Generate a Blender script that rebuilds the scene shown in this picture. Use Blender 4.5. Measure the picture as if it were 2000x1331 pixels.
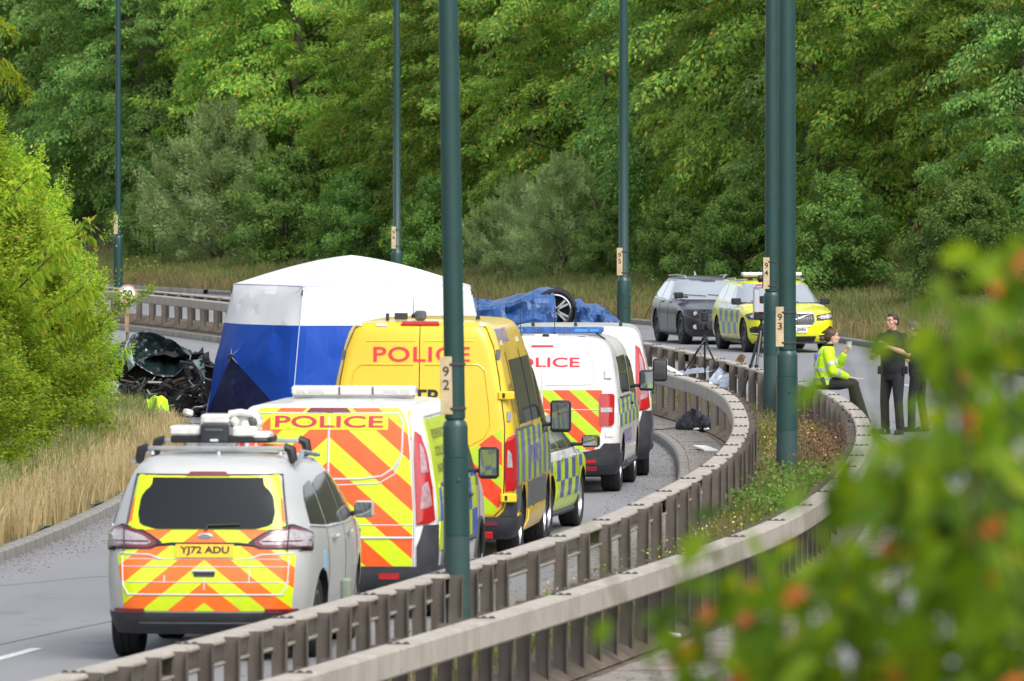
import bpy, bmesh, math, random
import numpy as np
from mathutils import Vector, Matrix, Euler
PI = math.pi
scene = bpy.context.scene
for o in list(bpy.data.objects): bpy.data.objects.remove(o)
COL = scene.collection
# ------------------------------------------------------------------ camera, sky, sun, exposure
CAM_H = 4.3
F = 18000.0                     # focal length in pixels of the 2000 px wide photograph
H0 = 280.0                      # horizon row
cam_d = bpy.data.cameras.new('camera'); cam = bpy.data.objects.new('camera', cam_d); COL.objects.link(cam)
cam.location = (0, 0, CAM_H); cam.rotation_euler = (PI / 2, 0, 0)
cam_d.sensor_width = 36.0; cam_d.lens = F / 2000 * 36.0
cam_d.shift_y = -(665.5 - H0) / 2000.0
cam_d.clip_start = 1.0; cam_d.clip_end = 3000
cam_d.dof.use_dof = True; cam_d.dof.focus_distance = 132.0; cam_d.dof.aperture_fstop = 9.0
scene.camera = cam
SUN_EL, SUN_AZ = math.radians(50), math.radians(148)     # azimuth clockwise from +Y: behind the camera, to the right
world = bpy.data.worlds.new('World'); scene.world = world; world.use_nodes = True
wn = world.node_tree.nodes; wl = world.node_tree.links
sky = wn.new('ShaderNodeTexSky'); sky.sky_type = 'NISHITA'; sky.sun_disc = False
sky.sun_elevation = SUN_EL; sky.sun_rotation = SUN_AZ; sky.air_density = 1.0; sky.dust_density = 3.0; sky.ozone_density = 1.0
hs = wn.new('ShaderNodeHueSaturation'); hs.inputs['Saturation'].default_value = 0.38
wl.new(sky.outputs[0], hs.inputs['Color']); wl.new(hs.outputs[0], wn['Background'].inputs[0])
wn['Background'].inputs[1].default_value = 0.15
sd = bpy.data.lights.new('sun', 'SUN'); sd.energy = 1.05; sd.angle = math.radians(34); sd.color = (1.0, .955, .88)
sun = bpy.data.objects.new('sun', sd); COL.objects.link(sun); sun.location = (30, -30, 60)
to_sun = Vector((math.sin(SUN_AZ) * math.cos(SUN_EL), math.cos(SUN_AZ) * math.cos(SUN_EL), math.sin(SUN_EL)))
sun.rotation_euler = to_sun.to_track_quat('Z', 'Y').to_euler()
vs = scene.view_settings; vs.view_transform = 'Standard'; vs.look = 'None'; vs.gamma = 1.0; vs.use_curve_mapping = False
vs.exposure = 0.87
scene.cycles.use_denoising = True
scene.cycles.max_bounces = 6; scene.cycles.transparent_max_bounces = 8

# ------------------------------------------------------------------ materials
class NT:
    def __init__(s, mat):
        mat.use_nodes = True; s.t = mat.node_tree; s.n = s.t.nodes; s.b = s.n['Principled BSDF']
    def node(s, typ, **k):
        n = s.n.new(typ)
        for a, v in k.items(): setattr(n, a, v)
        return n
    def put(s, sock, v):
        if isinstance(v, bpy.types.NodeSocket): s.t.links.new(v, sock)
        elif isinstance(v, (tuple, list)) and len(v) == 3 and sock.type == 'RGBA': sock.default_value = (*v, 1)
        else: sock.default_value = v
    def m(s, op, a, b=None, c=None):
        n = s.node('ShaderNodeMath', operation=op)
        for i, v in enumerate((a, b, c)):
            if v is not None: s.put(n.inputs[i], v)
        return n.outputs[0]
    def mix(s, f, a, b, blend='MIX'):
        n = s.node('ShaderNodeMix', data_type='RGBA', blend_type=blend)
        s.put(n.inputs[0], f); s.put(n.inputs[6], a); s.put(n.inputs[7], b); return n.outputs[2]
    def obj(s):
        n = s.node('ShaderNodeTexCoord'); x = s.node('ShaderNodeSeparateXYZ'); s.t.links.new(n.outputs['Object'], x.inputs[0])
        return n.outputs['Object'], x.outputs[0], x.outputs[1], x.outputs[2]
    def noise(s, scale, detail=3, vec=None, rough=.55):
        n = s.node('ShaderNodeTexNoise'); n.inputs['Scale'].default_value = scale; n.inputs['Detail'].default_value = detail
        n.inputs['Roughness'].default_value = rough
        if vec is None: vec = s.obj()[0]
        s.t.links.new(vec, n.inputs['Vector']); return n.outputs[0]
    def ramp(s, f, lo, hi, a=0., b=1.):
        n = s.node('ShaderNodeMapRange'); s.put(n.inputs[0], f); n.inputs[1].default_value = lo; n.inputs[2].default_value = hi
        n.inputs[3].default_value = a; n.inputs[4].default_value = b; return n.outputs[0]
    def bump(s, h, strength=.2, dist=.02):
        n = s.node('ShaderNodeBump'); n.inputs['Strength'].default_value = strength; n.inputs['Distance'].default_value = dist
        s.put(n.inputs['Height'], h); s.t.links.new(n.outputs[0], s.b.inputs['Normal'])
MATS = {}
def mat(name, col=(.5, .5, .5), rough=.5, metal=0., coat=0., spec=None, var=0., vscale=6., bump=0., bscale=40., bdist=.01, dark=None):
    if name in MATS: return MATS[name]
    m = bpy.data.materials.new(name); t = NT(m); b = t.b
    b.inputs['Base Color'].default_value = (*col, 1); b.inputs['Roughness'].default_value = rough
    b.inputs['Metallic'].default_value = metal; b.inputs['Coat Weight'].default_value = coat; b.inputs['Coat Roughness'].default_value = .06
    if spec is not None: b.inputs['Specular IOR Level'].default_value = spec
    if var > 0:
        d = dark or tuple(c * (1 - var) for c in col)
        nz = t.noise(vscale, 5)
        t.put(b.inputs['Base Color'], t.mix(t.ramp(nz, .35, .65), d, tuple(min(1, c * (1 + var * .35)) for c in col)))
        t.put(b.inputs['Roughness'], t.ramp(nz, .3, .7, max(0, rough - .06), min(1, rough + .1)))
    if bump > 0: t.bump(t.noise(bscale, 4), bump, bdist)
    MATS[name] = m; return m
YEL = (.62, .80, .004); ORA = (.90, .105, .006); BLU = (.03, .10, .52)
def chevron(name, period, phase, k=.9, duty=.5, x0=0., yel=YEL, ora=ORA, rough=.35):
    m = bpy.data.materials.new(name); t = NT(m); _, x, y, z = t.obj()
    ax = t.m('ABSOLUTE', t.m('SUBTRACT', x, x0))
    v = t.m('FRACT', t.m('ADD', t.m('DIVIDE', t.m('ADD', t.m('MULTIPLY', ax, k), z), period), phase))
    f = t.m('LESS_THAN', v, duty)
    c = t.mix(f, yel, ora)
    c = t.mix(t.ramp(t.noise(9, 5), .4, .75, 0, .16), c, (.25, .22, .14))
    t.put(t.b.inputs['Base Color'], c); t.b.inputs['Roughness'].default_value = rough; t.b.inputs['Coat Weight'].default_value = .3
    t.bump(t.noise(500, 1), .05, .002)
    return m
def checker(name, a, b, pa=0., pb=0., c1=YEL, c2=BLU, rough=.3):
    m = bpy.data.materials.new(name); t = NT(m); _, x, y, z = t.obj()
    ia = t.m('FLOOR', t.m('DIVIDE', t.m('ADD', y, pa), a)); ib = t.m('FLOOR', t.m('DIVIDE', t.m('ADD', z, pb), b))
    f = t.m('MODULO', t.m('ABSOLUTE', t.m('ADD', ia, ib)), 2)
    c = t.mix(f, c1, c2); c = t.mix(t.ramp(t.noise(7, 5), .4, .75, 0, .18), c, (.25, .22, .16))
    t.put(t.b.inputs['Base Color'], c); t.b.inputs['Roughness'].default_value = rough; t.b.inputs['Coat Weight'].default_value = .3
    return m
def leafmat(name, cols, trans=.45, rough=.5, tree=.25, tcol=None):
    """leaf colour picked per leaf from a few, shifted per plant; thin-leaf translucency"""
    m = bpy.data.materials.new(name); t = NT(m); b = t.b
    g = t.node('ShaderNodeNewGeometry'); r = t.node('ShaderNodeValToRGB'); r.color_ramp.interpolation = 'LINEAR'
    el = r.color_ramp.elements; n = len(cols); pos = (0, .3, .6, .90, .985, 1) if n == 6 else [i / (n - 1) for i in range(n)]
    el[0].position = 0; el[0].color = (*cols[0], 1); el[1].position = 1; el[1].color = (*cols[-1], 1)
    for i in range(1, n - 1): e = el.new(pos[i]); e.color = (*cols[i], 1)
    t.t.links.new(g.outputs['Random Per Island'], r.inputs[0])
    oi = t.node('ShaderNodeObjectInfo')
    h = t.node('ShaderNodeHueSaturation'); t.put(h.inputs['Color'], r.outputs[0])
    t.put(h.inputs['Hue'], t.ramp(oi.outputs['Random'], 0, 1, .5 - .03 * tree, .5 + .03 * tree))
    nz = t.noise(.9, 2)
    t.put(h.inputs['Value'], t.m('MULTIPLY', t.ramp(oi.outputs['Random'], 0, 1, 1 - tree, 1 + tree * .8), t.ramp(nz, .3, .7, .72, 1.3)))
    t.put(b.inputs['Base Color'], h.outputs[0]); b.inputs['Roughness'].default_value = rough; b.inputs['Specular IOR Level'].default_value = .22
    tr = t.node('ShaderNodeBsdfTranslucent')
    h2 = t.node('ShaderNodeHueSaturation'); t.put(h2.inputs['Color'], h.outputs[0]); h2.inputs['Hue'].default_value = .485; h2.inputs['Value'].default_value = 1.5
    t.put(tr.inputs['Color'], h2.outputs[0])
    ms = t.node('ShaderNodeMixShader'); ms.inputs[0].default_value = trans
    out = t.n['Material Output']
    t.t.links.new(b.outputs[0], ms.inputs[1]); t.t.links.new(tr.outputs[0], ms.inputs[2]); t.t.links.new(ms.outputs[0], out.inputs[0])
    return m

# ------------------------------------------------------------------ object helpers
def tag(o, label=None, cat=None, group=None, kind=None):
    if label: o['label'] = label
    if cat: o['category'] = cat
    if group: o['group'] = group
    if kind: o['kind'] = kind
    return o
def thing(name, loc, rz=0., label=None, cat=None, group=None):
    o = bpy.data.objects.new(name, None); COL.objects.link(o); o.location = loc; o.rotation_euler = (0, 0, rz); o.empty_display_size = .3
    return tag(o, label, cat, group)
def link(name, me, parent=None, loc=(0, 0, 0), rot=(0, 0, 0), scale=None):
    o = bpy.data.objects.new(name, me); COL.objects.link(o); o.parent = parent; o.location = loc; o.rotation_euler = rot
    if scale is not None: o.scale = scale
    return o
def copy_tree(o, parent=None):
    c = o.copy(); COL.objects.link(c)
    if parent is not None: c.parent = parent
    for ch in list(o.children): copy_tree(ch, c)
    return c
class MB:
    def __init__(s): s.v = []; s.f = []; s.mi = []; s.cm = 0
    def add(s, vs, fs):
        n = len(s.v); s.v += [tuple(p) for p in vs]; s.f += [tuple(i + n for i in f) for f in fs]; s.mi += [s.cm] * len(fs); return s
    def box(s, c, size, rot=None, taper=1.):
        x, y, z = (q / 2 for q in size); vs = []
        for dz in (-1, 1):
            k = taper if dz > 0 else 1.
            for dx, dy in ((-1, -1), (1, -1), (1, 1), (-1, 1)): vs.append(Vector((dx * x * k, dy * y * k, dz * z)))
        if rot is not None:
            R = rot if isinstance(rot, Matrix) else Euler(rot).to_matrix(); vs = [R @ v for v in vs]
        c = Vector(c); vs = [v + c for v in vs]
        return s.add(vs, [(3, 2, 1, 0), (4, 5, 6, 7), (0, 1, 5, 4), (1, 2, 6, 5), (2, 3, 7, 6), (3, 0, 4, 7)])
    def rbox(s, c, size, r=.02, rot=None, n=3):
        """box with rounded vertical edges and chamfered top and bottom"""
        X, Y, Z = (q / 2 for q in size); r = min(r, X * .99, Y * .99); ring = []
        for cx, cy, a0 in ((X - r, Y - r, 0), (-X + r, Y - r, 90), (-X + r, -Y + r, 180), (X - r, -Y + r, 270)):
            for i in range(n + 1):
                a = math.radians(a0 + 90 * i / n); ring.append((cx, cy, math.cos(a), math.sin(a)))
        k = min(r, Z * .6); lev = [(-Z, r - k * .7), (-Z + k * .7, r), (Z - k * .7, r), (Z, r - k * .7)]; vs = []
        for z, rr in lev:
            for cx, cy, ca, sa in ring: vs.append(Vector((cx + ca * rr, cy + sa * rr, z)))
        if rot is not None:
            R = rot if isinstance(rot, Matrix) else Euler(rot).to_matrix(); vs = [R @ v for v in vs]
        c = Vector(c); vs = [v + c for v in vs]; N = len(ring); fs = []
        for l in range(3):
            for i in range(N): j = (i + 1) % N; fs.append((l * N + i, l * N + j, (l + 1) * N + j, (l + 1) * N + i))
        fs.append(tuple(range(N))[::-1]); fs.append(tuple(range(3 * N, 4 * N)))
        return s.add(vs, fs)
    def tube(s, path, r, n=8, cap=True, flat=1.):
        path = [Vector(p) for p in path]; rs = r if isinstance(r, (list, tuple)) else [r] * len(path); vs = []; fs = []
        t0 = (path[1] - path[0]).normalized(); up = Vector((0, 0, 1)) if abs(t0.z) < .9 else Vector((1, 0, 0)); u = t0.cross(up).normalized()
        for i, p in enumerate(path):
            t = (path[min(i + 1, len(path) - 1)] - path[max(i - 1, 0)]).normalized()
            u = (u - t * u.dot(t)).normalized(); w = t.cross(u)
            for k in range(n): a = 2 * PI * k / n; vs.append(p + u * math.cos(a) * rs[i] + w * math.sin(a) * rs[i] * flat)
        for i in range(len(path) - 1):
            for k in range(n): j = (k + 1) % n; fs.append((i * n + k, i * n + j, (i + 1) * n + j, (i + 1) * n + k))
        if cap: fs.append(tuple(range(n))[::-1]); fs.append(tuple(range((len(path) - 1) * n, len(path) * n)))
        return s.add(vs, fs)
    def lathe(s, prof, n=24, M=None, close=False, cap=True):
        """prof: (radius, height) pairs turned round local Z, moved by matrix M"""
        M = M or Matrix.Identity(4); vs = []; fs = []; m = len(prof)
        for r, z in prof:
            for k in range(n): a = 2 * PI * k / n; vs.append(M @ Vector((r * math.cos(a), r * math.sin(a), z)))
        for i in range(m - 1 + (1 if close else 0)):
            i2 = (i + 1) % m
            for k in range(n): j = (k + 1) % n; fs.append((i * n + k, i * n + j, i2 * n + j, i2 * n + k))
        if not close and cap:
            if prof[0][0] > 1e-6: fs.append(tuple(range(n))[::-1])
            if prof[-1][0] > 1e-6: fs.append(tuple(range((m - 1) * n, m * n)))
        return s.add(vs, fs)
    def ell(s, c, r, n=12, m=8, rot=None):
        R = Euler(rot).to_matrix() if rot is not None else Matrix.Identity(3); c = Vector(c); vs = []; fs = []
        for i in range(m + 1):
            th = PI * i / m
            for k in range(n): a = 2 * PI * k / n; vs.append(c + R @ Vector((r[0] * math.sin(th) * math.cos(a), r[1] * math.sin(th) * math.sin(a), r[2] * math.cos(th))))
        for i in range(m):
            for k in range(n): j = (k + 1) % n; fs.append((i * n + k, (i + 1) * n + k, (i + 1) * n + j, i * n + j))
        return s.add(vs, fs)
    def mesh(s, name, mats, smooth=None):
        me = bpy.data.meshes.new(name); me.from_pydata(s.v, [], s.f)
        for m in (mats if isinstance(mats, (list, tuple)) else [mats]): me.materials.append(m)
        if any(s.mi): me.polygons.foreach_set('material_index', s.mi)
        fix(me, smooth); return me
    def build(s, name, mats, parent=None, smooth=None, **k): return link(name, s.mesh(name, mats, smooth), parent, **k)
def fix(me, smooth=None):
    bm = bmesh.new(); bm.from_mesh(me); bmesh.ops.remove_doubles(bm, verts=bm.verts, dist=1e-5); bmesh.ops.recalc_face_normals(bm, faces=bm.faces); bm.to_mesh(me); bm.free()
    if smooth:
        me.polygons.foreach_set('use_smooth', [True] * len(me.polygons)); me.set_sharp_from_angle(angle=math.radians(smooth))
    me.update()
def npmesh(name, V, Fc, mats, smooth=False, mi=None):
    """numpy arrays to a mesh: Fc is (n, k) with k vertices per face"""
    me = bpy.data.meshes.new(name); n, k = Fc.shape
    me.vertices.add(len(V)); me.vertices.foreach_set('co', V.astype(np.float32).ravel())
    me.loops.add(n * k); me.loops.foreach_set('vertex_index', Fc.astype(np.int32).ravel())
    me.polygons.add(n); me.polygons.foreach_set('loop_start', np.arange(0, n * k, k, dtype=np.int32))
    for m in (mats if isinstance(mats, (list, tuple)) else [mats]): me.materials.append(m)
    if mi is not None: me.polygons.foreach_set('material_index', np.asarray(mi, dtype=np.int32))
    if smooth: me.polygons.foreach_set('use_smooth', np.ones(n, dtype=bool))
    me.update(calc_edges=True); return me
def apply_mods(o):
    dg = bpy.context.evaluated_depsgraph_get(); dg.update(); e = o.evaluated_get(dg)
    me = bpy.data.meshes.new_from_object(e, preserve_all_data_layers=True, depsgraph=dg); o.modifiers.clear(); old = o.data; o.data = me; bpy.data.meshes.remove(old)
def G(px, py, z=0.):
    """the place on height z that the photograph shows at pixel (px, py)"""
    s = (py - H0) / (CAM_H - z); return Vector(((px - 1000) / s, F / s, z))
def at(px, py, d):
    s = F / d; return Vector(((px - 1000) / s, d, CAM_H - (py - H0) / s))
def pchip(xs, ys):
    xs = np.array(xs, float); ys = np.array(ys, float); h = np.diff(xs); dl = np.diff(ys) / h; n = len(xs); d = np.zeros(n)
    for i in range(1, n - 1):
        if dl[i - 1] * dl[i] > 0:
            w1 = 2 * h[i] + h[i - 1]; w2 = h[i] + 2 * h[i - 1]; d[i] = (w1 + w2) / (w1 / dl[i - 1] + w2 / dl[i])
    d[0] = dl[0]; d[-1] = dl[-1]
    def f(x):
        x = np.asarray(x, float); i = np.clip(np.searchsorted(xs, x) - 1, 0, n - 2); t = (x - xs[i]) / h[i]
        h00 = (1 + 2 * t) * (1 - t) ** 2; h10 = t * (1 - t) ** 2; h01 = t * t * (3 - 2 * t); h11 = t * t * (t - 1)
        r = h00 * ys[i] + h10 * h[i] * d[i] + h01 * ys[i + 1] + h11 * h[i] * d[i + 1]
        r = np.where(x < xs[0], ys[0] + d[0] * (x - xs[0]), r); return np.where(x > xs[-1], ys[-1] + d[-1] * (x - xs[-1]), r)
    return f
def catmull(xs, ys):
    xs = np.array(xs, float); ys = np.array(ys, float); d = np.gradient(ys, xs); n = len(xs); h = np.diff(xs)
    def f(x):
        x = np.asarray(x, float); i = np.clip(np.searchsorted(xs, x) - 1, 0, n - 2); t = (x - xs[i]) / h[i]
        r = (1 + 2 * t) * (1 - t) ** 2 * ys[i] + t * (1 - t) ** 2 * h[i] * d[i] + t * t * (3 - 2 * t) * ys[i + 1] + t * t * (t - 1) * h[i] * d[i + 1]
        r = np.where(x < xs[0], ys[0] + d[0] * (x - xs[0]), r); return np.where(x > xs[-1], ys[-1] + d[-1] * (x - xs[-1]), r)
    return f
_txt = {}
def text_geo(s, size=1., bold=0., gap=1.):
    """outline of a word as flat triangles, centred, (x, y) in the word's own plane"""
    cu = bpy.data.curves.new('lettering', 'FONT'); cu.body = s; cu.size = size; cu.align_x = 'CENTER'; cu.align_y = 'CENTER'; cu.offset = bold * size; cu.space_character = gap; cu.resolution_u = 4
    o = bpy.data.objects.new('lettering', cu); COL.objects.link(o); dg = bpy.context.evaluated_depsgraph_get(); dg.update()
    me = bpy.data.meshes.new_from_object(o.evaluated_get(dg)); bpy.data.objects.remove(o); bpy.data.curves.remove(cu)
    v = [tuple(q.co) for q in me.vertices]; f = [tuple(p.vertices) for p in me.polygons]; bpy.data.meshes.remove(me)
    xs = [q[0] for q in v]; ys = [q[1] for q in v]; cx = (min(xs) + max(xs)) / 2; cy = (min(ys) + max(ys)) / 2
    return [(q[0] - cx, q[1] - cy) for q in v], f, max(xs) - min(xs), max(ys) - min(ys)
def text_fit(s, w, h, bold=0., gap=1.):
    v, f, tw, th = text_geo(s, 1., bold, gap); return [(x * w / tw, y * h / th) for x, y in v], f
def flat_text(name, s, w, h, M, m, parent=None, bold=.0):
    v, f = text_fit(s, w, h, bold); b = MB(); b.add([M @ Vector((x, y, 0)) for x, y in v], f)
    me = bpy.data.meshes.new(name); me.from_pydata(b.v, [], b.f); me.materials.append(m); return link(name, me, parent)
# ------------------------------------------------------------------ the bend: barrier lines and kerbs as X over distance
rail_l = catmull((40, 60.3, 75.6, 84, 92.6, 98.4, 105.9, 113, 121, 128, 134.5, 142, 160, 180, 203.2, 215, 240, 300),
                 (-7.3, -3.0, -.5, .66, 1.53, 2.02, 2.50, 2.80, 2.97, 3.0, 2.80, 2.25, .45, -2.4, -6.44, -8.84, -14.6, -31))
rail_r = catmull((40, 59.9, 66.9, 73.3, 80.3, 84.6, 91.3, 100.8, 110.5, 117.8, 124.8, 130.4, 135.5, 150, 160, 180, 203, 215, 240, 300),
                 (-5.4, -1.57, -.37, .69, 1.76, 2.35, 3.04, 3.72, 4.22, 4.45, 4.5, 4.42, 4.2, 3.33, 2.5, -.6, -5.3, -7.8, -13.6, -30))
kerb_v = lambda d: rail_l(d) - np.interp(d, (0, 95, 110, 150, 300), (6.9, 6.98, 7.25, 7.6, 8))
kerb_l = lambda d: rail_l(d) - .78
kerb_r = lambda d: rail_r(d) + .95
kerb_f = catmull((30, 80, 120, 150, 184, 201.6, 218.5, 268, 330), (6.5, 10.5, 11.6, 10.8, 8.3, 6.6, 3.0, -10.4, -33))
SOIL = .24; STRIP = .12; RAIL_TOP = .80
def slope_at(fn, d, e=.5): return float((fn(d + e) - fn(d - e)) / (2 * e))

def mat_road(name, base, patch):
    m = bpy.data.materials.new(name); t = NT(m); co = t.obj()[0]
    mp = t.node('ShaderNodeMapping'); mp.inputs['Scale'].default_value = (1, .12, 1); t.t.links.new(co, mp.inputs[0])
    a = t.noise(.5, 6, mp.outputs[0]); b = t.noise(60, 3, co); c2 = t.noise(260, 2, co)
    col = t.mix(t.ramp(a, .3, .7), tuple(c * .82 for c in base), tuple(c * 1.12 for c in base))
    col = t.mix(t.ramp(b, .35, .7, 0, .35), col, patch); col = t.mix(t.ramp(c2, .5, .75, 0, .5), col, tuple(c * 1.5 for c in base))
    av = t.node('ShaderNodeAttribute'); av.attribute_name = 'across'; ax = av.outputs['Fac']
    # worn wheel tracks along the lanes, drips down their middles, dirt towards the kerbs, sealed patches
    tr = t.m('MULTIPLY', t.ramp(t.m('COSINE', t.m('MULTIPLY', ax, 25.13)), .1, .9), t.ramp(a, .3, .6, .2, 1))
    col = t.mix(t.m('MULTIPLY', tr, .22), col, tuple(c * .62 for c in base))
    ed = t.ramp(t.m('ABSOLUTE', t.m('SUBTRACT', ax, .5)), .42, .5, 0, .5); col = t.mix(t.m('MULTIPLY', ed, t.ramp(t.noise(1.4, 5, co), .35, .6)), col, (.13, .115, .09))
    st = t.noise(.8, 4, co); col = t.mix(t.ramp(st, .62, .72, 0, .45), col, (.085, .085, .088))
    pt = t.noise(.16, 2, mp.outputs[0]); col = t.mix(t.ramp(pt, .52, .535, 0, .16), col, (.11, .112, .118))       # a resurfaced stretch
    t.put(t.b.inputs['Base Color'], col); t.b.inputs['Roughness'].default_value = .72; t.bump(b, .25, .004); return m
M_ROAD = mat_road('worn_asphalt', (.215, .217, .230), (.17, .17, .175))
M_SOIL = mat('median_soil', (.13, .10, .07), .95, var=.5, vscale=3, bump=.6, bscale=30, bdist=.02)
M_EARTH = mat('verge_earth', (.085, .088, .034), .95, var=.5, vscale=1.2, bump=.5, bscale=12, bdist=.03)
M_KERB = mat('kerb_concrete', (.235, .225, .205), .85, var=.35, vscale=3, bump=.3, bscale=60, bdist=.004)
M_SLAB = mat('paving_concrete', (.25, .225, .195), .85, var=.35, vscale=2.5, bump=.3, bscale=50, bdist=.004)
M_MARK = mat('road_paint', (.62, .62, .60), .6, var=.3, vscale=12)
M_TAR = mat('tar', (.03, .03, .032), .6)

def strip(name, ds, fa, fb, za, zb, m, nu=2, kind='structure', zf=None):
    V = []; 
    for d in ds:
        a, b = float(fa(d)), float(fb(d))
        for i in range(nu):
            u = i / (nu - 1); x = a + (b - a) * u; V.append((x, d, (zf(x - a, b - x, d) if zf else za + (zb - za) * u)))
    n = len(ds); Fc = [(i * nu + j, i * nu + j + 1, (i + 1) * nu + j + 1, (i + 1) * nu + j) for i in range(n - 1) for j in range(nu - 1)]
    me = npmesh(name, np.array(V), np.array(Fc), m, True); at_ = me.attributes.new('across', 'FLOAT', 'POINT'); at_.data.foreach_set('value', np.tile(np.linspace(0, 1, nu), n).astype(np.float32))
    o = link(name, me); o['kind'] = kind; return o
DS = np.concatenate([np.arange(20, 60, 5), np.arange(60, 180, 2), np.arange(180, 331, 4)])
b = MB(); b.add([(-900, -120, -.05), (900, -120, -.05), (900, 1800, -.05), (-900, 1800, -.05)], [(0, 1, 2, 3)]); o = b.build('ground', mat('meadow_ground', (.07, .075, .03), .95, var=.5, vscale=.3)); o['kind'] = 'structure'
strip('road', DS, kerb_v, kerb_l, 0, 0, M_ROAD, 12)
strip('road', DS, kerb_r, kerb_f, 0, 0, M_ROAD, 12)
strip('median_bed', DS, lambda d: kerb_l(d) + .1, lambda d: kerb_r(d) - .1, .085, .085, M_SOIL)
rs = random.Random(4)
def soilz(a, b_, d): 
    e = min(a, b_); return .10 + (SOIL - .10) * min(1, e / .25) + .025 * math.sin(d * 1.7) * min(1, e) + .02 * math.sin(d * 4.1 + a * 5) * min(1, e)
strip('median_soil', np.arange(50, 300, .8), lambda d: rail_l(d) + .02, lambda d: rail_r(d) - .02, 0, 0, M_SOIL, 12, zf=soilz)
def vergeL(a, b_, d): return .10 + min(b_, 3) * .10 + max(0, b_ - 3) * .35 + .05 * math.sin(d * .9 + b_)
strip('verge', DS, lambda d: kerb_v(d) - 22, lambda d: kerb_v(d) - .12, 0, 0, M_EARTH, 24, zf=vergeL)
def far_z(q): return .10 + min(q, 5.5) * .13 + max(0, q - 5.5) * .33
strip('verge', DS, lambda d: kerb_f(d) + .12, lambda d: kerb_f(d) + 46, 0, 0, M_EARTH, 40, zf=lambda a, b_, d: far_z(a) + .06 * math.sin(d * .7 + a))

# kerbs, one stone after the other
def stone_mesh(w, h, l, name='kerb_stone'):
    b = MB(); c = .025; pr = [(-w / 2, -.1), (w / 2, -.1), (w / 2, h - c), (w / 2 - c, h), (-w / 2 + c, h), (-w / 2, h - c)]; n = len(pr)
    vs = [(x, -l / 2, z) for x, z in pr] + [(x, l / 2, z) for x, z in pr]
    b.add(vs, [(i, (i + 1) % n, n + (i + 1) % n, n + i) for i in range(n)] + [tuple(range(n)), tuple(range(n, 2 * n))]); return b.mesh(name, M_KERB)
km = stone_mesh(.15, .125, .903)
def kerb_run(fn, d0, d1, off, far=None):
    root = thing('kerb', (float(fn(d0)), d0, 0)); root['kind'] = 'structure'; d = d0; r = random.Random(int(d0 * 7 + off * 100))
    while d < d1:
        s = slope_at(fn, d); step = .915 / math.sqrt(1 + s * s); x = float(fn(d)) + off
        link('kerb_stone', km, root, (x - root.location.x + r.uniform(-.003, .003), d - root.location.y, r.uniform(-.003, .002)), (0, 0, -math.atan(s) + r.uniform(-.003, .003))); d += step
    if far:
        ds = np.arange(d, far, 3); V = []; 
        for q in ds:
            x = float(fn(q)) + off
            V += [(x - .075, q, -.05), (x - .075, q, .125), (x + .075, q, .125), (x + .075, q, -.05)]
        V = np.array(V) - np.array(root.location); Fc = [(i * 4 + k, i * 4 + k + 1, i * 4 + 4 + k + 1, i * 4 + 4 + k) for i in range(len(ds) - 1) for k in range(3)]
        link('distant_kerb', npmesh('distant_kerb', V, np.array(Fc), M_KERB), root)['kind'] = 'structure'
kerb_run(kerb_v, 56, 165, -.06, 300)
kerb_run(kerb_l, 60, 165, .06, 300)
kerb_run(kerb_r, 56, 165, -.06, 300)
kerb_run(kerb_f, 70, 262, .06, 300)
# paving slabs of the strips beside both barriers
def slab_mesh(w, l):
    b = MB(); b.rbox((0, 0, -.03), (w - .012, l - .014, .06), .008, n=1); return b.mesh('paving_slab', M_SLAB)
def slab_run(fn, off0, off1, d0, d1, cols):
    root = thing('pavement', (float(fn(d0)), d0, 0)); root['kind'] = 'structure'; w = (off1 - off0) / cols; me = slab_mesh(w, .9); d = d0; r = random.Random(int(d0 * 3 + off0 * 10))
    while d < d1:
        s = slope_at(fn, d)
        for c in range(cols):
            x = float(fn(d)) + off0 + w * (c + .5)
            link('paving_slab', me, root, (x - root.location.x, d - root.location.y, STRIP + r.uniform(-.008, .006)), (r.uniform(-.006, .006), r.uniform(-.006, .006), -math.atan(s)))
        d += .9 / math.sqrt(1 + s * s)
slab_run(rail_l, -.66, -.12, 74, 160, 1)
slab_run(rail_r, .14, .83, 62, 158, 1)
# painted dashes and the tar joint
def dash(fn, off, d0, d1, w=.11):
    ds = np.linspace(d0, d1, 6); V = []
    for d in ds: x = float(fn(d)) + off; V += [(x - w / 2, d, .004), (x + w / 2, d, .004)]
    o = link('road_marking', npmesh('road_marking', np.array(V), np.array([(2 * i, 2 * i + 1, 2 * i + 3, 2 * i + 2) for i in range(5)]), M_MARK)); o['kind'] = 'structure'
for i in range(-3, 14): dash(rail_r, 4.95, 157 + 6.1 * i - 1.2, 157 + 6.1 * i + 1.0)
for i in range(0, 20): dash(rail_l, -3.95, 78.4 + 9 * i - 2, 78.4 + 9 * i)
b = MB(); P = [G(x, y) for x, y in ((-40, 1268), (10, 1258), (70, 1245), (140, 1230), (215, 1215), (330, 1196))]
b.add([q + Vector((0, e * .035, .004)) for q in P for e in (-1, 1)], [(2 * i, 2 * i + 2, 2 * i + 3, 2 * i + 1) for i in range(5)]); b.build('road_marking', M_TAR)['kind'] = 'structure'
b = MB(); P = [G(x, y) for x, y in ((-40, 1148), (60, 1140), (150, 1130), (215, 1126))]
b.add([q + Vector((0, e * .02, .004)) for q in P for e in (-1, 1)], [(2 * i, 2 * i + 2, 2 * i + 3, 2 * i + 1) for i in range(3)]); b.build('road_marking', M_TAR)['kind'] = 'structure'
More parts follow.
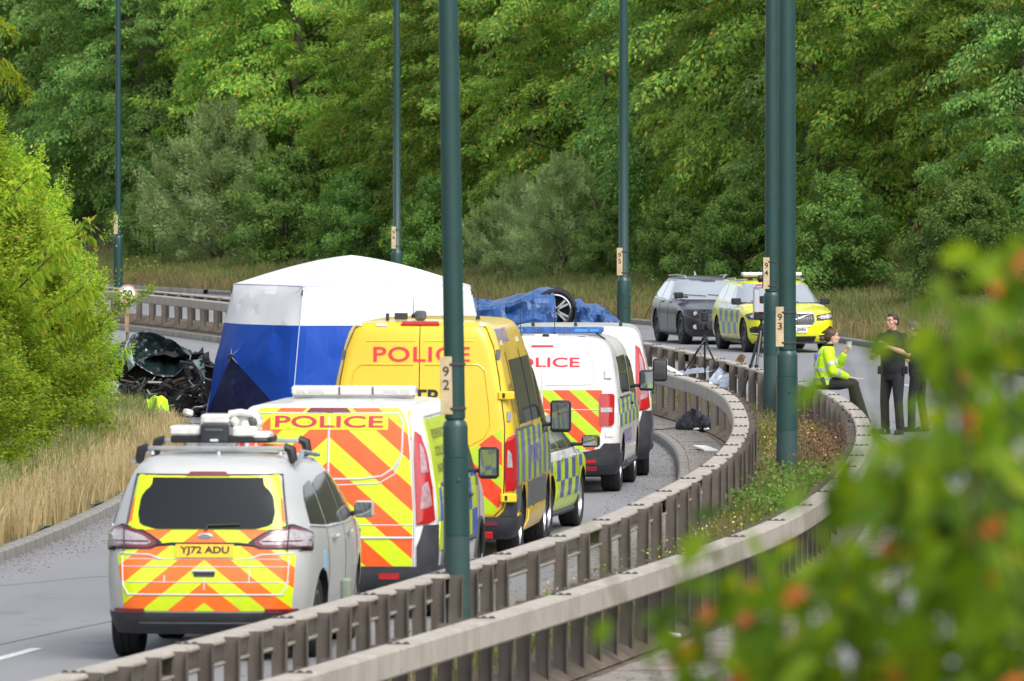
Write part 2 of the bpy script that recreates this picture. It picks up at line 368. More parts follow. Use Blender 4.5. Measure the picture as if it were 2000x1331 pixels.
# grit lying along the kerbs
def grit(name, fn, o0, o1, d0, d1, n, m, seed, s0=.004, s1=.016, z=0.):
    r = np.random.RandomState(seed); d = r.uniform(d0, d1, n); o = o0 + (o1 - o0) * r.rand(n) ** 1.8; x = fn(d) + o; s = r.uniform(s0, s1, n)
    base = np.array([(1, 0, 0), (-.5, .8, 0), (-.5, -.8, 0), (0, 0, .9)]); ang = r.rand(n) * 6.28; ca, sa = np.cos(ang), np.sin(ang)
    V = np.stack([x[:, None] + s[:, None] * (base[:, 0] * ca[:, None] - base[:, 1] * sa[:, None]), d[:, None] + s[:, None] * (base[:, 0] * sa[:, None] + base[:, 1] * ca[:, None]), z + s[:, None] * base[:, 2] + 0 * x[:, None]], -1).reshape(-1, 3)
    Fc = (np.arange(n)[:, None, None] * 4 + np.array([(0, 1, 3), (1, 2, 3), (2, 0, 3)])[None]).reshape(-1, 3)
    o = link(name, npmesh(name, V, Fc, m)); tag(o, kind='stuff'); return o
M_GRIT = mat('grit', (.15, .135, .115), .95, var=.5, vscale=30)
tag(grit('gravel', kerb_v, .05, .7, 80, 150, 3500, M_GRIT, 1), 'loose grit and dead leaves lying along the kerb of the grass verge', 'gravel')
tag(grit('gravel', kerb_l, -.03, -.8, 74, 150, 3500, M_GRIT, 2), 'loose grit swept against the kerb by the parked vans', 'gravel')
tag(grit('gravel', kerb_r, .03, 1.2, 60, 150, 2600, M_GRIT, 3), 'loose grit on the far carriageway beside the barrier kerb', 'gravel')
tag(grit('gravel', rail_l, -.7, -.02, 74, 160, 3500, M_GRIT, 5, z=STRIP), 'dirt and grit on the paving under the barrier beside the vans', 'gravel')
tag(grit('gravel', rail_r, .8, .05, 62, 160, 3500, M_GRIT, 6, z=STRIP), 'dirt and grit on the paving under the barrier beside the officers', 'gravel')

# ------------------------------------------------------------------ the two box beam barriers
def mat_steel(name, c1, c2, streak):
    m = bpy.data.materials.new(name); t = NT(m); g = t.node('ShaderNodeNewGeometry'); co = g.outputs['Position']
    mp = t.node('ShaderNodeMapping'); mp.inputs['Scale'].default_value = (14, 14, 1.2); t.t.links.new(co, mp.inputs[0])
    a = t.noise(1.0, 5, mp.outputs[0]); b = t.noise(3.0, 5, co); c = t.noise(45, 3, co)
    col = t.mix(t.ramp(b, .3, .7), c1, c2); col = t.mix(t.ramp(a, .5, .72, 0, streak), col, (.07, .055, .042)); col = t.mix(t.ramp(c, .6, .75, 0, .5), col, tuple(q * .55 for q in c1))
    t.put(t.b.inputs['Base Color'], col); t.b.inputs['Roughness'].default_value = .68; t.b.inputs['Metallic'].default_value = .05; t.bump(c, .15, .003); return m
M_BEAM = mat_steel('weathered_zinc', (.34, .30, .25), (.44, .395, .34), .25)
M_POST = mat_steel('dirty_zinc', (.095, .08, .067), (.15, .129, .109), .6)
M_BOLT = mat('old_bolt', (.045, .04, .035), .7)
BW, BH = .20, .20
def post_mesh(h):
    """a Z section post: broad web across, a flange at each end"""
    b = MB(); w = .118; t = .008; fl = .045
    b.box((0, 0, h / 2), (w, t, h)); b.box((-w / 2 + t / 2, fl / 2, h / 2 - .001), (t, fl, h)); b.box((w / 2 - t / 2, -fl / 2, h / 2 - .001), (t, fl, h)); return b.mesh('post', M_POST)
def bolt_mesh():
    b = MB()
    for x in (-.06, 0, .06): b.lathe([(.020, 0), (.020, .010), (.013, .016), (0, .018)], 6, Matrix.Translation((x, 0, 0)))
    b.box((0, 0, .002), (.165, .042, .006)); return b.mesh('bolts', M_BOLT)
pm_, bm_ = post_mesh(RAIL_TOP - .08 + .12), bolt_mesh()
def arclen(fn, d0, d1):
    ds = np.linspace(d0, d1, 4000); xs = fn(ds); s = np.concatenate([[0], np.cumsum(np.hypot(np.diff(xs), np.diff(ds)))]); return ds, s
def barrier(fn, d0, d1, side, label, dense):
    root = thing('crash_barrier', (float(fn(d0)), d0, 0), 0, label, 'crash barrier', 'box beam crash barriers along the median'); R = Vector(root.location); ds, s = arclen(fn, d0, d1); D = lambda q: float(np.interp(q, s, ds)); r = random.Random(side + 5)
    q = 0.; seg = 7.1; nseg = 0
    while q < s[-1] - .1:
        n = 9; e = min(q + seg - .012, s[-1]); rings = []
        for i in range(n):
            d = D(q + (e - q) * i / (n - 1)); x = float(fn(d)); a = math.atan(slope_at(fn, d)); nx, ny = math.cos(a), -math.sin(a); c = .018; pr = []
            hb, tk, lp = BW / 2, .008, .035                     # an open box: closed towards the traffic, open and lipped towards the posts
            for u, z in ((hb, -BH + c), (hb, -c), (hb - c, 0), (-hb + c, 0), (-hb, -c), (-hb, -lp), (-hb + tk, -lp), (-hb + tk, -tk), (hb - tk, -tk), (hb - tk, -BH + tk), (-hb + tk, -BH + tk), (-hb + tk, -BH + lp), (-hb, -BH + lp), (-hb, -BH + c), (-hb + c, -BH), (hb - c, -BH)): pr.append((x + nx * u * side - R.x, d + ny * u * side - R.y, RAIL_TOP + z))
            rings.append(pr)
        b = MB(); m = 16; b.add([p for g in rings for p in g], [(i * m + k, i * m + (k + 1) % m, (i + 1) * m + (k + 1) % m, (i + 1) * m + k) for i in range(n - 1) for k in range(m)] + [tuple(range(m)), tuple(range((n - 1) * m, n * m))])
        b.build('beam', M_BEAM, root, 30); q += seg; nseg += 1
    q = .4; k = 0
    while q < s[-1]:
        d = D(q); x = float(fn(d)); a = math.atan(slope_at(fn, d)); off = -side * (BW / 2 + .06 + .004)
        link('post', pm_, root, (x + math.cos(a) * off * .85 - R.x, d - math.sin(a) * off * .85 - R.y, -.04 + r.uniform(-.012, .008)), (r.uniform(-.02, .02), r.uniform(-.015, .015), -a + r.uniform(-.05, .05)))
        q += .888 if dense[0] < d < dense[1] else 1.776
    q = .4
    while q < s[-1]:
        d = D(q); a = math.atan(slope_at(fn, d))
        if d < 170: link('bolts', bm_, root, (float(fn(d)) - R.x, d - R.y, RAIL_TOP + .001), (0, 0, -a + r.uniform(-.05, .05)))
        q += 3.552
barrier(rail_l, 57, 262, -1, 'long box beam barrier on close-set steel posts nearest the parked police vans', (50, 77))
barrier(rail_r, 50, 262, 1, 'long box beam barrier that the officer in the yellow jacket sits on', (50, 96))
# short stub posts among them
b = MB(); b.rbox((0, 0, .3), (.09, .09, .6), .03); 
p = G(676, 1262, SOIL); b.build('marker_post', mat('green_grey_plastic', (.19, .235, .17), .6, var=.2), loc=(p.x, p.y, SOIL - .05), smooth=40); tag(bpy.data.objects['marker_post'], 'short pale green post standing among the barrier posts behind the silver car', 'post')

# ------------------------------------------------------------------ lamp columns with number plates
M_GREEN = mat('column_green', (.009, .046, .045), .38, coat=.15, var=.3, vscale=5, dark=(.015, .05, .043))
M_GREEN2 = mat('column_green_worn', (.03, .058, .052), .6, var=.45, vscale=9, dark=(.02, .06, .06))
M_PLATE = mat('number_board', (.60, .47, .28), .6, var=.25, vscale=8); M_BLACK = mat('black_print', (.012, .012, .012), .5); M_STEEL = mat('galvanised', (.42, .43, .44), .45, .6, var=.2)
def lamp(px, d, shoulder, num, rs_, rb, label, worn):
    x = (px - 1000) * d / F; root = thing('street_lamp', (x, d, 0), 0, label, 'street lamp', 'green lamp columns along the median')
    zb = .02; b = MB()
    b.lathe([(rb, zb), (rb, shoulder - .95)], 24); b.cm = 0; lo = b.build('base', M_GREEN2 if worn else M_GREEN, root, 40)
    b = MB(); b.lathe([(rb + .004, shoulder - .95), (rb + .004, shoulder - .32)], 24); b.build('access_door', M_GREEN, root, 40)
    b = MB(); b.lathe([(rb, shoulder - .317), (rb, shoulder - .07), (rb - .008, shoulder - .035), (rb - .03, shoulder - .008), (rs_, shoulder), (rs_ * .97, 5.), (rs_ * .72, 10.2)], 24); b.build('shaft', M_GREEN, root, 40)
    b = MB(); b.tube([(0, 0, 10.1), (-.1, 0, 10.5), (-.5, 0, 10.75), (-1.2, 0, 10.85)], .035, 8); b.build('bracket', M_STEEL, root, 40)
    b = MB(); b.rbox((-1.5, 0, 10.84), (.7, .26, .14), .1); b.build('lantern', mat('lantern_grey', (.5, .5, .5), .5), root, 40)
    w = .098; h = .47; zc = shoulder + .27; xo = -rs_ * .80; yo = -rs_ * .62 - .02
    rot = Matrix.Translation((xo, yo, zc)) @ Euler((0, 0, math.radians(-9))).to_matrix().to_4x4()
    b = MB(); b.rbox((0, 0, 0), (w, .012, h), .004, n=1); b.v = [tuple(rot @ Vector(q)) for q in b.v]; pl = b.build('number_plate', M_PLATE, root)
    for i, ch in enumerate(num): flat_text('lettering', ch, .052, .082, rot @ Matrix.Translation((0, -.0075, .115 - i * .108)) @ Matrix.Rotation(PI / 2, 4, 'X'), M_BLACK, pl, .012)
    for dz in (.17, -.19):
        b = MB(); b.lathe([(rs_ + .004, -.012), (rs_ + .009, -.008), (rs_ + .009, .008), (rs_ + .004, .012)], 20, Matrix.Translation((0, 0, zc + dz))); b.build('strap', M_BOLT, root, 40)
    b = MB(); b.rbox((rb * .2, -rb - .004, shoulder - .5), (.03, .02, .03), .01); b.build('lock', M_GREEN2, root)
LAMP = [(897, 75.0, 2.06, '92', .084, .102, 'tallest looking green lamp column numbered 92 in front of the yellow van', 1),
        (1537, 109, 1.86, '93', .108, .125, 'green lamp column numbered 93 growing out of the weeds', 1),
        (1508, 137.5, 2.09, '94', .108, .128, 'green lamp column numbered 94 with scanner tripod at its side', 1),
        (1218, 158, 2.0, '95', .085, .118, 'green lamp column numbered 95 behind the white van roof', 0),
        (775, 198, 2.0, '96', .082, .118, 'slim green lamp column numbered 96 rising behind the tent roof', 0),
        (231, 230, 2.0, '97', .075, .115, 'farthest green lamp column numbered 97 beyond the bright bush', 0)]
for a in LAMP: lamp(*a)
bpy.data.objects['street_lamp'].rotation_euler.y = -.0165
# rubbish on the paving
def sheet_of_card(px, py, w, l, rz, label, m, name='litter', z=STRIP):
    p = G(px, py, z); b = MB(); b.rbox((0, 0, .02), (w, l, .03), .01, rot=(.03, .04, rz)); o = b.build('card', m, loc=(p.x, p.y, z + .008)); o.name = name; tag(o, label, 'card'); return o
sheet_of_card(1378, 880, .19, .9, .15, 'flat white card lying on the paving below the black bag', mat('white_card', (.75, .75, .76), .6), 'white_card')
sheet_of_card(1302, 1244, .12, .35, .4, 'small crushed white carton on the paving under the near barrier', mat('white_card', (.75, .75, .76), .6), 'crushed_carton')
# ------------------------------------------------------------------ vegetation
def leaf_quads(base, axis, nrm, L, W, fold=.18):
    """diamond leaves: base points, unit axis, rough normal, per-leaf length and width"""
    side = np.cross(axis, nrm); side /= np.linalg.norm(side, axis=1, keepdims=True) + 1e-9; nn = np.cross(side, axis)
    mid = base + axis * (L * .45)[:, None] - nn * (L * fold)[:, None] * .5
    tip = base + axis * L[:, None] - nn * (L * .12)[:, None]
    V = np.stack([base, mid + side * (W / 2)[:, None] + nn * (W * fold)[:, None], tip, mid - side * (W / 2)[:, None] + nn * (W * fold)[:, None]], 1).reshape(-1, 3)
    return V, np.arange(len(V)).reshape(-1, 4)
def unit(a): return a / (np.linalg.norm(a, axis=-1, keepdims=True) + 1e-9)
def sprays(r, roots, dirs, lens, K, width, droop, L, W, hang=.5, fluff=.035):
    """leafy boughs: each bough runs from its root along dir, bends down, and carries leaves to both sides"""
    M = len(roots); u = r.rand(M, K) ** .75; v = r.uniform(-1, 1, (M, K)); up = np.array([0, 0, 1.])
    side = unit(np.cross(dirs, up)); lens = lens[:, None]
    wid = width * np.sin(np.clip(u, 0, 1) * PI * .86 + .25)
    twig = np.round(u * 9) / 9; u2 = u * .45 + twig * .55
    P = roots[:, None] + dirs[:, None] * (lens * u2)[..., None] + side[:, None] * (v * wid * lens)[..., None]
    P[..., 2] += -droop * lens * u2 ** 2 - .30 * np.abs(v) ** 2 * wid * lens + r.normal(0, fluff, (M, K)) * lens
    P = P.reshape(-1, 3); n = M * K
    ax = (dirs[:, None] * .55 + side[:, None] * (np.sign(v) * .55)[..., None]).reshape(-1, 3) + np.array([0, 0, -hang]) + r.normal(0, .3, (n, 3))
    nr = np.array([0, 0, .8]) + .65 * np.repeat(dirs, K, 0) + r.normal(0, .36, (n, 3))
    return leaf_quads(P, unit(ax), unit(nr), L * r.uniform(.65, 1.25, n), W * r.uniform(.7, 1.2, n))
def tree_meshes(seed, H, R, M, K, L, W, m_leaf, m_bark, low=.025, droop=.35, hang=.5, width=.34, blen=(1.0, 2.1), fluff=.05, rise=.08):
    r = np.random.RandomState(seed); z = low * H + (H * (1 - low)) * r.rand(M) ** .9
    t = (z - low * H) / (H * (1 - low)); prof = R * (np.sin(np.clip(t * .80 + .2, 0, 1) * PI) ** .6) * (1 - .25 * t); a = r.rand(M) * 2 * PI
    lump = 1 + .22 * np.sin(3 * a + seed) * np.cos(z * 1.1 + seed * 2) + .12 * np.sin(5 * a + z * 2)
    rad = prof * lump * (r.uniform(.35, 1, M) ** .45); ln = r.uniform(blen[0], blen[1], M) * (1.1 - .35 * t)
    roots = np.stack([np.cos(a) * np.maximum(rad - ln * .75, .1), np.sin(a) * np.maximum(rad - ln * .75, .1), z], 1)
    a2 = a + r.normal(0, .35, M); dirs = unit(np.stack([np.cos(a2), np.sin(a2), r.normal(rise, .2 + rise * .6, M) + .35 * t ** 2], 1))
    V, Fc = sprays(r, roots, dirs, ln, K, width, droop, L, W, hang, fluff)
    crown = npmesh('crown', V, Fc, m_leaf)
    b = MB(); rr = random.Random(seed); h = 0; path = []; rads = []
    for i in range(7): path.append((rr.uniform(-.1, .1) * i / 3, rr.uniform(-.1, .1) * i / 3, -.5 + H * .82 * i / 6)); rads.append(.17 * H / 9 * (1 - i / 7.2))
    b.tube(path, rads, 9)
    for i in range(16):
        k = rr.uniform(.1, .8); p = Vector(path[0]).lerp(Vector(path[-1]), k); aa = rr.uniform(0, 2 * PI); l = R * (1 - k * .5) * .75
        q = p + Vector((math.cos(aa) * l * .5, math.sin(aa) * l * .5, l * .3)); e = p + Vector((math.cos(aa) * l, math.sin(aa) * l, l * .42)); b.tube([p, q, e], [.055 * (1.1 - k), .035, .012], 6)
    return crown, b.mesh('trunk', m_bark, 60)
M_BARK = mat('bark', (.075, .06, .045), .9, var=.4, vscale=4, bump=.6, bscale=14, bdist=.03)
LG = leafmat('maple_leaves', [(0.09434, 0.2032, 0.04102), (0.1636, 0.3225, 0.05335), (0.2516, 0.43, 0.06564), (0.3934, 0.5137, 0.07384), (0.5032, 0.5017, 0.08204), (1.258, 0.2867, 0.08204)], trans=.42)
LG2 = leafmat('dark_leaves', [(0.06516, 0.1521, 0.04076), (0.1117, 0.2374, 0.05434), (0.1676, 0.3194, 0.06793), (0.256, 0.3956, 0.07472), (0.3722, 0.4261, 0.08495), (0.5585, 0.3956, 0.1018)], trans=.34)
LG3 = leafmat('yellowing_leaves', [(0.07703, 0.1783, 0.02965), (0.1387, 0.2803, 0.03558), (0.2157, 0.3651, 0.04152), (0.285, 0.399, 0.04744), (0.4005, 0.3735, 0.0593), (0.7396, 0.2717, 0.08896)], trans=.45)
LGS = leafmat('willow_leaves', [(0.1686, 0.2767, 0.1166), (0.2437, 0.3744, 0.1498), (0.3184, 0.4557, 0.1831), (0.412, 0.5208, 0.1999), (0.487, 0.5208, 0.1999), (0.5995, 0.4884, 0.2665)], trans=.35)
LGB = leafmat('brown_leaves', [(0.09, 0.108, 0.0396), (0.144, 0.153, 0.054), (0.198, 0.18, 0.063), (0.252, 0.198, 0.072), (0.306, 0.198, 0.081), (0.36, 0.162, 0.09)], trans=.35)
LGH = leafmat('hawthorn_leaves', [(0.1272, 0.2364, 0.0215), (0.209, 0.3547, 0.02688), (0.2998, 0.4572, 0.03226), (0.3997, 0.5203, 0.04032), (0.4906, 0.5203, 0.05376), (0.6904, 0.4099, 0.1344)], trans=.5, rough=.42)
LGA = leafmat('ash_leaves', [(0.1403, 0.2599, 0.01375), (0.2104, 0.3465, 0.0165), (0.2805, 0.396, 0.02063), (0.3389, 0.396, 0.0275), (0.4208, 0.3588, 0.0275), (0.526, 0.3094, 0.06875)], trans=.5)
T = [tree_meshes(11, 11.5, 3.9, 300, 240, .142, .068, LG, M_BARK),
     tree_meshes(12, 12.5, 4.3, 320, 235, .145, .070, LG, M_BARK, droop=.45),
     tree_meshes(13, 11.0, 3.8, 300, 240, .135, .066, LG2, M_BARK),
     tree_meshes(14, 10.5, 3.7, 280, 245, .142, .068, LG3, M_BARK, droop=.3),
     tree_meshes(15, 12.0, 4.2, 320, 235, .138, .066, LG2, M_BARK, droop=.5)]
SH = [tree_meshes(21, 4.2, 2.6, 300, 230, .085, .03, LGS, M_BARK, low=.03, droop=-.15, hang=-.2, width=.26, blen=(.6, 1.2), fluff=.13, rise=.5),
      tree_meshes(22, 3.4, 2.3, 170, 230, .11, .05, LG2, M_BARK, low=.03, droop=.25, width=.3, blen=(.7, 1.3), fluff=.13, rise=.5),
      tree_meshes(23, 3.6, 2.3, 150, 200, .10, .04, LGB, M_BARK, low=.03, droop=.2, width=.3, blen=(.7, 1.3), fluff=.13, rise=.5)]
def plant(kind, ms, x, y, z, rz, sc, label, cat, group):
    root = thing(kind, (x, y, z), rz, label, cat, group); link('crown', ms[0], root); link('trunk', ms[1], root); root.scale = (sc[0], sc[0], sc[1]); return root
KINDS = [('mid green tree with layered hanging boughs on the wooded bank', 0), ('tall mid green tree with drooping boughs on the wooded bank', 1), ('dark green dense tree on the wooded bank', 2), ('yellow green tree turning early on the wooded bank', 3), ('tall dark green tree with drooping boughs on the wooded bank', 4)]
def far_place(px, d_off, dpath):
    """a point on the bank: path distance dpath at offset d_off behind the far kerb"""
    s = slope_at(kerb_f, dpath); a = math.atan(s); return float(kerb_f(dpath)) + math.cos(a) * d_off, dpath - math.sin(a) * d_off
rt = random.Random(31); used = set(); used_px = {}
SPOTS = ((60, 'beyond the left bush'), (190, 'left of lamp 97'), (330, 'right of lamp 97'), (450, 'above the tent corner'), (570, 'above the tent left half'), (690, 'above the tent peak'), (790, 'behind lamp 96'), (870, 'left of lamp 92'), (960, 'right of lamp 92'), (1060, 'above the big tarpaulin'), (1170, 'left of lamp 95'), (1270, 'right of lamp 95'), (1370, 'above the grey estate'), (1480, 'left of the twin lamps'), (1600, 'right of the twin lamps'), (1720, 'above the tall officer'), (1850, 'above the shorter officer'), (2400, 'at the right edge'))
RANK = ('front tree', 'second rank tree', 'inner tree', 'rear tree')
LOOK = ('mid green layered', 'mid green drooping', 'dense dark green', 'yellow green', 'dark green drooping')
for row, (off, step, jit) in enumerate(((8.3, 5.4, .8), (12.5, 6.0, 1.4), (18, 6.5, 1.6), (25, 7.0, 2.0))):
    d = 176 + row * 2.5
    while d < 318 + row * 16:
        o = off + rt.uniform(-jit, jit); x, y = far_place(0, o, d + rt.uniform(-1.2, 1.2)); px = 1000 + x * F / y
        if -260 < px < 2200:
            k = rt.choice((0, 0, 1, 2, 3, 1, 4, 3)) if row < 2 else rt.choice((0, 1, 2, 4, 4))
            if row == 0 and 330 < px < 480: k = 2
            s = rt.uniform(.86, 1.12); sp = next(w for q, w in SPOTS if px < q); lab = LOOK[k] + ' ' + RANK[row] + ' of the wood ' + sp
            if lab in used: lab = ('squat ' if s < .9 else 'short ' if s < .95 else 'middling ' if s < 1.0 else 'tall ' if s < 1.06 else 'very tall ') + lab
            if lab in used: lab += ', right of its twin' if px > used_px[lab] else ', left of its twin'
            used.add(lab); used_px[lab] = px
            plant('tree', T[k], x, y, far_z(o) - .1, rt.uniform(0, 6.28), (s, s * rt.uniform(.92, 1.1)), lab, 'tree', 'trees on the wooded bank')
        d += step * rt.uniform(.85, 1.15)
# undergrowth along the foot of the wood
for px, py, k, s, lb in ((430, 505, 0, 1.05, 'grey green feathery willow shrub at the foot of the wood above the tent corner'), (560, 508, 1, .95, 'dark low shrub at the foot of the wood above the tent roof'), (1100, 540, 0, .72, 'grey green willow shrub at the foot of the wood left of lamp 95'), (1010, 545, 0, .6, 'small grey green shrub at the foot of the wood above the tarpaulin'),
                         (1330, 545, 1, .62, 'low dark shrub at the edge of the dry grass above the grey estate'), (1450, 545, 1, .7, 'low dark shrub at the edge of the dry grass above the yellow police car'), (1640, 560, 1, .8, 'dark leafy shrub at the wood edge right of the yellow police car'), (1880, 575, 1, .8, 'dark leafy shrub at the wood edge behind the two officers'), (700, 512, 1, .8, 'dark low shrub behind lamp 96'), (300, 500, 1, .7, 'dark low shrub beyond lamp 97'), (1190, 548, 1, .55, 'low dark shrub just left of lamp 95'), (860, 520, 1, .75, 'low dark shrub between lamp 96 and lamp 92')):
    # walk out along the pixel's ray to the top of the verge slope
    best = None
    for d in np.arange(170, 330, .5):
        x = (px - 1000) * d / F; q = (x - float(kerb_f(d))) * math.cos(math.atan(slope_at(kerb_f, d)))
        if q > 4.3: best = (x, d, q); break
    x, d, q = best; plant('shrub', SH[k], x, d, far_z(q) - .1, rt.uniform(0, 6.28), (s, s), lb, 'shrub', 'shrubs at the foot of the wood')
# dead brown tree among the green at upper right
TB = tree_meshes(24, 8.6, 2.3, 190, 170, .115, .05, LGB, M_BARK, low=.3)
x, y = far_place(0, 6.8, 200); plant('tree', TB, x, y, far_z(6.8) - .1, 1., (1, 1), 'bare brownish tree half dead among the green at upper right', 'tree', 'trees on the wooded bank')

# the bright hawthorn thicket on the left verge
HB = [tree_meshes(41, 4.2, 1.6, 440, 230, .060, .036, LGH, M_BARK, low=.02, droop=-.12, hang=-.1, width=.30, blen=(.45, .95), fluff=.13, rise=.5), tree_meshes(42, 3.2, 1.35, 350, 220, .056, .034, LGH, M_BARK, low=.02, droop=-.1, hang=0, width=.30, blen=(.4, .85), fluff=.13, rise=.5), tree_meshes(43, 2.0, 1.05, 250, 200, .052, .031, LGH, M_BARK, low=.02, droop=-.1, hang=0, width=.32, blen=(.3, .7), fluff=.13, rise=.5)]
for px, d, k, s, sz, lb in ((-180, 112, 0, 1.1, .95, 'tall bright hawthorn bush cut by the left edge, nearest the camera'), (-90, 120, 0, 1.1, .98, 'tall bright hawthorn bush filling the left edge above the dry grass'), (0, 129, 1, 1.1, 1.12, 'bright hawthorn bush with upright shoots in front of lamp 97'), (66, 138, 1, 1.0, .92, 'bright hawthorn bush with pale tips leaning over the speed sign'), (-40, 112, 2, 1.15, 1.0, 'low bright hawthorn bush in front of the tall ones at the left edge'), (-110, 106, 1, 1.0, .7, 'bright hawthorn bush at the left edge behind tall dry grass'), (88, 132, 2, .95, .85, 'low bright bush beside the wrecked car'), (45, 121, 2, 1.05, .85, 'low bright bush in the tall dry grass'), (0, 118, 1, 1.0, .95, 'bright hawthorn bush with yellow ash shoots growing through it'), (-260, 124, 0, 1.2, 1.1, 'tall bright hawthorn bush just beyond the left edge')):
    x = (px - 1000) * d / F; q = float(kerb_v(d)) - x; plant('bush', HB[k], x, d, vergeL(0, max(q, 0), d) - .08, px * .7, (s, sz), lb, 'bush', 'hawthorn bushes on the left verge')
AS = tree_meshes(45, 8.5, 2.6, 150, 200, .13, .036, LGA, M_BARK, low=.3, droop=.5, hang=.7, width=.3, blen=(.7, 1.4))
plant('tree', AS, -10.75, 150, 1.4, .4, (1.0, 1.0), 'yellow green ash with hanging narrow leaflets at the upper left corner', 'tree', 'trees on the left verge')
# ash shoots poking out of the thicket
def shoot(pts, label, seed, K=60):
    r = np.random.RandomState(seed); P = [at(*p) for p in pts]; root = thing('sapling', P[0], 0, label, 'sapling'); R = P[0]
    b = MB(); b.tube([p - R for p in P], [.014, .010, .006, .004][:len(P)], 6); b.build('stem', M_BARK, root, 60)
    Q = np.array([list(p - R) for p in P]); n = K * 4; u = r.rand(n) * (len(P) - 1.001); i = u.astype(int); f = (u - i)[:, None]; base = Q[i] * (1 - f) + Q[i + 1] * f
    tang = unit(Q[i + 1] - Q[i]); sd = unit(np.cross(tang, [0, 1, 0])) * np.sign(r.uniform(-1, 1, n))[:, None]
    base = base + sd * (r.rand(n) * .16)[:, None]; ax = unit(sd * .5 + tang * .35 + np.array([0, 0, -.8]) + r.normal(0, .25, (n, 3))); nr = unit(np.array([0, -.6, .8]) + r.normal(0, .4, (n, 3)))
    V, Fc = leaf_quads(base, ax, nr, .13 * r.uniform(.6, 1.2, n), .042 * r.uniform(.7, 1.2, n)); link('leaves', npmesh('leaves', V, Fc, LGA), root); return root
shoot([(20, 560, 114), (60, 520, 113.6), (110, 480, 113.2), (185, 440, 113)], 'long ash shoot with hanging yellow leaves poking from the upper bush', 1)
shoot([(0, 600, 112), (50, 550, 111.6), (100, 500, 111.2), (140, 480, 111)], 'ash shoot with orange tinged leaves at the left edge', 2)
shoot([(40, 640, 112), (90, 610, 111.6), (140, 580, 111.2), (180, 545, 111)], 'ash shoot with yellow leaves halfway down the bright bush', 3)
shoot([(80, 660, 113), (120, 630, 112.6), (150, 615, 112.2), (180, 605, 112)], 'short ash shoot low on the bright bush above the sign', 4)
shoot([(0, 400, 116), (30, 375, 115.6), (55, 350, 115.2), (75, 325, 115)], 'ash shoot with curled tip at the top of the bright bush', 5, 30)

def sprig(pts, label, seed, n=260):
    r = np.random.RandomState(seed); P = [at(*p) for p in pts]; root = thing('sapling', P[0], 0, label, 'sapling'); R = P[0]; b = MB(); b.tube([p - R for p in P], [.008, .006, .004, .003][:len(P)], 5); b.build('stem', M_BARK, root, 60)
    Q = np.array([list(p - R) for p in P]); u = r.rand(n) * (len(P) - 1.001); i = u.astype(int); f = (u - i)[:, None]; base = Q[i] * (1 - f) + Q[i + 1] * f + r.normal(0, .07, (n, 3)) * (1.2 - u / len(P))[:, None]
    V, Fc = leaf_quads(base, unit(r.normal(0, 1, (n, 3)) + np.array([.4, 0, .3])), unit(r.normal(0, .6, (n, 3)) + np.array([0, -.4, .8])), .045 * r.uniform(.6, 1.2, n), .026 * r.uniform(.7, 1.2, n)); link('leaves', npmesh('leaves', V, Fc, LGH), root)
sprig([(190, 640, 136), (225, 605, 136), (262, 588, 136), (300, 560, 136)], 'thin leafy hawthorn shoot crossing the lower edge of the speed sign', 31, 620)
sprig([(190, 560, 137), (230, 535, 137), (270, 520, 137), (310, 512, 137)], 'thin leafy hawthorn shoot reaching out above the speed sign', 32, 150)
sprig([(190, 600, 136), (220, 580, 136), (240, 578, 136), (255, 585, 136)], 'short leafy hawthorn sprig over the left half of the speed sign', 33, 340)
sprig([(210, 470, 137), (222, 440, 137), (226, 420, 137)], 'upright leafy hawthorn shoot beside lamp 97', 34, 90)
sprig([(130, 380, 133), (125, 350, 133), (130, 320, 133)], 'upright hawthorn shoot at the crest of the bright bushes', 35, 90)
# grass: each blade a thin bent strip
def grass(name, n, place, h0, h1, w, m, seed, lean=.35, label=None):
    r = np.random.RandomState(seed); x, y, z = place(r, n); n = len(x); h = r.uniform(h0, h1, n); a = r.rand(n) * 2 * PI; ln = np.abs(r.normal(0, lean, n)) * h; b = r.rand(n) * 2 * PI
    dx, dy = np.cos(a) * w / 2, np.sin(a) * w / 2; lx, ly = np.cos(b) * ln, np.sin(b) * ln
    V = np.stack([np.stack([x - dx, y - dy, z - .03], 1), np.stack([x + dx, y + dy, z - .03], 1), np.stack([x + dx * .8 + lx * .35, y + dy * .8 + ly * .35, z + h * .6], 1), np.stack([x - dx * .8 + lx * .35, y - dy * .8 + ly * .35, z + h * .6], 1), np.stack([x + lx + dx * .3, y + ly + dy * .3, z + h], 1), np.stack([x + lx - dx * .3, y + ly - dy * .3, z + h], 1)], 1).reshape(-1, 3)
    k = np.arange(n)[:, None] * 6; Fc = np.concatenate([k + np.array([0, 1, 2, 3]), k + np.array([3, 2, 4, 5])]); o = link(name, npmesh(name, V, Fc, m)); tag(o, label, 'grass', kind='stuff'); return o
DRY = leafmat('dry_grass', [(0.3201, 0.2402, 0.1136), (0.4268, 0.3318, 0.1641), (0.5122, 0.4118, 0.2146), (0.5762, 0.4805, 0.2651), (0.3628, 0.3432, 0.1262), (0.2134, 0.2288, 0.06311)], trans=.3, rough=.7, tree=0)
MID = leafmat('green_dry_grass', [(0.0765, 0.1502, 0.0324), (0.13, 0.2079, 0.0486), (0.1989, 0.2541, 0.0756), (0.2448, 0.2772, 0.0972), (0.1683, 0.1848, 0.0756), (0.1071, 0.1963, 0.0324)], trans=.3, rough=.7, tree=0)
TAN = leafmat('tan_grass', [(0.1556, 0.1193, 0.05923), (0.2223, 0.179, 0.08557), (0.289, 0.2387, 0.1119), (0.2223, 0.2188, 0.06581), (0.1667, 0.1989, 0.04607), (0.1222, 0.1724, 0.03291)], trans=.3, rough=.75, tree=0)
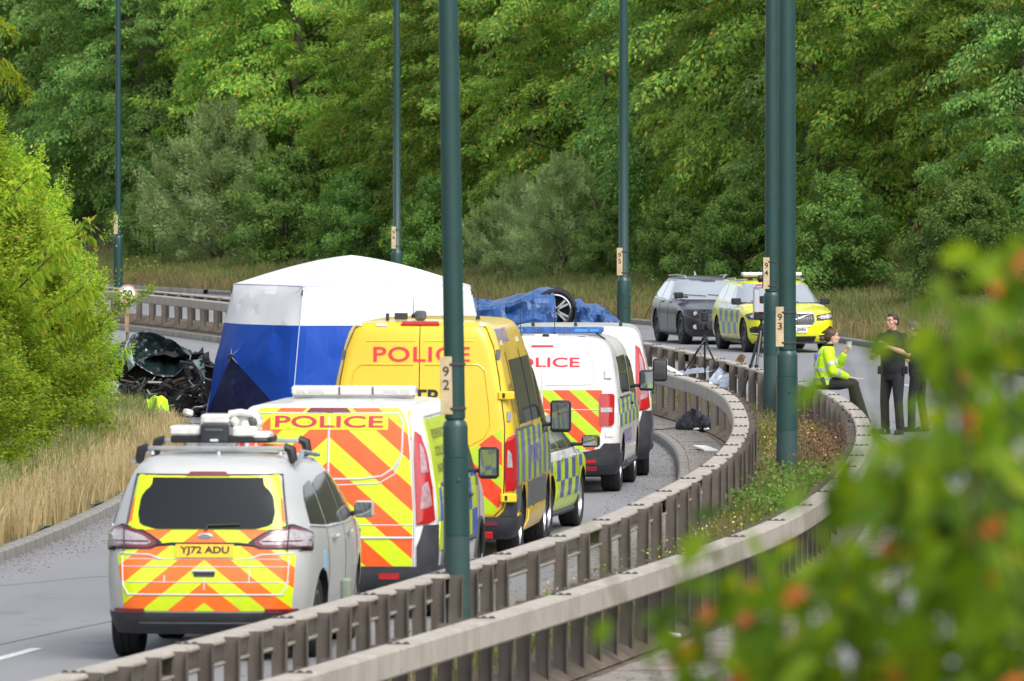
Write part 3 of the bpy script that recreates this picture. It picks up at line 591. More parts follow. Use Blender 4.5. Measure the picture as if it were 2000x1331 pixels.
def pl_left(o0, o1, d0, d1, pw=1.):
    def f(r, n):
        d = r.uniform(d0, d1, n); q = o0 + (o1 - o0) * r.rand(n) ** pw; q = np.maximum(q + .12 * np.sin(d * 1.9) + .1 * np.sin(d * 4.3), .14); return kerb_v(d) - q, d, .10 + np.minimum(q, 3) * .10 + np.maximum(0, q - 3) * .35
    return f
grass('grass', 9000, pl_left(.15, 2.2, 127, 150), .08, .24, .012, DRY, 7, label='short dry grass on the verge in front of the wrecked car')
grass('grass', 36000, pl_left(.15, 2.1, 86, 128), .18, .50, .011, DRY, 1, label='tall dry straw coloured grass along the left kerb')
grass('grass', 38000, pl_left(.7, 4.0, 86, 134), .22, .58, .012, MID, 2, label='half green grass between the dry grass and the bright bushes')
def pl_far(o0, o1, pw=1., d0=172, d1=312):
    def f(r, n):
        d = r.uniform(d0, d1, n); q = o0 + (o1 - o0) * r.rand(n) ** pw; s = (kerb_f(d + .5) - kerb_f(d - .5)); a = np.arctan(s); return kerb_f(d) + np.cos(a) * q, d - np.sin(a) * q, .10 + np.minimum(q, 5.5) * .13 + np.maximum(0, q - 5.5) * .33
    return f
grass('grass', 70000, pl_far(.2, 5.6), .10, .34, .024, TAN, 3, label='brown and tan grass on the verge below the wood')
grass('grass', 30000, pl_far(1.2, 4.2), .15, .38, .022, MID, 4, label='greenish band of grass halfway up the far verge')
# weeds between the barriers
def pl_med(d0, d1, lo=.12, hi=.88):
    def f(r, n):
        d = r.uniform(d0, d1, n); u = r.uniform(lo, hi, n); a, b_ = rail_l(d) + .2, rail_r(d) - .2; return a + (b_ - a) * u, d, np.full(n, SOIL)
    return f
WEED = leafmat('weed_leaves', [(0.077, 0.12, 0.021), (0.132, 0.17, 0.03675), (0.22, 0.2, 0.0735), (0.297, 0.22, 0.1155), (0.352, 0.25, 0.147), (0.44, 0.33, 0.21)], trans=.35, rough=.7, tree=0)
GWEED = leafmat('green_weeds', [(.05, .12, .02), (.08, .17, .025), (.11, .21, .03), (.15, .24, .04), (.2, .25, .06), (.3, .3, .1)], trans=.4, tree=0)
DOCK = leafmat('dead_dock', [(.09, .045, .028), (.13, .065, .04), (.17, .09, .055), (.2, .12, .07), (.15, .12, .05), (.1, .12, .04)], trans=.2, rough=.8, tree=0)
FLOW = leafmat('ragwort_flowers', [(.75, .55, .01), (.85, .68, .02), (.8, .7, .1), (.8, .75, .5), (.85, .8, .6), (.8, .75, .55)], trans=.2, tree=0)
grass('weeds', 9000, pl_med(92, 128), .06, .30, .012, WEED, 11, .5, 'straggling dry weeds between the two barriers')
grass('weeds', 3500, pl_med(60, 92), .05, .22, .012, WEED, 12, .5, 'sparse weeds between the near ends of the barriers')
grass('weeds', 2500, pl_med(128, 180), .05, .2, .012, WEED, 13, .5, 'sparse weeds between the far ends of the barriers')
def weedleaves(name, n, place, h0, h1, L, W, m, seed, label, clump=0):
    r = np.random.RandomState(seed); x, y, z = place(r, n)
    if clump:
        cx, cy, cz = place(r, clump); i = r.randint(0, clump, n); x = cx[i] + r.normal(0, .10, n); y = cy[i] + r.normal(0, .25, n)
    h = h0 + (h1 - h0) * r.rand(n) ** 1.2; base = np.stack([x, y, z + h], 1); V, Fc = leaf_quads(base, unit(r.normal(0, 1, (n, 3)) + np.array([0, 0, .2])), unit(r.normal(0, .6, (n, 3)) + np.array([0, -.3, 1])), L * r.uniform(.6, 1.3, n), W * r.uniform(.6, 1.3, n)); o = link(name, npmesh(name, V, Fc, m)); tag(o, label, 'weeds', kind='stuff')
weedleaves('weeds', 2800, pl_med(94, 106, .2, .8), .0, .42, .07, .04, GWEED, 14, 'leafy green weeds round the foot of lamp 93', 40)
weedleaves('weeds', 1100, pl_med(70, 93, .1, .8), .0, .25, .06, .035, GWEED, 15, 'low green weeds behind the near barrier', 40)
weedleaves('weeds', 12000, pl_med(103, 128, .1, .9), .0, .22, .05, .03, WEED, 16, 'mat of dry weeds round lamp 93', 90)
weedleaves('weeds', 2600, pl_med(105, 124, .45, .96), .0, .55, .045, .028, DOCK, 17, 'dead brown dock stalks against the barrier below the seated officer', 26)
weedleaves('flowers', 1000, pl_med(78, 126, .08, .92), .06, .30, .027, .027, FLOW, 18, 'small yellow and white flowers among the weeds')
# weeds and clutter between the far barriers, seen past the tent
# ------------------------------------------------------------------ the blurred shrub close to the camera at lower right
NEAR = leafmat('near_leaves', [(0.03028, 0.06769, 0.002268), (0.07568, 0.1562, 0.00378), (0.1169, 0.2187, 0.004536), (0.1926, 0.2915, 0.006048), (0.2752, 0.3228, 0.00756), (0.5503, 0.3125, 0.01512)], trans=.5, rough=.55, tree=0)
NEARO = leafmat('near_orange_leaves', [(0.4125, 0.075, 0.018), (0.54, 0.12, 0.024), (0.45, 0.18, 0.036)], trans=.45, rough=.55, tree=0)
r = np.random.RandomState(77); root = thing('shrub', (.95, 15.6, 0), 0, 'large leafy shrub close to the camera with a few orange leaves', 'shrub'); RL = np.array(root.location)
stems = []; b = MB()
def near_px(px, py, d): p = at(px, py, d); return np.array(p) - RL
for (x0, y0), (x1, y1), d in (((2040, 1200), (1930, 490), 15.3), ((1990, 1150), (1860, 520), 15.0), ((1980, 1500), (1990, 620), 15.6), ((1900, 1500), (1830, 520), 15.0), ((1800, 1500), (1700, 640), 15.9), ((1700, 1520), (1560, 880), 15.3), ((1600, 1520), (1420, 1010), 16.0), ((1500, 1540), (1280, 1060), 15.4), ((1400, 1560), (1140, 1010), 16.2), ((2050, 1300), (2060, 480), 15.2), ((1950, 1000), (1740, 470), 15.4), ((1900, 1200), (1640, 700), 15.8), ((2010, 1400), (1880, 760), 14.8), ((1850, 1450), (1900, 900), 14.6), ((1750, 1450), (1760, 820), 15.0), ((1650, 1500), (1640, 1060), 14.8), ((1560, 1500), (1520, 1130), 15.1), ((1980, 1450), (1960, 1050), 14.4), ((1880, 1480), (1840, 1080), 15.5), ((1440, 1540), (1400, 1180), 15.9)):
    a, e = near_px(x0, y0, d + .2), near_px(x1, y1, d); base = np.array([(r.uniform(-.15, .25)), r.uniform(-.2, .2), -.1]); mid = (a + e) / 2 + r.normal(0, .02, 3)
    b.tube([base, a, mid, e], [.016, .008, .005, .003], 6); stems.append((a, mid, e))
b.build('stem', mat('green_stem', (.10, .11, .03), .6, var=.3), root, 60)
B = []; A = []; 
for k, (a, mid, e) in enumerate(stems):
    n = 118 if k > 4 else 100
    n = {6: 60, 7: 36, 8: 18}.get(k, n)
    u = r.rand(n) ** .8; p = np.where((u < .5)[:, None], a + (mid - a) * (u * 2)[:, None], mid + (e - mid) * (u * 2 - 1)[:, None]); sd = np.sign(r.uniform(-1, 1, n)); off = np.stack([sd * r.rand(n) * .075, r.normal(0, .09, n), r.normal(-.01, .03, n)], 1)
    B.append(p + off); A.append(np.stack([sd * .7 + r.normal(0, .3, n), r.normal(0, .4, n), -.75 + r.normal(0, .35, n)], 1))
B = np.concatenate(B); A = unit(np.concatenate(A)); W_ = B + RL          # thin the leaves towards the top of the shrub, as it grows
qx = 1000 + W_[:, 0] * F / W_[:, 1]; qy = H0 + (CAM_H - W_[:, 2]) * F / W_[:, 1]
keep = np.where(qy < 880, np.where(qx < 1680, .05, np.where(qx < 1815, .05, np.where(qy < 600, np.where(qx > 1880, .6, .25), .72))), np.where(qy < 1060, np.where(qx < 1560, .3, np.where(qx < 1720, .42, .6)), np.where(qx < 1350, .5, .62)))
kp = r.rand(len(B)) < keep; B = B[kp]; A = A[kp]; n = len(B)
side_n = unit(np.array([0, -.8, .55]) + r.normal(0, .35, (n, 3))); Ls = .074 * r.uniform(.5, 1.15, n); Ws = Ls * r.uniform(.5, .68, n)
def big_leaf(base, ax, nr, L, W):
    """eight-point pointed oval leaf with a folded midrib"""
    sd = unit(np.cross(ax, nr)); nn = np.cross(sd, ax); prof = [(0, 0), (.18, .62), (.42, 1), (.7, .68), (1, 0)]; V = []
    for t, w in prof:
        c = base + ax * (L * t)[:, None] - nn * (L * .15 * t * t)[:, None]
        V += [c - sd * (W * w / 2)[:, None] + nn * (W * w * .14)[:, None], c, c + sd * (W * w / 2)[:, None] + nn * (W * w * .14)[:, None]]
    V = np.stack(V, 1).reshape(-1, 3); k = np.arange(len(base))[:, None] * 15; q = []
    for i in range(4): q += [k + np.array([i * 3, i * 3 + 1, i * 3 + 4, i * 3 + 3]), k + np.array([i * 3 + 1, i * 3 + 2, i * 3 + 5, i * 3 + 4])]
    return V, np.concatenate(q)
ro = r.rand(n) < .045; Ls[ro] *= .72; Ws[ro] *= .72
for nm, msk, mm in (('leaves', ~ro, NEAR), ('orange_leaves', ro, NEARO)): V, Fc = big_leaf(B[msk], A[msk], side_n[msk], Ls[msk], Ws[msk]); link(nm, npmesh(nm, V, Fc, mm, True), root)
# ------------------------------------------------------------------ vehicles
P_WHITE = mat('white_paint', (.78, .78, .775), .30, coat=.5, var=.14, vscale=2.5, dark=(.66, .645, .61))
P_SILVER = mat('moon_silver_paint', (.52, .525, .515), .40, .2, coat=.25, var=.05, vscale=2)
P_YEL = mat('van_yellow_paint', (.78, .52, .012), .32, coat=.5, var=.08, vscale=2)
P_LIME = mat('fluorescent_yellow', YEL, .32, coat=.4, var=.06, vscale=3)
P_GREY = mat('dark_grey_paint', (.016, .018, .026), .3, .1, coat=.45)
P_VOL = mat('bright_yellow_paint', (.70, .70, .006), .3, coat=.5, var=.05)
P_BLUE = mat('police_blue_panel', BLU, .3, coat=.3, var=.1)
M_GLASS = mat('tinted_glass', (.010, .013, .016), .06, spec=.35)
M_GLASS2 = mat('sky_paled_glass', (.30, .34, .37), .05, spec=1.0, coat=1.0)  # pale base colour paints in the bright sky that the glass reflects
M_CLAD = mat('dark_grey_plastic', (.035, .038, .044), .55, var=.25, vscale=8)
M_CLAD2 = mat('mid_grey_plastic', (.10, .105, .11), .5, var=.2, vscale=8)
M_SEAL = mat('black_trim', (.012, .012, .014), .45)
M_RUB = mat('tyre_rubber', (.018, .018, .019), .8, var=.3, vscale=20)
M_RIM = mat('alloy', (.50, .51, .53), .3, .8); M_RIMD = mat('dark_alloy', (.08, .08, .085), .35, .7)
M_RED = mat('red_lens', (.42, .006, .012), .12, coat=1.0); M_DRED = mat('dark_red_lens', (.16, .008, .02), .15, coat=1.0)
M_PINK = mat('pinkish_lens', (.42, .25, .27), .15, coat=1.0, var=.3, vscale=25); M_CLEAR = mat('clear_lens', (.46, .42, .43), .12, .2, coat=1.0, var=.25, vscale=25); M_CHROME = mat('chrome', (.75, .75, .76), .12, .95)
M_REDP = mat('red_print', (.70, .03, .05), .4); M_DREDP = mat('dark_red_print', (.52, .03, .055), .4); M_PURP = mat('violet_print', (.22, .2, .5), .4)
M_TAPE = mat('pale_seam', (.60, .61, .62), .5); M_GAP = mat('panel_gap', (.02, .02, .02), .8)
M_PLY = mat('yellow_plate', (.80, .50, .01), .35, coat=.3); M_PLW = mat('white_plate', (.72, .73, .74), .35, coat=.3)
M_UNDER = mat('underbody', (.012, .012, .013), .9)
M_MIRR = mat('mirror_glass', (.33, .37, .40), .03, .9); M_LENSW = mat('white_lens', (.74, .73, .70), .25, coat=.6, var=.12, vscale=14); M_LENSB = mat('blue_lens', (.03, .12, .42), .15, coat=1.0, var=.35, vscale=16)

class Car:
    def __init__(s, kind, loc, rz, keys, label, cat, paint, bow=.06, fbow=.12, sbow=.02, group=None, arches=None, wheel_r=.34, wheel_w=.235, rim=.22, under=True, rimmat=None, xs=1.):
        s.xs = xs; s.k = np.array(keys, float); s.z0, s.z1 = s.k[0, 0], s.k[-1, 0]; s.fs = [pchip(s.k[:, 0], s.k[:, i]) for i in range(1, 7)]
        s.yf = s.k[:, 3].max(); s.oy = s.yf / 2; s.bow = bow; s.fb = fbow; s.sb = sbow
        s.root = thing(kind, loc, rz, label, cat, group); s.paint = paint; s.wr = wheel_r
        s.body(paint, arches)
        hw = float(s.fs[0](.5))
        s.wheels(arches, hw, wheel_r, wheel_w, rim, rimmat or M_RIM)
    def prm(s, z): return [float(f(z)) for f in s.fs]
    def P(s, face, u, z):
        hw, yr, yf, rx, rr, rf = s.prm(z)
        if face == 'f': t = 5 - abs(u)
        else: t = abs(u)
        sg = 1 if u >= 0 else -1
        if t <= 1: x = (hw - rx) * t; y = yr
        elif t <= 2: a = (t - 1) * PI / 2; x = hw - rx + rx * math.sin(a); y = yr + rr * (1 - math.cos(a))
        elif t <= 3: x = hw; y = yr + rr + (yf - rf - yr - rr) * (t - 2)
        elif t <= 4: a = (t - 3) * PI / 2; x = hw - rx + rx * math.cos(a); y = yf - rf + rf * math.sin(a)
        else: x = (hw - rx) * (5 - t); y = yf
        if t < 2: y += s.bow * (x / hw) ** 2 * (1 if t <= 1 else 1 - (t - 1) * .0)
        if t > 3: y -= s.fb * (x / hw) ** 2
        if 2 <= t <= 3: y += s.bow * (3 - t) - s.fb * (t - 2)
        x *= 1 - s.sb * ((y - s.oy) / s.oy) ** 2
        return Vector((sg * x, y - s.oy, z))
    def u_of(s, face, a, z):
        hw, yr, yf, rx, rr, rf = s.prm(z)
        if isinstance(a, tuple): return a[1]
        if face in 'rf':
            x = abs(a) * (s.xs if face == 'r' else 1) / (1 - s.sb); t = x / (hw - rx) if x <= hw - rx else 1 + math.asin(min(1, (x - (hw - rx)) / rx)) / (PI / 2)
            return math.copysign(t, a)
        sgn = 1 if face == 's' else -1                       # side: a = distance from the rear; 's' right, 'l' left
        lo, hi = 1.0, 4.0
        for _ in range(24):
            mid = (lo + hi) / 2
            if s.P('r', mid, z).y + s.oy < a: lo = mid
            else: hi = mid
        return sgn * (lo + hi) / 2
    def S(s, face, u, z, off=0.):
        f = 'f' if face == 'f' else 'r'; p = s.P(f, u, z)
        if off == 0: return p
        e = .01; du = s.P(f, u + e, z) - s.P(f, u - e, z); za, zb = min(z + .01, s.z1), max(z - .01, s.z0); dz = s.P(f, u, za) - s.P(f, u, zb); n = du.cross(dz)
        if n.length < 1e-9: return p
        n.normalize()
        if n.dot(Vector((p.x, p.y, 0))) < 0: n = -n
        return p + n * off
    def pt(s, face, a, z, off=0.): return s.S(face, s.u_of(face, a, z), z, off)
    def body(s, paint, arches):
        zs = []
        for i in range(len(s.k) - 1): zs += list(np.linspace(s.k[i, 0], s.k[i + 1, 0], 4)[:-1])
        zs.append(s.z1); ts = list(np.linspace(0, 1, 7)) + list(np.linspace(1, 2, 9)[1:]) + list(np.linspace(2, 3, 19)[1:]) + list(np.linspace(3, 4, 9)[1:]) + list(np.linspace(4, 5, 7)[1:])
        loop = ts + [-t for t in ts[-2:0:-1]]; b = MB(); n = len(loop); V = [s.P('r', u, z) for z in zs for u in loop]
        Fq = [(i * n + k, i * n + (k + 1) % n, (i + 1) * n + (k + 1) % n, (i + 1) * n + k) for i in range(len(zs) - 1) for k in range(n)] + [tuple(range(n))[::-1], tuple(range((len(zs) - 1) * n, len(zs) * n))]
        b.add(V, Fq); o = b.build('body', [paint, M_UNDER], s.root)
        if arches:
            for ya, rad in arches:
                c = MB(); c.cm = 0; hw = float(s.fs[0](.5))
                for sg in (-1, 1): c.lathe([(rad, -.22), (rad, .25)], 32, Matrix.Translation((sg * hw * (1 - s.sb * ((ya - s.oy) / s.oy) ** 2), ya - s.oy, s.wr + .01)) @ Matrix.Rotation(PI / 2, 4, 'Y'))
                co = c.build('cutter', M_UNDER); md = o.modifiers.new('arch', 'BOOLEAN'); md.operation = 'DIFFERENCE'; md.object = co; md.solver = 'EXACT'; md.material_mode = 'TRANSFER'
                co.matrix_parent_inverse = Matrix.Identity(4); co.parent = s.root
                apply_mods(o); me = co.data; bpy.data.objects.remove(co); bpy.data.meshes.remove(me)
        o.data.polygons.foreach_set('use_smooth', [True] * len(o.data.polygons)); o.data.set_sharp_from_angle(angle=math.radians(38)); s.bodyo = o
    def wheels(s, arches, hw, r, w, rim, rimmat):
        if not arches: return
        T_ = MB(); M = Matrix.Rotation(PI / 2, 4, 'Y'); h = w / 2
        T_.lathe([(rim, -h * .8), (r - .045, -h), (r - .012, -h * .9), (r, -h * .72), (r, -h * .3), (r - .008, -h * .28), (r - .008, -h * .22), (r, -h * .2), (r, h * .2), (r - .008, h * .22), (r - .008, h * .28), (r, h * .3), (r, h * .72), (r - .012, h * .9), (r - .045, h), (rim, h * .8)], 40, M, True); tm = T_.mesh('tyre', M_RUB, 30)
        R_ = MB(); R_.lathe([(rim + .006, h * .84), (rim - .012, h * .88), (rim - .03, h * .55), (rim - .035, -h * .7)], 36, M, False, False); 
        for i in range(5):
            for dd in (-.16, .16):
                a = 2 * PI * i / 5 + dd; c = (rim - .02) / 2; R_.box((h * .55, math.cos(a) * c, math.sin(a) * c), (.035, .035, rim - .03), (a - PI / 2, 0, 0) if False else Matrix.Rotation(a - PI / 2, 3, 'X'))
        R_.lathe([(.0, h * .62), (.05, h * .62), (.06, h * .4), (.06, h * .2)], 16, M); R_.cm = 1; R_.lathe([(rim - .04, -h * .1), (0, -h * .1)], 24, M); rm = R_.mesh('rim', [rimmat, M_UNDER], 30)
        for ya, rad in arches:
            for sg in (1, -1):
                wl_ = bpy.data.objects.new('wheel', None); COL.objects.link(wl_); wl_.parent = s.root; tk = 1 - s.sb * ((ya - s.oy) / s.oy) ** 2; wl_.location = (sg * (hw * tk - w / 2 - .02), ya - s.oy, r); wl_.rotation_euler = (0, 0, 0 if sg > 0 else PI); wl_.empty_display_size = .2
                link('tyre', tm, wl_); link('rim', rm, wl_)
    # ---- pieces laid on the body's own surface
    def patch(s, name, face, poly, m, off=.004, parent=None, nz=10, nu=8, skirt=.012, smooth=35, zs=None):
        zz = [q[1] for q in poly]; z0, z1 = min(zz), max(zz); e = (z1 - z0) * 1e-4; c = [z0 + e + (z1 - z0 - 2 * e) * (.5 - .5 * math.cos(PI * i / nz)) for i in range(nz + 1)]; rows = []
        for z in c:
            us = []
            for i in range(len(poly)):
                (a0, za), (a1, zb) = poly[i], poly[(i + 1) % len(poly)]
                if (za - z) * (zb - z) < 0:
                    q = (z - za) / (zb - za); ua, ub = s.u_of(face, a0, z), s.u_of(face, a1, z); us.append(ua + (ub - ua) * q)
            if len(us) >= 2: rows.append((z, min(us), max(us)))
        return s.grid(name, face, rows, m, off, parent, nu, skirt, smooth)
    def grid(s, name, face, rows, m, off, parent, nu, skirt, smooth):
        b = MB(); n = nu + 1; V = [s.S(face, u0 + (u1 - u0) * j / nu, z, off) for z, u0, u1 in rows for j in range(n)]; R = len(rows)
        Fq = [(i * n + j, i * n + j + 1, (i + 1) * n + j + 1, (i + 1) * n + j) for i in range(R - 1) for j in range(nu)]
        if skirt:
            per = [j for j in range(n)] + [i * n + n - 1 for i in range(1, R)] + [(R - 1) * n + j for j in range(n - 2, -1, -1)] + [i * n for i in range(R - 2, 0, -1)]
            uz = [(rows[q // n][1] + (rows[q // n][2] - rows[q // n][1]) * (q % n) / nu, rows[q // n][0]) for q in per]; k0 = len(V)
            V += [s.S(face, u, z, off - skirt) for u, z in uz]; L = len(per)
            Fq += [(per[i], per[(i + 1) % L], k0 + (i + 1) % L, k0 + i) for i in range(L)]
        b.add(V, Fq); return b.build(name, m, parent or s.root, smooth)
    def line(s, name, face, pts, r, m, off=0., parent=None, n=6, flat=1.):
        b = MB(); P = []
        for i in range(len(pts) - 1):
            (a0, z0), (a1, z1) = pts[i], pts[i + 1]; st = max(2, int(max(abs((a1 - a0) if not isinstance(a0, tuple) else .5), abs(z1 - z0)) / .09) + 1)
            for k in range(st): q = k / st; P.append(s.pt(face, a0 + (a1 - a0) * q if not isinstance(a0, tuple) else ('t', a0[1] + (a1[1] - a0[1]) * q), z0 + (z1 - z0) * q, off))
        P.append(s.pt(face, *pts[-1], off)); b.tube(P, r, n); return b.build(name, m, parent or s.root, 50)
    def text(s, name, face, txt, a, z, w, h, m, off=.008, parent=None, bold=.02, gap=1.):
        v, f = text_fit(txt, w, h, bold, gap); b = MB(); sg = -1 if face in 'fl' else 1
        b.add([s.pt(face, a + sg * x, z + y, off) for x, y in v], f); me = bpy.data.meshes.new(name); me.from_pydata(b.v, [], b.f); me.materials.append(m); return link(name, me, parent or s.root)
    def plate(s, face, txt, z, m, a=0., tilt=0.):
        p = s.patch('number_plate', face, [(a - .26, z - .055), (a + .26, z - .055), (a + .26, z + .055), (a - .26, z + .055)], m, .022, nz=2, nu=4, skirt=.03); s.text('lettering', face, txt, a, z, .44, .076, M_BLACK, .0255, p, .03)
    def mirror(s, y, z, w=.22, h=.17, arm=.10, reach=.02, cab=None, face_front=False, m=None, d=.12):
        for sg in (1, -1):
            x = abs(s.P('r', s.u_of('s', y, z), z).x) + reach; c = (sg * (x + arm + w / 2), y - s.oy, z + h * .25); b = MB()
            b.rbox(c, (w, d, h), .035); o = b.build('mirror', m or M_SEAL, s.root, 35)
            b = MB(); b.tube([(sg * (x - .04), y - s.oy + .02, z), (sg * (x + arm + w * .3), y - s.oy, z + .0)], [.04, .03], 8, flat=.6); b.build('mirror_arm', M_SEAL, o, 40)
            b = MB(); b.rbox((c[0], c[1] - d / 2 - .001, c[2] + .004), (w * .84, .008, h * .80), .003, n=1); b.build('mirror_glass', M_MIRR, o)
def rpoly(a0, z0, a1, z1, r=.05, n=4, rt=None):
    """rounded rectangle outline"""
    P = []
    for cx, cz, s0 in ((a1 - r, z1 - r, 0), (a0 + r, z1 - r, 90), (a0 + r, z0 + r, 180), (a1 - r, z0 + r, 270)):
        for i in range(n + 1): q = math.radians(s0 + 90 * i / n); P.append((cx + r * math.cos(q), cz + r * math.sin(q)))
    return P
def frame_pts(P): return P + [P[0]]
def place(X, d, yaw, L):
    """root position and turn for a vehicle whose rear stands at (X, d), heading away"""
    return (X + math.sin(yaw) * L / 2, d + math.cos(yaw) * L / 2, 0), -yaw

# ---- 1 the silver people carrier
L = 4.85; loc, rz = place(-2.55, 76.3, .088, L)
gk = [(.20, .84, .16, 4.70, .30, .30, .45), (.34, .90, .03, 4.82, .26, .28, .45), (.60, .93, 0, 4.85, .26, .30, .5), (.75, .935, .02, 4.82, .26, .32, .55), (.90, .93, .05, 4.68, .27, .34, .5), (1.0, .92, .08, 4.3, .27, .36, .4), (1.08, .905, .11, 3.78, .27, .38, .35), (1.25, .85, .17, 3.42, .25, .38, .3), (1.42, .785, .235, 3.08, .22, .36, .3), (1.56, .715, .30, 2.78, .2, .3, .3), (1.64, .65, .37, 2.55, .2, .3, .3), (1.685, .54, .55, 2.3, .2, .3, .3), (1.70, .30, .85, 1.9, .15, .2, .2)]
car = Car('people_carrier', loc, rz, gk, 'silver police people carrier with orange and yellow chevrons and roof rack gear', 'car', P_SILVER, sbow=.13, xs=.925, arches=((.95, .375), (3.80, .375)), wheel_r=.345)
CH1 = chevron('carrier_chevrons', .36, .684, .82, ora=(.90, .16, .006)); CH1U = chevron('carrier_upper_chevrons', .36, .35, .82, ora=(.90, .16, .006))
lo = car.patch('tailgate', 'r', [(-.72, .40), (.76, .40), (.78, .60), (.79, .90), (.42, .948), (-.42, .948), (-.79, .90), (-.74, .60)], CH1, .006, nz=12, nu=20)
up = car.patch('tailgate_upper', 'r', [(-.69, .965), (.69, .965), (.70, 1.08), (.60, 1.545), (-.60, 1.545), (-.70, 1.08)], CH1U, .006, nz=12, nu=20)
car.patch('tailgate_surround', 'r', [(-.665, 1.085), (.665, 1.085), (.60, 1.535), (-.60, 1.535)], P_LIME, .010, nz=10, nu=16)
car.patch('rear_window', 'r', [(-.44, 1.088), (.44, 1.088), (.585, 1.125), (.60, 1.22), (.575, 1.36), (.54, 1.41), (.49, 1.45), (.48, 1.518), (-.48, 1.518), (-.49, 1.45), (-.54, 1.41), (-.575, 1.36), (-.60, 1.22), (-.585, 1.125)], M_GLASS, .016, nz=18, nu=16, skirt=.014)
car.patch('brake_light', 'r', [(-.19, 1.532), (.19, 1.532), (.15, 1.566), (-.15, 1.566)], M_DRED, .02, nz=3, nu=6)
car.line('window_seal', 'r', [(-.70, .955), (-.71, 1.09), (-.625, 1.545), (.625, 1.545), (.71, 1.09), (.70, .955)], .009, M_SEAL, .004)
car.line('trim', 'r', [(-.44, .955), (-.30, .968), (.30, .968), (.44, .955)], .013, M_SEAL, .008)
for sg in (1, -1):
    tl = car.patch('tail_light', 'r', [(sg * .37, .965), (sg * .48, .925), (('t', sg * 1.86), .905), (('t', sg * 1.95), 1.0), (('t', sg * 1.80), 1.09), (sg * .70, 1.125), (sg * .56, 1.085)] if False else [(sg * .37, .97), (sg * .50, .915), (sg * .895, .90), (sg * .90, 1.05), (sg * .74, 1.13), (sg * .54, 1.08)], M_SEAL, .012, nz=10, nu=12)
    car.patch('red_surround', 'r', [(sg * .41, .968), (sg * .52, .93), (sg * .885, .915), (sg * .89, 1.04), (sg * .74, 1.112), (sg * .56, 1.065)], M_DRED, .016, tl, 10, 12)
    car.patch('lens', 'r', [(sg * .47, .975), (sg * .55, .945), (sg * .865, .935), (sg * .872, 1.03), (sg * .74, 1.085), (sg * .58, 1.045)], M_CLEAR, .020, tl, 8, 10)
    car.line('light_strip', 'r', [(sg * .50, .985), (sg * .86, .985)], .007, M_DRED, .022, tl)
    car.line('lens_joint', 'r', [(sg * .715, .90), (sg * .715, 1.125)], .006, M_SEAL, .022, tl)
    car.patch('reflector', 'r', [(sg * .54, .385), (sg * .80, .385), (sg * .80, .42), (sg * .54, .42)], M_DRED, .02, nz=3, nu=6)
car.plate('r', 'YJ72 ADU', .905, M_PLY)
Z = lambda y: 4.3 - (y - 280) / 234
for z, w in ((.838, .70), (.775, .745), (.645, .745)): car.line('panel_seam', 'r', [(-w, z), (w, z)], .004, M_TAPE, .008)
car.line('panel_seam', 'r', [(-.70, .54), (.70, .54)], .008, M_TAPE, .008); car.line('panel_seam', 'r', [(-.74, .86), (-.73, .62), (-.68, .535)], .007, M_TAPE, .008); car.line('panel_seam', 'r', [(.74, .86), (.73, .62), (.68, .535)], .007, M_TAPE, .008)
car.line('panel_seam', 'r', [(-.76, .885), (-.5, .875), (-.40, .84)], .008, M_TAPE, .008); car.line('panel_seam', 'r', [(.76, .885), (.5, .875), (.40, .84)], .008, M_TAPE, .008)
for x, z0, z1 in ((-.36, .64, .70), (.40, .64, .76), (0, .58, .68)): car.line('panel_seam', 'r', [(x, z0), (x, z1)], .006, M_TAPE, .008)
car.patch('handle_recess', 'r', [(-.09, .69), (.09, .69), (.10, .735), (-.10, .735)], M_CLAD, .012, nz=4, nu=6); car.line('handle', 'r', [(-.10, .738), (.10, .738)], .014, M_CHROME, .022)
b = MB(); bp = car.pt('r', 0, 1.028, .010); b.lathe([(.062, -.004), (.062, .006), (.050, .010)], 24, Matrix.Translation(bp) @ Matrix.Rotation(PI / 2, 4, 'X') @ Matrix.Diagonal((1, .42, 1, 1))); bd = b.build('badge', M_CHROME, car.root, 40); b = MB(); b.lathe([(.050, .008), (.046, .012), (0, .012)], 24, Matrix.Translation(bp) @ Matrix.Rotation(PI / 2, 4, 'X') @ Matrix.Diagonal((1, .40, 1, 1))); b.build('badge_centre', mat('badge_grey', (.30, .32, .36), .3, .5), bd, 40)
car.line('wiper', 'r', [(0, 1.075), (.02, 1.115), (.30, 1.125)], .012, M_SEAL, .03)
bm2 = car.grid('bumper', 'r', [(z, -2.25, 2.25) for z in (.205, .25, .30, .36, .385)], M_CLAD, .012, None, 40, .02, 35)
car.line('bumper_step', 'r', [(('t', -1.0), .30), (('t', 1.0), .30)], .012, M_CLAD, .012)
WIN = [(.62, 1.10, 1.30, 1.46, .85), (1.42, 1.075, 2.28, 1.50, 1.42), (2.40, 1.07, 3.30, 1.50, 2.40)]
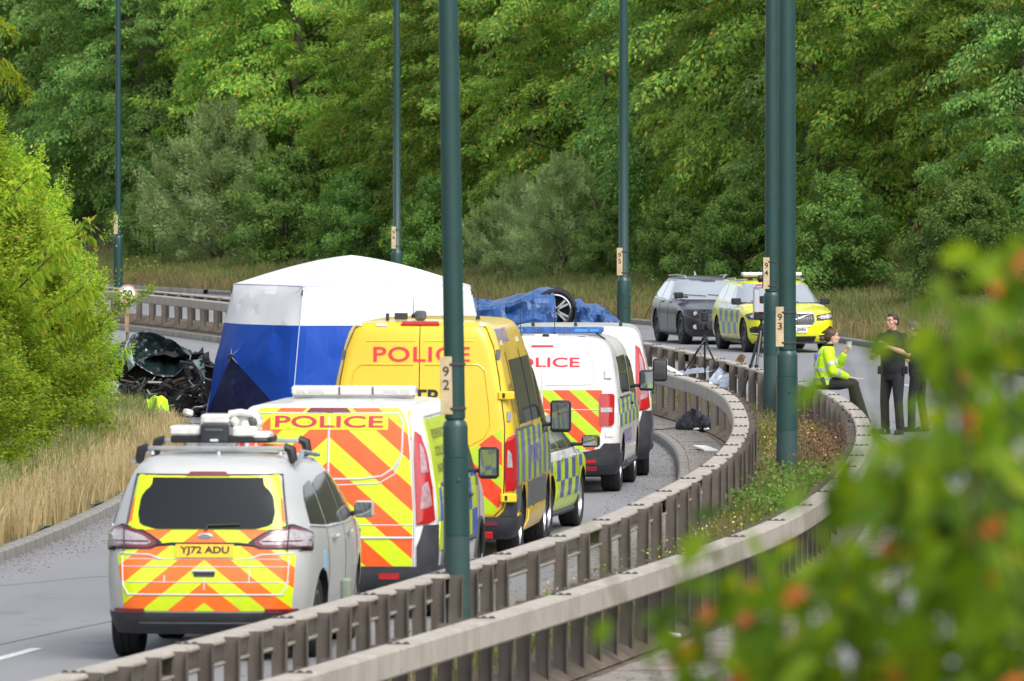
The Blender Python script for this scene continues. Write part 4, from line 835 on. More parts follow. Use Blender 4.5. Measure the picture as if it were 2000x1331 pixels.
for f in 'sl':
    car.patch('side_window', f, [(.55, 1.12), (1.22, 1.085), (1.22, 1.47), (.86, 1.45), (.70, 1.38)], M_GLASS, .006, nz=10, nu=8)
    car.patch('side_window', f, [(1.29, 1.083), (2.22, 1.072), (2.22, 1.505), (1.29, 1.475)], M_GLASS, .006, nz=8, nu=8)
    car.patch('side_window', f, [(2.29, 1.07), (3.36, 1.075), (2.98, 1.36), (2.66, 1.505), (2.29, 1.505)], M_GLASS, .006, nz=8, nu=8)
    car.line('window_trim', f, [(.50, 1.11), (1.3, 1.07), (3.4, 1.06)], .010, M_CHROME, .004)
    for y in (1.50, 2.50): car.line('door_handle', f, [(y, .965), (y + .2, .975)], .018, M_CHROME, .022)
    for y in (1.26, 2.30, 3.42): car.line('panel_gap', f, [(y, 1.05), (y + .02, .7), (y - .02, .38)], .004, M_GAP, .0)
    car.line('sill', f, [(1.35, .27), (3.40, .27)], .03, M_CLAD, .0)
    car.patch('wing_vent', f, [(4.0, .93), (4.25, .88), (4.22, .93)], M_SEAL, .006, nz=3, nu=4)
    car.line('roof_bar', f, [(.75, 1.60), (1.6, 1.66), (2.5, 1.60)], .02, M_STEEL, .05)
car.patch('sticker', 's', rpoly(1.02, .70, 1.14, .88, .02), mat('pale_blue_sticker', (.25, .5, .68), .4), .004, nz=4, nu=3)
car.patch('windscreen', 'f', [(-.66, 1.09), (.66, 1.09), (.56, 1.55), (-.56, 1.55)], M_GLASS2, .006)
car.mirror(3.28, 1.10, .17, .15, arm=.0, m=P_SILVER)
# the crossbars and the survey head on the roof
def roof_gear(c):
    R = c.root; y0 = 1.35 - c.oy
    for y, z in ((.85, 1.755), (1.95, 1.785)):
        b = MB(); b.rbox((0, y - c.oy, z), (1.16, .075, .035), .015); cb = b.build('roof_crossbar', M_STEEL, R, 40)
        for sg in (-1, 1): b = MB(); b.tube([(sg * .57, y - c.oy, z + .015), (sg * .63, y - c.oy, z - .01), (sg * .655, y - c.oy, z - .13)], [.035, .045, .035], 8); b.build('crossbar_foot', M_SEAL, cb, 40)
    for x in (-.54, 0.02, .54): b = MB(); b.tube([(x, .84 - c.oy, 1.70), (x, .84 - c.oy, 1.75)], [.028, .014], 8); b.build('clamp', M_STEEL, R, 40)
    b = MB(); b.rbox((.42, 1.42 - c.oy, 1.752), (.20, .5, .028), .01); b.build('strap_end', mat('orange_strap', (.75, .12, .02), .6), R)
    z = 1.80
    b = MB(); b.rbox((0, y0 + .05, z + .02), (.85, .5, .06), .02); b.build('gear_plate', M_SEAL, R, 40)
    b = MB(); b.rbox((-.30, y0, z + .095), (.27, .4, .085), .03); b.build('light_pod', M_LENSW, R, 40)
    b = MB(); b.rbox((.20, y0, z + .085), (.22, .4, .10), .03); b.build('light_pod', M_LENSW, R, 40)
    b = MB(); b.rbox((.34, y0 - .05, z + .04), (.16, .3, .10), .03); b.build('light_pod', M_LENSW, R, 40)
    b = MB(); b.rbox((-.045, y0 - .22, z + .075), (.235, .12, .155), .02); bx = b.build('control_box', mat('slate_plastic', (.025, .030, .038), .4), R, 40)
    b = MB(); b.rbox((-.045, y0 - .284, z + .105), (.15, .01, .022), .008); b.build('handle', M_CLAD2, bx); b = MB(); b.rbox((-.045, y0 - .284, z + .015), (.07, .01, .022), .01); b.build('badge', M_TAPE, bx)
    b = MB(); b.rbox((-.05, y0 - .05, z + .195), (.24, .36, .085), .04); b.build('camera_housing', M_LENSW, R, 40)
    b = MB(); b.rbox((.185, y0 + .1, z + .17), (.25, .36, .14), .06); b.build('camera_housing', M_LENSW, R, 40)
    b = MB(); b.tube([(.06, y0 - .1, z + .235), (.16, y0 - .1, z + .25), (.26, y0 - .1, z + .23), (.32, y0 - .1, z + .15)], .032, 8); b.build('cable_duct', M_LENSW, R, 40)
    for x, q in ((.11, .17), (.2, .14), (.265, .17)): b = MB(); b.ell((x, y0 - .12, z + q), (.04, .04, .045)); b.build('camera_lens', M_LENSW if x < .25 else M_CLAD2, R, 40)
roof_gear(car); car.root.scale = (1, 1, .975); car.root.location.z = .035
for w_ in car.root.children:
    if w_.name.startswith('wheel'): w_.location.z -= .036

# ---- 2 and 5 the white panel vans with slanted tail lamps
ck = [(.24, .91, .14, 4.78, .16, .2, .4), (.36, .965, .03, 4.93, .14, .2, .45), (.7, .985, .01, 4.96, .14, .2, .5), (.95, .985, .02, 4.86, .14, .2, .5), (1.1, .975, .03, 4.55, .14, .2, .45), (1.25, .955, .04, 4.1, .14, .2, .4), (1.5, .915, .065, 3.75, .14, .2, .3), (1.72, .865, .10, 3.45, .14, .2, .3), (1.84, .82, .13, 3.28, .14, .2, .3), (1.91, .76, .17, 3.15, .14, .2, .3), (1.935, .64, .28, 3.0, .14, .2, .3), (1.945, .35, .6, 2.6, .12, .2, .2)]
def panel_van(X, d, yaw, label, scale=1., **k):
    loc, rz = place(X, d, yaw, 4.96 * scale); v = Car('police_van', loc, rz, ck, label, 'van', P_WHITE, bow=.05, arches=((.92, .385), (3.88, .385)), wheel_r=.345, wheel_w=.24, rim=.21, **k); v.root.scale = (1, scale, 1)
    v.grid('bumper', 'r', [(z, -2.16, 2.16) for z in (.245, .30, .37, .44, .485)], M_CLAD, .02, None, 40, .03, 35)
    for sg in (1, -1):
        v.patch('corner_cladding', 'r', [(sg * .80, .48), (sg * .965, .48), (sg * .965, .86), (sg * .86, .86), (sg * .80, .70)], M_CLAD, .014, nz=8, nu=6); 
        a = ('t', sg * 1.15); tl = v.patch('tail_light', 'r', [(sg * .80, .86), (sg * .945, .88), (sg * .90, 1.30), (sg * .815, 1.66), (sg * .765, 1.70), (sg * .775, 1.28)], M_RED, .016, nz=14, nu=6)
        v.patch('lens', 'r', [(sg * .83, 1.00), (sg * .92, 1.02), (sg * .88, 1.25), (sg * .84, 1.22)], M_PINK, .021, tl, 8, 4)
        v.patch('lens', 'r', [(sg * .825, 1.32), (sg * .88, 1.33), (sg * .825, 1.57), (sg * .803, 1.59)], M_PINK, .021, tl, 8, 4)
        v.patch('reflector', 'r', [(sg * .46, .375), (sg * .64, .375), (sg * .64, .43), (sg * .46, .43)], M_RED, .026, nz=2, nu=4)
        f = 's' if sg > 0 else 'l'
        v.patch('side_window', f, [(2.95, 1.10), (3.75, 1.08), (3.42, 1.62), (2.95, 1.66)], M_GLASS, .006, nz=8, nu=6)
        v.line('sill_cladding', f, [(1.40, .36), (3.40, .36)], .05, M_CLAD, .0); v.line('rub_strip', f, [(1.45, .62), (3.35, .62)], .03, M_CLAD, .0)
        v.line('slide_rail', f, [(.75, 1.12), (2.4, 1.11)], .015, M_SEAL, .004); v.line('door_handle', f, [(2.75, 1.02), (2.95, 1.02)], .02, M_SEAL, .02)
        for y in (2.55, 3.85): v.line('panel_gap', f, [(y, 1.75), (y + .02, .9), (y, .40)], .005, M_GAP, .0)
        for y in (.92, 3.88):
            pts = [(y + .41 * math.cos(q), .355 + .41 * math.sin(q)) for q in np.linspace(.15, PI - .15, 12)]; v.line('arch_lip', f, pts, .028, M_CLAD, .0)
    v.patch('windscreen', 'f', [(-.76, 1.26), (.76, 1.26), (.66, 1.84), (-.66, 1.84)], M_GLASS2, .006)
    v.mirror(3.55, 1.22, .19, .30, arm=.03, d=.13)
    return v
v2 = panel_van(-1.66, 83.0, .092, 'white police van covered with chevrons, POLICE across its rear doors', 1.06)
CH2 = chevron('van_chevrons', .432, .171, .88)
for sg in (1, -1):
    dr = v2.patch('rear_door', 'r', [(sg * .006, .49), (sg * .755, .49), (sg * .765, 1.0), (sg * .745, 1.28), (sg * .725, 1.6), (sg * .675, 1.84), (sg * .62, 1.905), (sg * .006, 1.905)], CH2, .008, nz=18, nu=14)
    fr = [(sg * .03, 1.86), (sg * .62, 1.86), (sg * .665, 1.78), (sg * .66, 1.50), (sg * .60, 1.38), (sg * .48, 1.30), (sg * .30, 1.275), (sg * .02, 1.27)]; v2.line('panel_seam', 'r', fr, .010, M_TAPE, .008, dr)
    v2.line('panel_seam', 'r', [(sg * .655, 1.48), (sg * .60, 1.32), (sg * .46, 1.235), (sg * .02, 1.215)], .007, M_TAPE, .008, dr)
    for z, q in ((.86, .006), (.745, .013)): v2.line('panel_seam', 'r', [(sg * .01, z), (sg * .765, z)], q, M_TAPE, .008, dr)
    v2.line('door_edge', 'r', [(sg * .72, 1.90), (sg * .75, 1.62), (sg * .785, 1.0), (sg * .775, .50)], .010, M_TAPE, .004, dr)
    v2.patch('edge_stripe', 'r', [(sg * .735, 1.62), (sg * .765, 1.62), (sg * .725, 1.88), (sg * .70, 1.88)], CH2, .006, nz=6, nu=3)
    f = 's' if sg > 0 else 'l'
    v2.patch('livery_panel', f, [(.24, .90), (2.5, .90), (2.5, 1.80), (.32, 1.80)], P_LIME, .004, nz=8, nu=14)
    sp = v2.patch('livery_panel', f, [(.3, .62), (3.6, .62), (3.6, 1.22), (.5, 1.22), (.42, .9)], checker('van_checks', .62, .30, 0, .02), .008, nz=8, nu=20)
    for i, w in enumerate(('FORENSIC', 'COLLISION', 'INVESTIGATION')): v2.text('lettering', f, w, 1.0 + (.05, .12, .25)[i], 1.66 - i * .155, (.9, 1.0, 1.3)[i], .085, mat('olive_print', (.12, .13, .03), .5), .010, None, .01)
    v2.line('roof_stripe', f, [(.4, 1.83), (3.0, 1.83)], .016, M_TAPE, .0)
v2.line('door_split', 'r', [(0, 1.90), (0, .50)], .011, M_TAPE, .006)
v2.patch('brake_light', 'r', [(-.21, 1.865), (.20, 1.865), (.16, 1.90), (-.17, 1.90)], M_DRED, .02, nz=3, nu=6)
bgp = v2.patch('letter_panel', 'r', [(-.53, 1.715), (.53, 1.715), (.53, 1.86), (-.53, 1.86)], P_LIME, .012, nz=3, nu=10, skirt=.002)
v2.text('lettering', 'r', 'POLICE', 0, 1.785, .98, .105, M_DREDP, .017, bgp, .02)
def bar_light(v, y, z, w, hgt, m, mend, roll=0., pods=()):
    b = MB(); b.rbox((0, y - v.oy, z), (w, .26, hgt), .03)
    b.v = [tuple(q) for q in b.v]
    
    if roll: M = Matrix.Rotation(roll, 3, 'Y'); b.v = [tuple(M @ (Vector(q) - Vector((0, y - v.oy, z))) + Vector((0, y - v.oy, z))) for q in b.v]
    o = b.build('light_bar', m, v.root, 40); h2 = hgt / 2
    for x in (-.11 * w, .16 * w): b = MB(); b.box((x, y - v.oy - .132, z), (.018, .012, hgt * .9)); b.build('divider', M_CLAD2, o)
    for x, ww in ((-.30 * w, .13 * w), (.30 * w, .12 * w), (-.42 * w, .07 * w), (.42 * w, .08 * w)): b = MB(); b.rbox((x, y - v.oy - .131, z - .005), (ww, .01, hgt * .42), .005); b.build('lens', mend, o)
    for x in (-.36 * w, .36 * w): b = MB(); b.box((x, y - v.oy, z - hgt / 2 - .04), (.1, .1, .1)); b.build('light_bar_foot', M_SEAL, o)
    b = MB(); b.rbox((0, y - v.oy, z - hgt / 2 - .012), (w * .96, .2, .03), .01); b.build('tray', M_STEEL, o, 40)
bar_light(v2, 2.1, 2.015, 1.15, .085, M_LENSW, mat('frosted_lens', (.5, .5, .48), .3, coat=.8))

v5 = panel_van(.815, 118.4, .012, 'white police van with tall slanted red tail lamp, farthest in the line of vans', 1.03)
CH5 = chevron('far_van_chevrons', .44, .30, 1.0)
for sg in (1, -1):
    dr = v5.patch('rear_door', 'r', [(sg * .006, .49), (sg * .755, .49), (sg * .765, 1.0), (sg * .745, 1.28), (sg * .725, 1.6), (sg * .675, 1.84), (sg * .62, 1.905), (sg * .006, 1.905)], P_WHITE, .008, nz=18, nu=14)
    v5.patch('chevron_panel', 'r', [(sg * .02, .60), (sg * .755, .80), (sg * .755, 1.25), (sg * .72, 1.42), (sg * .02, 1.15)], CH5, .012, dr, 10, 10, .006)
    v5.line('panel_seam', 'r', [(sg * .04, 1.80), (sg * .58, 1.80), (sg * .64, 1.72), (sg * .66, 1.46), (sg * .62, 1.35)], .006, M_TAPE, .008, dr)
    f = 's' if sg > 0 else 'l'; v5.patch('livery_panel', f, [(.30, .80), (3.4, .80), (3.4, 1.14), (.36, 1.14)], checker('far_van_checks' + f, .55, .34), .005, nz=6, nu=16)
    v5.text('lettering', f, 'POLICE', 1.3, 1.62, 1.5, .16, P_BLUE, .008)
v5.line('door_split', 'r', [(0, 1.90), (0, .50)], .006, M_TAPE, .008)
v5.patch('brake_light', 'r', [(-.26, 1.845), (.26, 1.845), (.20, 1.885), (-.20, 1.885)], M_RED, .02, nz=3, nu=6)
def aerial(v, x, y, z, h): b = MB(); b.tube([(x, y - v.oy, z - .02), (x, y - v.oy, z + h)], [.006, .003], 5); b.lathe([(.025, -.02), (.02, .015), (.006, .03)], 10, Matrix.Translation((x, y - v.oy, z))); b.build('aerial', M_SEAL, v.root)
aerial(v5, .58, .6, 1.96, .42); aerial(v5, -.55, .6, 1.96, .5); aerial(v5, 0, .5, 1.96, .3)
# ---- 3 the big yellow van
sk = [(.26, .92, .14, 5.4, .14, .16, .4), (.40, .985, .03, 5.55, .12, .16, .45), (.8, 1.0, .0, 5.58, .12, .16, .5), (1.05, 1.0, .0, 5.45, .12, .16, .5), (1.25, .99, .01, 5.05, .12, .16, .45), (1.45, .965, .02, 4.7, .12, .16, .4), (1.8, .90, .05, 4.3, .12, .16, .3), (2.1, .835, .09, 3.95, .13, .18, .3), (2.3, .785, .12, 3.7, .15, .2, .3), (2.41, .735, .16, 3.5, .16, .22, .3), (2.46, .65, .24, 3.3, .16, .22, .3), (2.485, .40, .55, 2.9, .14, .2, .2)]
loc, rz = place(-.965, 94.2, .082, 5.58)
v3 = Car('police_van', loc, rz, sk, 'big yellow police van, POLICE and MATRIX across its high rear doors', 'van', P_YEL, bow=.04, arches=((1.15, .41), (4.55, .41)), wheel_r=.355, wheel_w=.24, rim=.21)
CH3 = chevron('yellow_van_chevrons', .47, .22, .92, yel=(.42, .62, .004), ora=(.86, .045, .006))
for sg in (1, -1):
    f = 's' if sg > 0 else 'l'
    dr = v3.patch('rear_door', 'r', [(sg * .005, .49), (sg * .76, .49), (sg * .85, .58), (sg * .865, .9), (sg * .865, 1.4), (sg * .80, 1.9), (sg * .735, 2.22), (sg * .66, 2.38), (sg * .60, 2.41), (sg * .005, 2.41)], P_YEL, .008, nz=18, nu=14, skirt=.02)
    v3.patch('chevron_panel', 'r', [(sg * .012, .505), (sg * .755, .505), (sg * .84, .60), (sg * .85, .9), (sg * .85, 1.40), (sg * .60, 1.20), (sg * .30, 1.05), (sg * .012, 1.02)], CH3, .012, dr, 16, 12, .006)
    v3.line('window_recess', 'r', [(sg * .06, 2.03), (sg * .60, 2.03), (sg * .67, 1.97), (sg * .72, 1.60), (sg * .73, 1.40), (sg * .66, 1.28), (sg * .5, 1.20), (sg * .06, 1.16)], .010, P_YEL, .008, dr)
    v3.line('panel_crease', 'r', [(sg * .05, 2.27), (sg * .55, 2.27)], .008, P_YEL, .006, dr)
    v3.line('panel_gap', 'r', [(sg * .60, 2.44), (sg * .67, 2.40), (sg * .745, 2.22), (sg * .81, 1.9), (sg * .875, 1.4), (sg * .875, .9), (sg * .86, .57), (sg * .765, .48)], .005, M_GAP, .006)
    for z in (1.71, .67):
        b = MB(); p = v3.pt('r', sg * .86 if z > 1.5 else sg * .90, z, .03); b.rbox(p, (.17, .08, .085), .015, rot=(0, 0, sg * .35)); hg = b.build('hinge', P_YEL, v3.root, 40); b = MB(); b.box(p + Vector((sg * -.02, -.045, 0)), (.03, .012, .05), (0, 0, sg * .35)); b.build('hinge_pin', M_SEAL, hg)
    tl = v3.patch('tail_light', 'r', [(sg * .885, .73), (sg * 1.005, .75), (sg * 1.0, 1.24), (sg * .965, 1.33), (sg * .885, 1.28), (sg * .875, 1.0)], M_RED, .018, nz=12, nu=6)
    v3.patch('lens', 'r', [(sg * .895, .98), (sg * .94, .98), (sg * .93, 1.13), (sg * .90, 1.16)], M_CLEAR, .023, tl, 6, 4)
    for z, a in ((2.13, .775), (1.50, .895), (2.13, .775)): v3.patch('marker_lamp', 'r', [(sg * a, z - .05), (sg * (a + .03), z - .05), (sg * (a + .025), z + .05), (sg * (a - .005), z + .05)], M_STEEL, .014, nz=3, nu=3)
    for x0, x1 in ((.34, .45), (.60, .66)): v3.patch('marker_lamp', 'r', [(sg * x0, 2.415), (sg * x1, 2.415), (sg * x1, 2.44), (sg * x0, 2.44)], M_LENSW, .014, nz=2, nu=4)
    # flank
    v3.patch('side_window', f, [(.95, 1.40), (2.35, 1.40), (2.35, 2.06), (1.02, 2.06)], M_GLASS, .008, nz=8, nu=10); v3.patch('side_window', f, [(2.5, 1.40), (3.55, 1.40), (3.45, 2.06), (2.5, 2.06)], M_GLASS, .008, nz=8, nu=10); v3.patch('side_window', f, [(3.72, 1.22), (4.75, 1.20), (4.2, 1.86), (3.72, 1.92)], M_GLASS, .008, nz=8, nu=8)
    v3.patch('livery_panel', f, [(.22, .80), (4.9, .80), (4.9, 1.34), (.22, 1.34)], checker('yellow_van_stripes', .36, 9., .1, 0, (.42, .62, .01), (.10, .13, .40)), .005, nz=6, nu=26)
    v3.patch('grey_cladding', f, [(.25, .52), (.72, .52), (.72, .785), (.25, .785)], M_CLAD2, .010, nz=4, nu=6); v3.patch('grey_cladding', f, [(1.6, .52), (4.1, .52), (4.1, .785), (1.6, .785)], M_CLAD2, .010, nz=4, nu=16)
    v3.patch('yellow_skirt', f, [(.32, .30), (.62, .30), (.70, .50), (.40, .50)], P_YEL, .016, nz=4, nu=5); v3.patch('yellow_skirt', f, [(1.66, .28), (3.9, .28), (4.0, .50), (1.74, .50)], P_YEL, .016, nz=4, nu=14)
    v3.text('lettering', f, 'MATRIX', .62, 1.68, .55, .30, mat('ochre_print', (.22, .15, .02), .5), .008, None, .02); v3.text('lettering', f, 'POLICE', 1.0, 2.32, 1.2, .14, M_PURP, .008, None, .02)
    v3.text('lettering', f, 'POLICE', 2.6, 1.06, 1.2, .2, M_PURP, .010, None, .02)
    for y in (.80, 2.42, 3.65): v3.line('panel_gap', f, [(y, 2.15), (y + .02, 1.3), (y, .45)], .006, M_GAP, .002)
    v3.line('slide_rail', f, [(.4, 1.36), (2.4, 1.36)], .014, M_CLAD2, .006)
    for y in (.6, 2.6): v3.patch('marker_lamp', f, [(y, 2.22), (y + .14, 2.22), (y + .14, 2.27), (y, 2.27)], M_LENSW, .014, nz=2, nu=3)
v3.line('door_split', 'r', [(0, 2.44), (0, .50)], .006, M_GAP, .006)
v3.text('lettering', 'r', 'POLICE', .02, 2.135, .99, .155, M_REDP, .014, None, .015, 1.08); v3.text('lettering', 'r', 'MATRIX', .03, 1.70, .86, .155, M_BLACK, .014, None, .025)
v3.patch('brake_light', 'r', [(-.20, 2.425), (.20, 2.425), (.18, 2.452), (-.18, 2.452)], M_RED, .022, nz=3, nu=6)
v3.grid('bumper', 'r', [(z, -2.1, 2.1) for z in (.265, .32, .38, .44, .475)], M_CLAD, .035, None, 40, .05, 35)
for sg in (1, -1): v3.patch('corner_cladding', 'r', [(sg * .80, .48), (sg * .99, .48), (sg * .99, .64), (sg * .90, .64)], M_CLAD, .02, nz=5, nu=5)
v3.patch('reflector_strip', 'r', [(-.8, .395), (.8, .395), (.8, .43), (-.8, .43)], M_DRED, .042, nz=2, nu=12)
b = MB(); b.tube([(0.4, -.05 - v3.oy, .33), (.4, -.12 - v3.oy, .28)], .03, 8); b.build('tow_eye', M_SEAL, v3.root, 40); b = MB(); b.rbox((.72, -.05 - v3.oy, .29), (.09, .05, .07), .01); b.build('fog_lamp', M_RED, v3.root)
b = MB(); b.rbox((-.02, .42 - v3.oy, 2.53), (.12, .12, .10), .035); b.build('reversing_camera', M_CLAD2, v3.root, 40); b = MB(); b.rbox((-.22, .42 - v3.oy, 2.52), (.13, .1, .07), .01); b.build('work_lamp', M_CLAD, v3.root, 40)
b = MB(); b.tube([(-.36, .42 - v3.oy, 2.47), (-.36, .42 - v3.oy, 2.55)], .02, 6); b.build('lamp_foot', M_CLAD, v3.root); aerial(v3, -.1, .5, 2.52, .20); aerial(v3, .55, .7, 2.5, .42)
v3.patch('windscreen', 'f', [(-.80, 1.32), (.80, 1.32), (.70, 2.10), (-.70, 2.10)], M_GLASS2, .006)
v3.root.scale = (1, .95, 1)
v3.mirror(4.35, 1.30, .22, .34, arm=.03, d=.14)

# ---- 4 the police estate squeezed between the vans: seen from its right flank
ek = [(.20, .82, .20, 4.62, .25, .35, .45), (.35, .90, .05, 4.75, .22, .35, .5), (.6, .93, 0, 4.78, .22, .38, .6), (.80, .93, .03, 4.72, .22, .4, .6), (.90, .92, .06, 4.2, .22, .4, .5), (.98, .90, .10, 3.6, .22, .4, .4), (1.15, .82, .22, 3.2, .2, .4, .35), (1.32, .74, .36, 2.85, .2, .35, .3), (1.41, .67, .5, 2.6, .2, .3, .3), (1.45, .55, .7, 2.3, .18, .3, .3), (1.465, .3, 1.0, 2.0, .12, .2, .2)]
loc, rz = place(-.60, 99.75, .125, 4.78)
v4 = Car('police_estate', loc, rz, ek, 'yellow and blue checked police car wedged between the yellow van and a white van', 'car', P_LIME, arches=((.98, .37), (3.88, .37)), wheel_r=.335)
for f in 'sl':
    v4.patch('livery_panel', f, [(1.42, .42), (3.45, .42), (3.50, .93), (1.2, .93), (1.36, .7)], checker('estate_checks', .34, .30, .0, -.02, YEL, (.035, .10, .42)), .005, nz=8, nu=20); v4.patch('livery_panel', f, [(.30, .40), (.58, .40), (.60, .66), (.30, .66)], P_BLUE, .005, nz=5, nu=5); v4.patch('bonnet_panel', f, [(3.6, .93), (4.2, .86), (4.3, .55), (4.25, .45), (4.22, .6), (3.9, .8), (3.55, .75)], P_BLUE, .005, nz=6, nu=5) if False else None
    v4.patch('livery_panel', f, [(.08, .73), (4.25, .73), (4.0, .86), (.14, .93)], checker('estate_upper_checks', .34, 9., .0, 0, YEL, (.035, .10, .42)), .004, nz=5, nu=24); v4.patch('white_panel', f, [(.75, .86), (3.5, .86), (3.5, .965), (.70, .965)], P_WHITE, .008, nz=3, nu=16); v4.patch('side_window', f, [(.78, 1.0), (1.70, .985), (1.70, 1.34), (1.1, 1.34)], M_GLASS, .006, nz=6, nu=8); v4.patch('side_window', f, [(1.78, .985), (2.55, .985), (2.55, 1.36), (1.78, 1.36)], M_GLASS, .006, nz=6, nu=8); v4.patch('side_window', f, [(2.62, .985), (3.42, .985), (2.9, 1.28), (2.62, 1.34)], M_GLASS, .006, nz=6, nu=8)
    for y in (1.75, 2.70): v4.line('door_handle', f, [(y, .875), (y + .2, .88)], .018, M_CHROME, .022)
    v4.line('sill', f, [(1.42, .24), (3.45, .24)], .04, M_CLAD, .0); v4.line('window_trim', f, [(.7, .98), (3.45, .975)], .010, M_SEAL, .004)
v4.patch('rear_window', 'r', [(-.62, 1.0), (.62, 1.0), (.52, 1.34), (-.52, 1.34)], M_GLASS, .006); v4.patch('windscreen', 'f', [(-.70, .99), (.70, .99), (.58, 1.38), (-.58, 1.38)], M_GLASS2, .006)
for sg in (1, -1): v4.patch('tail_light', 'r', [(sg * .62, .70), (sg * .90, .70), (sg * .89, .90), (sg * .70, .90)], M_RED, .012, nz=6, nu=6)
v4.root.scale = (1, 1, .95)
v4.mirror(3.0, 1.0, .20, .14); v4.plate('r', 'YJ22', .62, M_PLY) if False else None

# ---- the smaller white van with half-height chevrons
vk = [(.24, .88, .14, 4.7, .16, .2, .4), (.36, .935, .03, 4.86, .14, .2, .45), (.7, .955, .01, 4.90, .14, .2, .5), (.95, .955, .02, 4.8, .14, .2, .5), (1.1, .945, .03, 4.5, .14, .2, .45), (1.25, .93, .04, 4.05, .14, .2, .4), (1.5, .90, .06, 3.7, .14, .2, .3), (1.7, .85, .09, 3.4, .14, .2, .3), (1.80, .80, .13, 3.25, .14, .2, .3), (1.87, .73, .18, 3.1, .14, .2, .3), (1.91, .60, .3, 2.9, .14, .2, .3), (1.93, .32, .6, 2.6, .12, .2, .2)]
loc, rz = place(.365, 113.0, .072, 4.9)
v6 = Car('police_van', loc, rz, vk, 'white police van with blue light bar and chevrons only on its lower rear doors', 'van', P_WHITE, bow=.05, arches=((.95, .38), (3.95, .38)), wheel_r=.34, wheel_w=.24, rim=.205)
CH6 = chevron('half_chevrons', .356, .096, .9, duty=.5, yel=(.48, .70, .004), ora=(.88, .075, .006))
for sg in (1, -1):
    f = 's' if sg > 0 else 'l'
    dr = v6.patch('rear_door', 'r', [(sg * .005, .52), (sg * .64, .52), (sg * .70, .62), (sg * .735, .8), (sg * .745, 1.25), (sg * .71, 1.6), (sg * .64, 1.80), (sg * .58, 1.845), (sg * .005, 1.845)], P_WHITE, .008, nz=18, nu=14)
    v6.patch('chevron_panel', 'r', [(sg * .012, .54), (sg * .64, .54), (sg * .70, .66), (sg * .735, .8), (sg * .735, 1.27), (sg * .012, 1.27)], CH6, .012, dr, 14, 12, .006); v6.line('panel_seam', 'r', [(sg * .01, 1.03), (sg * .73, 1.03)], .005, M_TAPE, .014, dr)
    v6.line('window_recess', 'r', [(sg * .05, 1.76), (sg * .53, 1.76), (sg * .60, 1.69), (sg * .655, 1.40), (sg * .62, 1.34), (sg * .05, 1.33)], .006, M_TAPE, .008, dr)
    tl = v6.patch('tail_light', 'r', rpoly(.70, .835, .87, 1.225, .03) if sg > 0 else rpoly(-.87, .835, -.70, 1.225, .03), M_RED, .022, nz=10, nu=6, skirt=.03); v6.patch('lens', 'r', [(sg * .72, 1.0), (sg * .85, 1.0), (sg * .85, 1.055), (sg * .72, 1.055)], M_CLEAR, .027, tl, 3, 4)
    v6.patch('reflector', 'r', [(sg * .50, .38), (sg * .66, .38), (sg * .66, .42), (sg * .50, .42)], M_RED, .026, nz=2, nu=4); v6.patch('fog_lamp', 'r', [(sg * .50, .30), (sg * .67, .30), (sg * .67, .345), (sg * .50, .345)], M_RED, .03, nz=2, nu=4); v6.patch('side_marker', 'r', [(sg * .78, .70), (sg * .87, .70), (sg * .87, .77), (sg * .78, .77)], M_LENSW, .012, nz=2, nu=4)
    v6.patch('corner_cladding', 'r', [(sg * .40, .36), (sg * .93, .36), (sg * .93, .62), (sg * .76, .62), (sg * .68, .52), (sg * .40, .52)], M_CLAD, .02, nz=6, nu=8)
    v6.patch('side_window', f, [(.75, 1.22), (2.3, 1.20), (2.3, 1.66), (.85, 1.66)], M_GLASS, .006, nz=8, nu=10); v6.patch('side_window', f, [(2.5, 1.18), (3.75, 1.12), (3.35, 1.55), (2.5, 1.64)], M_GLASS, .006, nz=8, nu=8)
    v6.patch('livery_panel', f, [(.25, .82), (4.2, .82), (4.2, 1.16), (.25, 1.16)], checker('white_van_checks', .40, .33, .15, .02), .006, nz=6, nu=20); v6.text('lettering', f, 'POLICE', 1.75, .68, 1.4, .16, M_PURP, .008, None, .02)
    v6.line('door_handle', f, [(2.35, 1.05), (2.5, 1.05)], .02, M_SEAL, .02); v6.line('slide_rail', f, [(.5, 1.17), (2.2, 1.16)], .012, M_SEAL, .006); v6.line('sill_cladding', f, [(1.45, .33), (3.45, .33)], .05, M_CLAD, .0)
    b = MB(); p = v6.pt('r', sg * .80, 1.46, .012); b.rbox(p, (.10, .05, .10), .012, rot=(0, 0, sg * .4)); b.build('door_hinge', P_WHITE, v6.root, 40)
v6.grid('bumper', 'r', [(z, -2.1, 2.1) for z in (.245, .30, .37, .44, .50)], M_CLAD, .02, None, 40, .03, 35)
v6.line('door_split', 'r', [(0, 1.84), (0, .53)], .006, M_TAPE, .008); v6.text('lettering', 'r', 'POLICE', 0, 1.61, .92, .118, M_REDP, .012, None, .015)
v6.patch('brake_light', 'r', [(-.14, 1.79), (.14, 1.79), (.13, 1.815), (-.13, 1.815)], M_RED, .016, nz=2, nu=5)
bar_light(v6, 1.3, 1.985, 1.36, .075, M_LENSB, mat('bright_blue_lens', (.06, .28, .75), .15, coat=1.0))
b = MB(); b.rbox((.02, .5 - v6.oy, 1.92), (.30, .12, .05), .02); b.build('sensor_pod', P_WHITE, v6.root, 40); b = MB(); b.rbox((.02, .43 - v6.oy, 1.925), (.08, .03, .05), .012); b.build('sensor', M_SEAL, v6.root, 40); b = MB(); b.rbox((.46, .45 - v6.oy, 1.90), (.09, .06, .045), .012); b.build('work_lamp', M_SEAL, v6.root, 40)
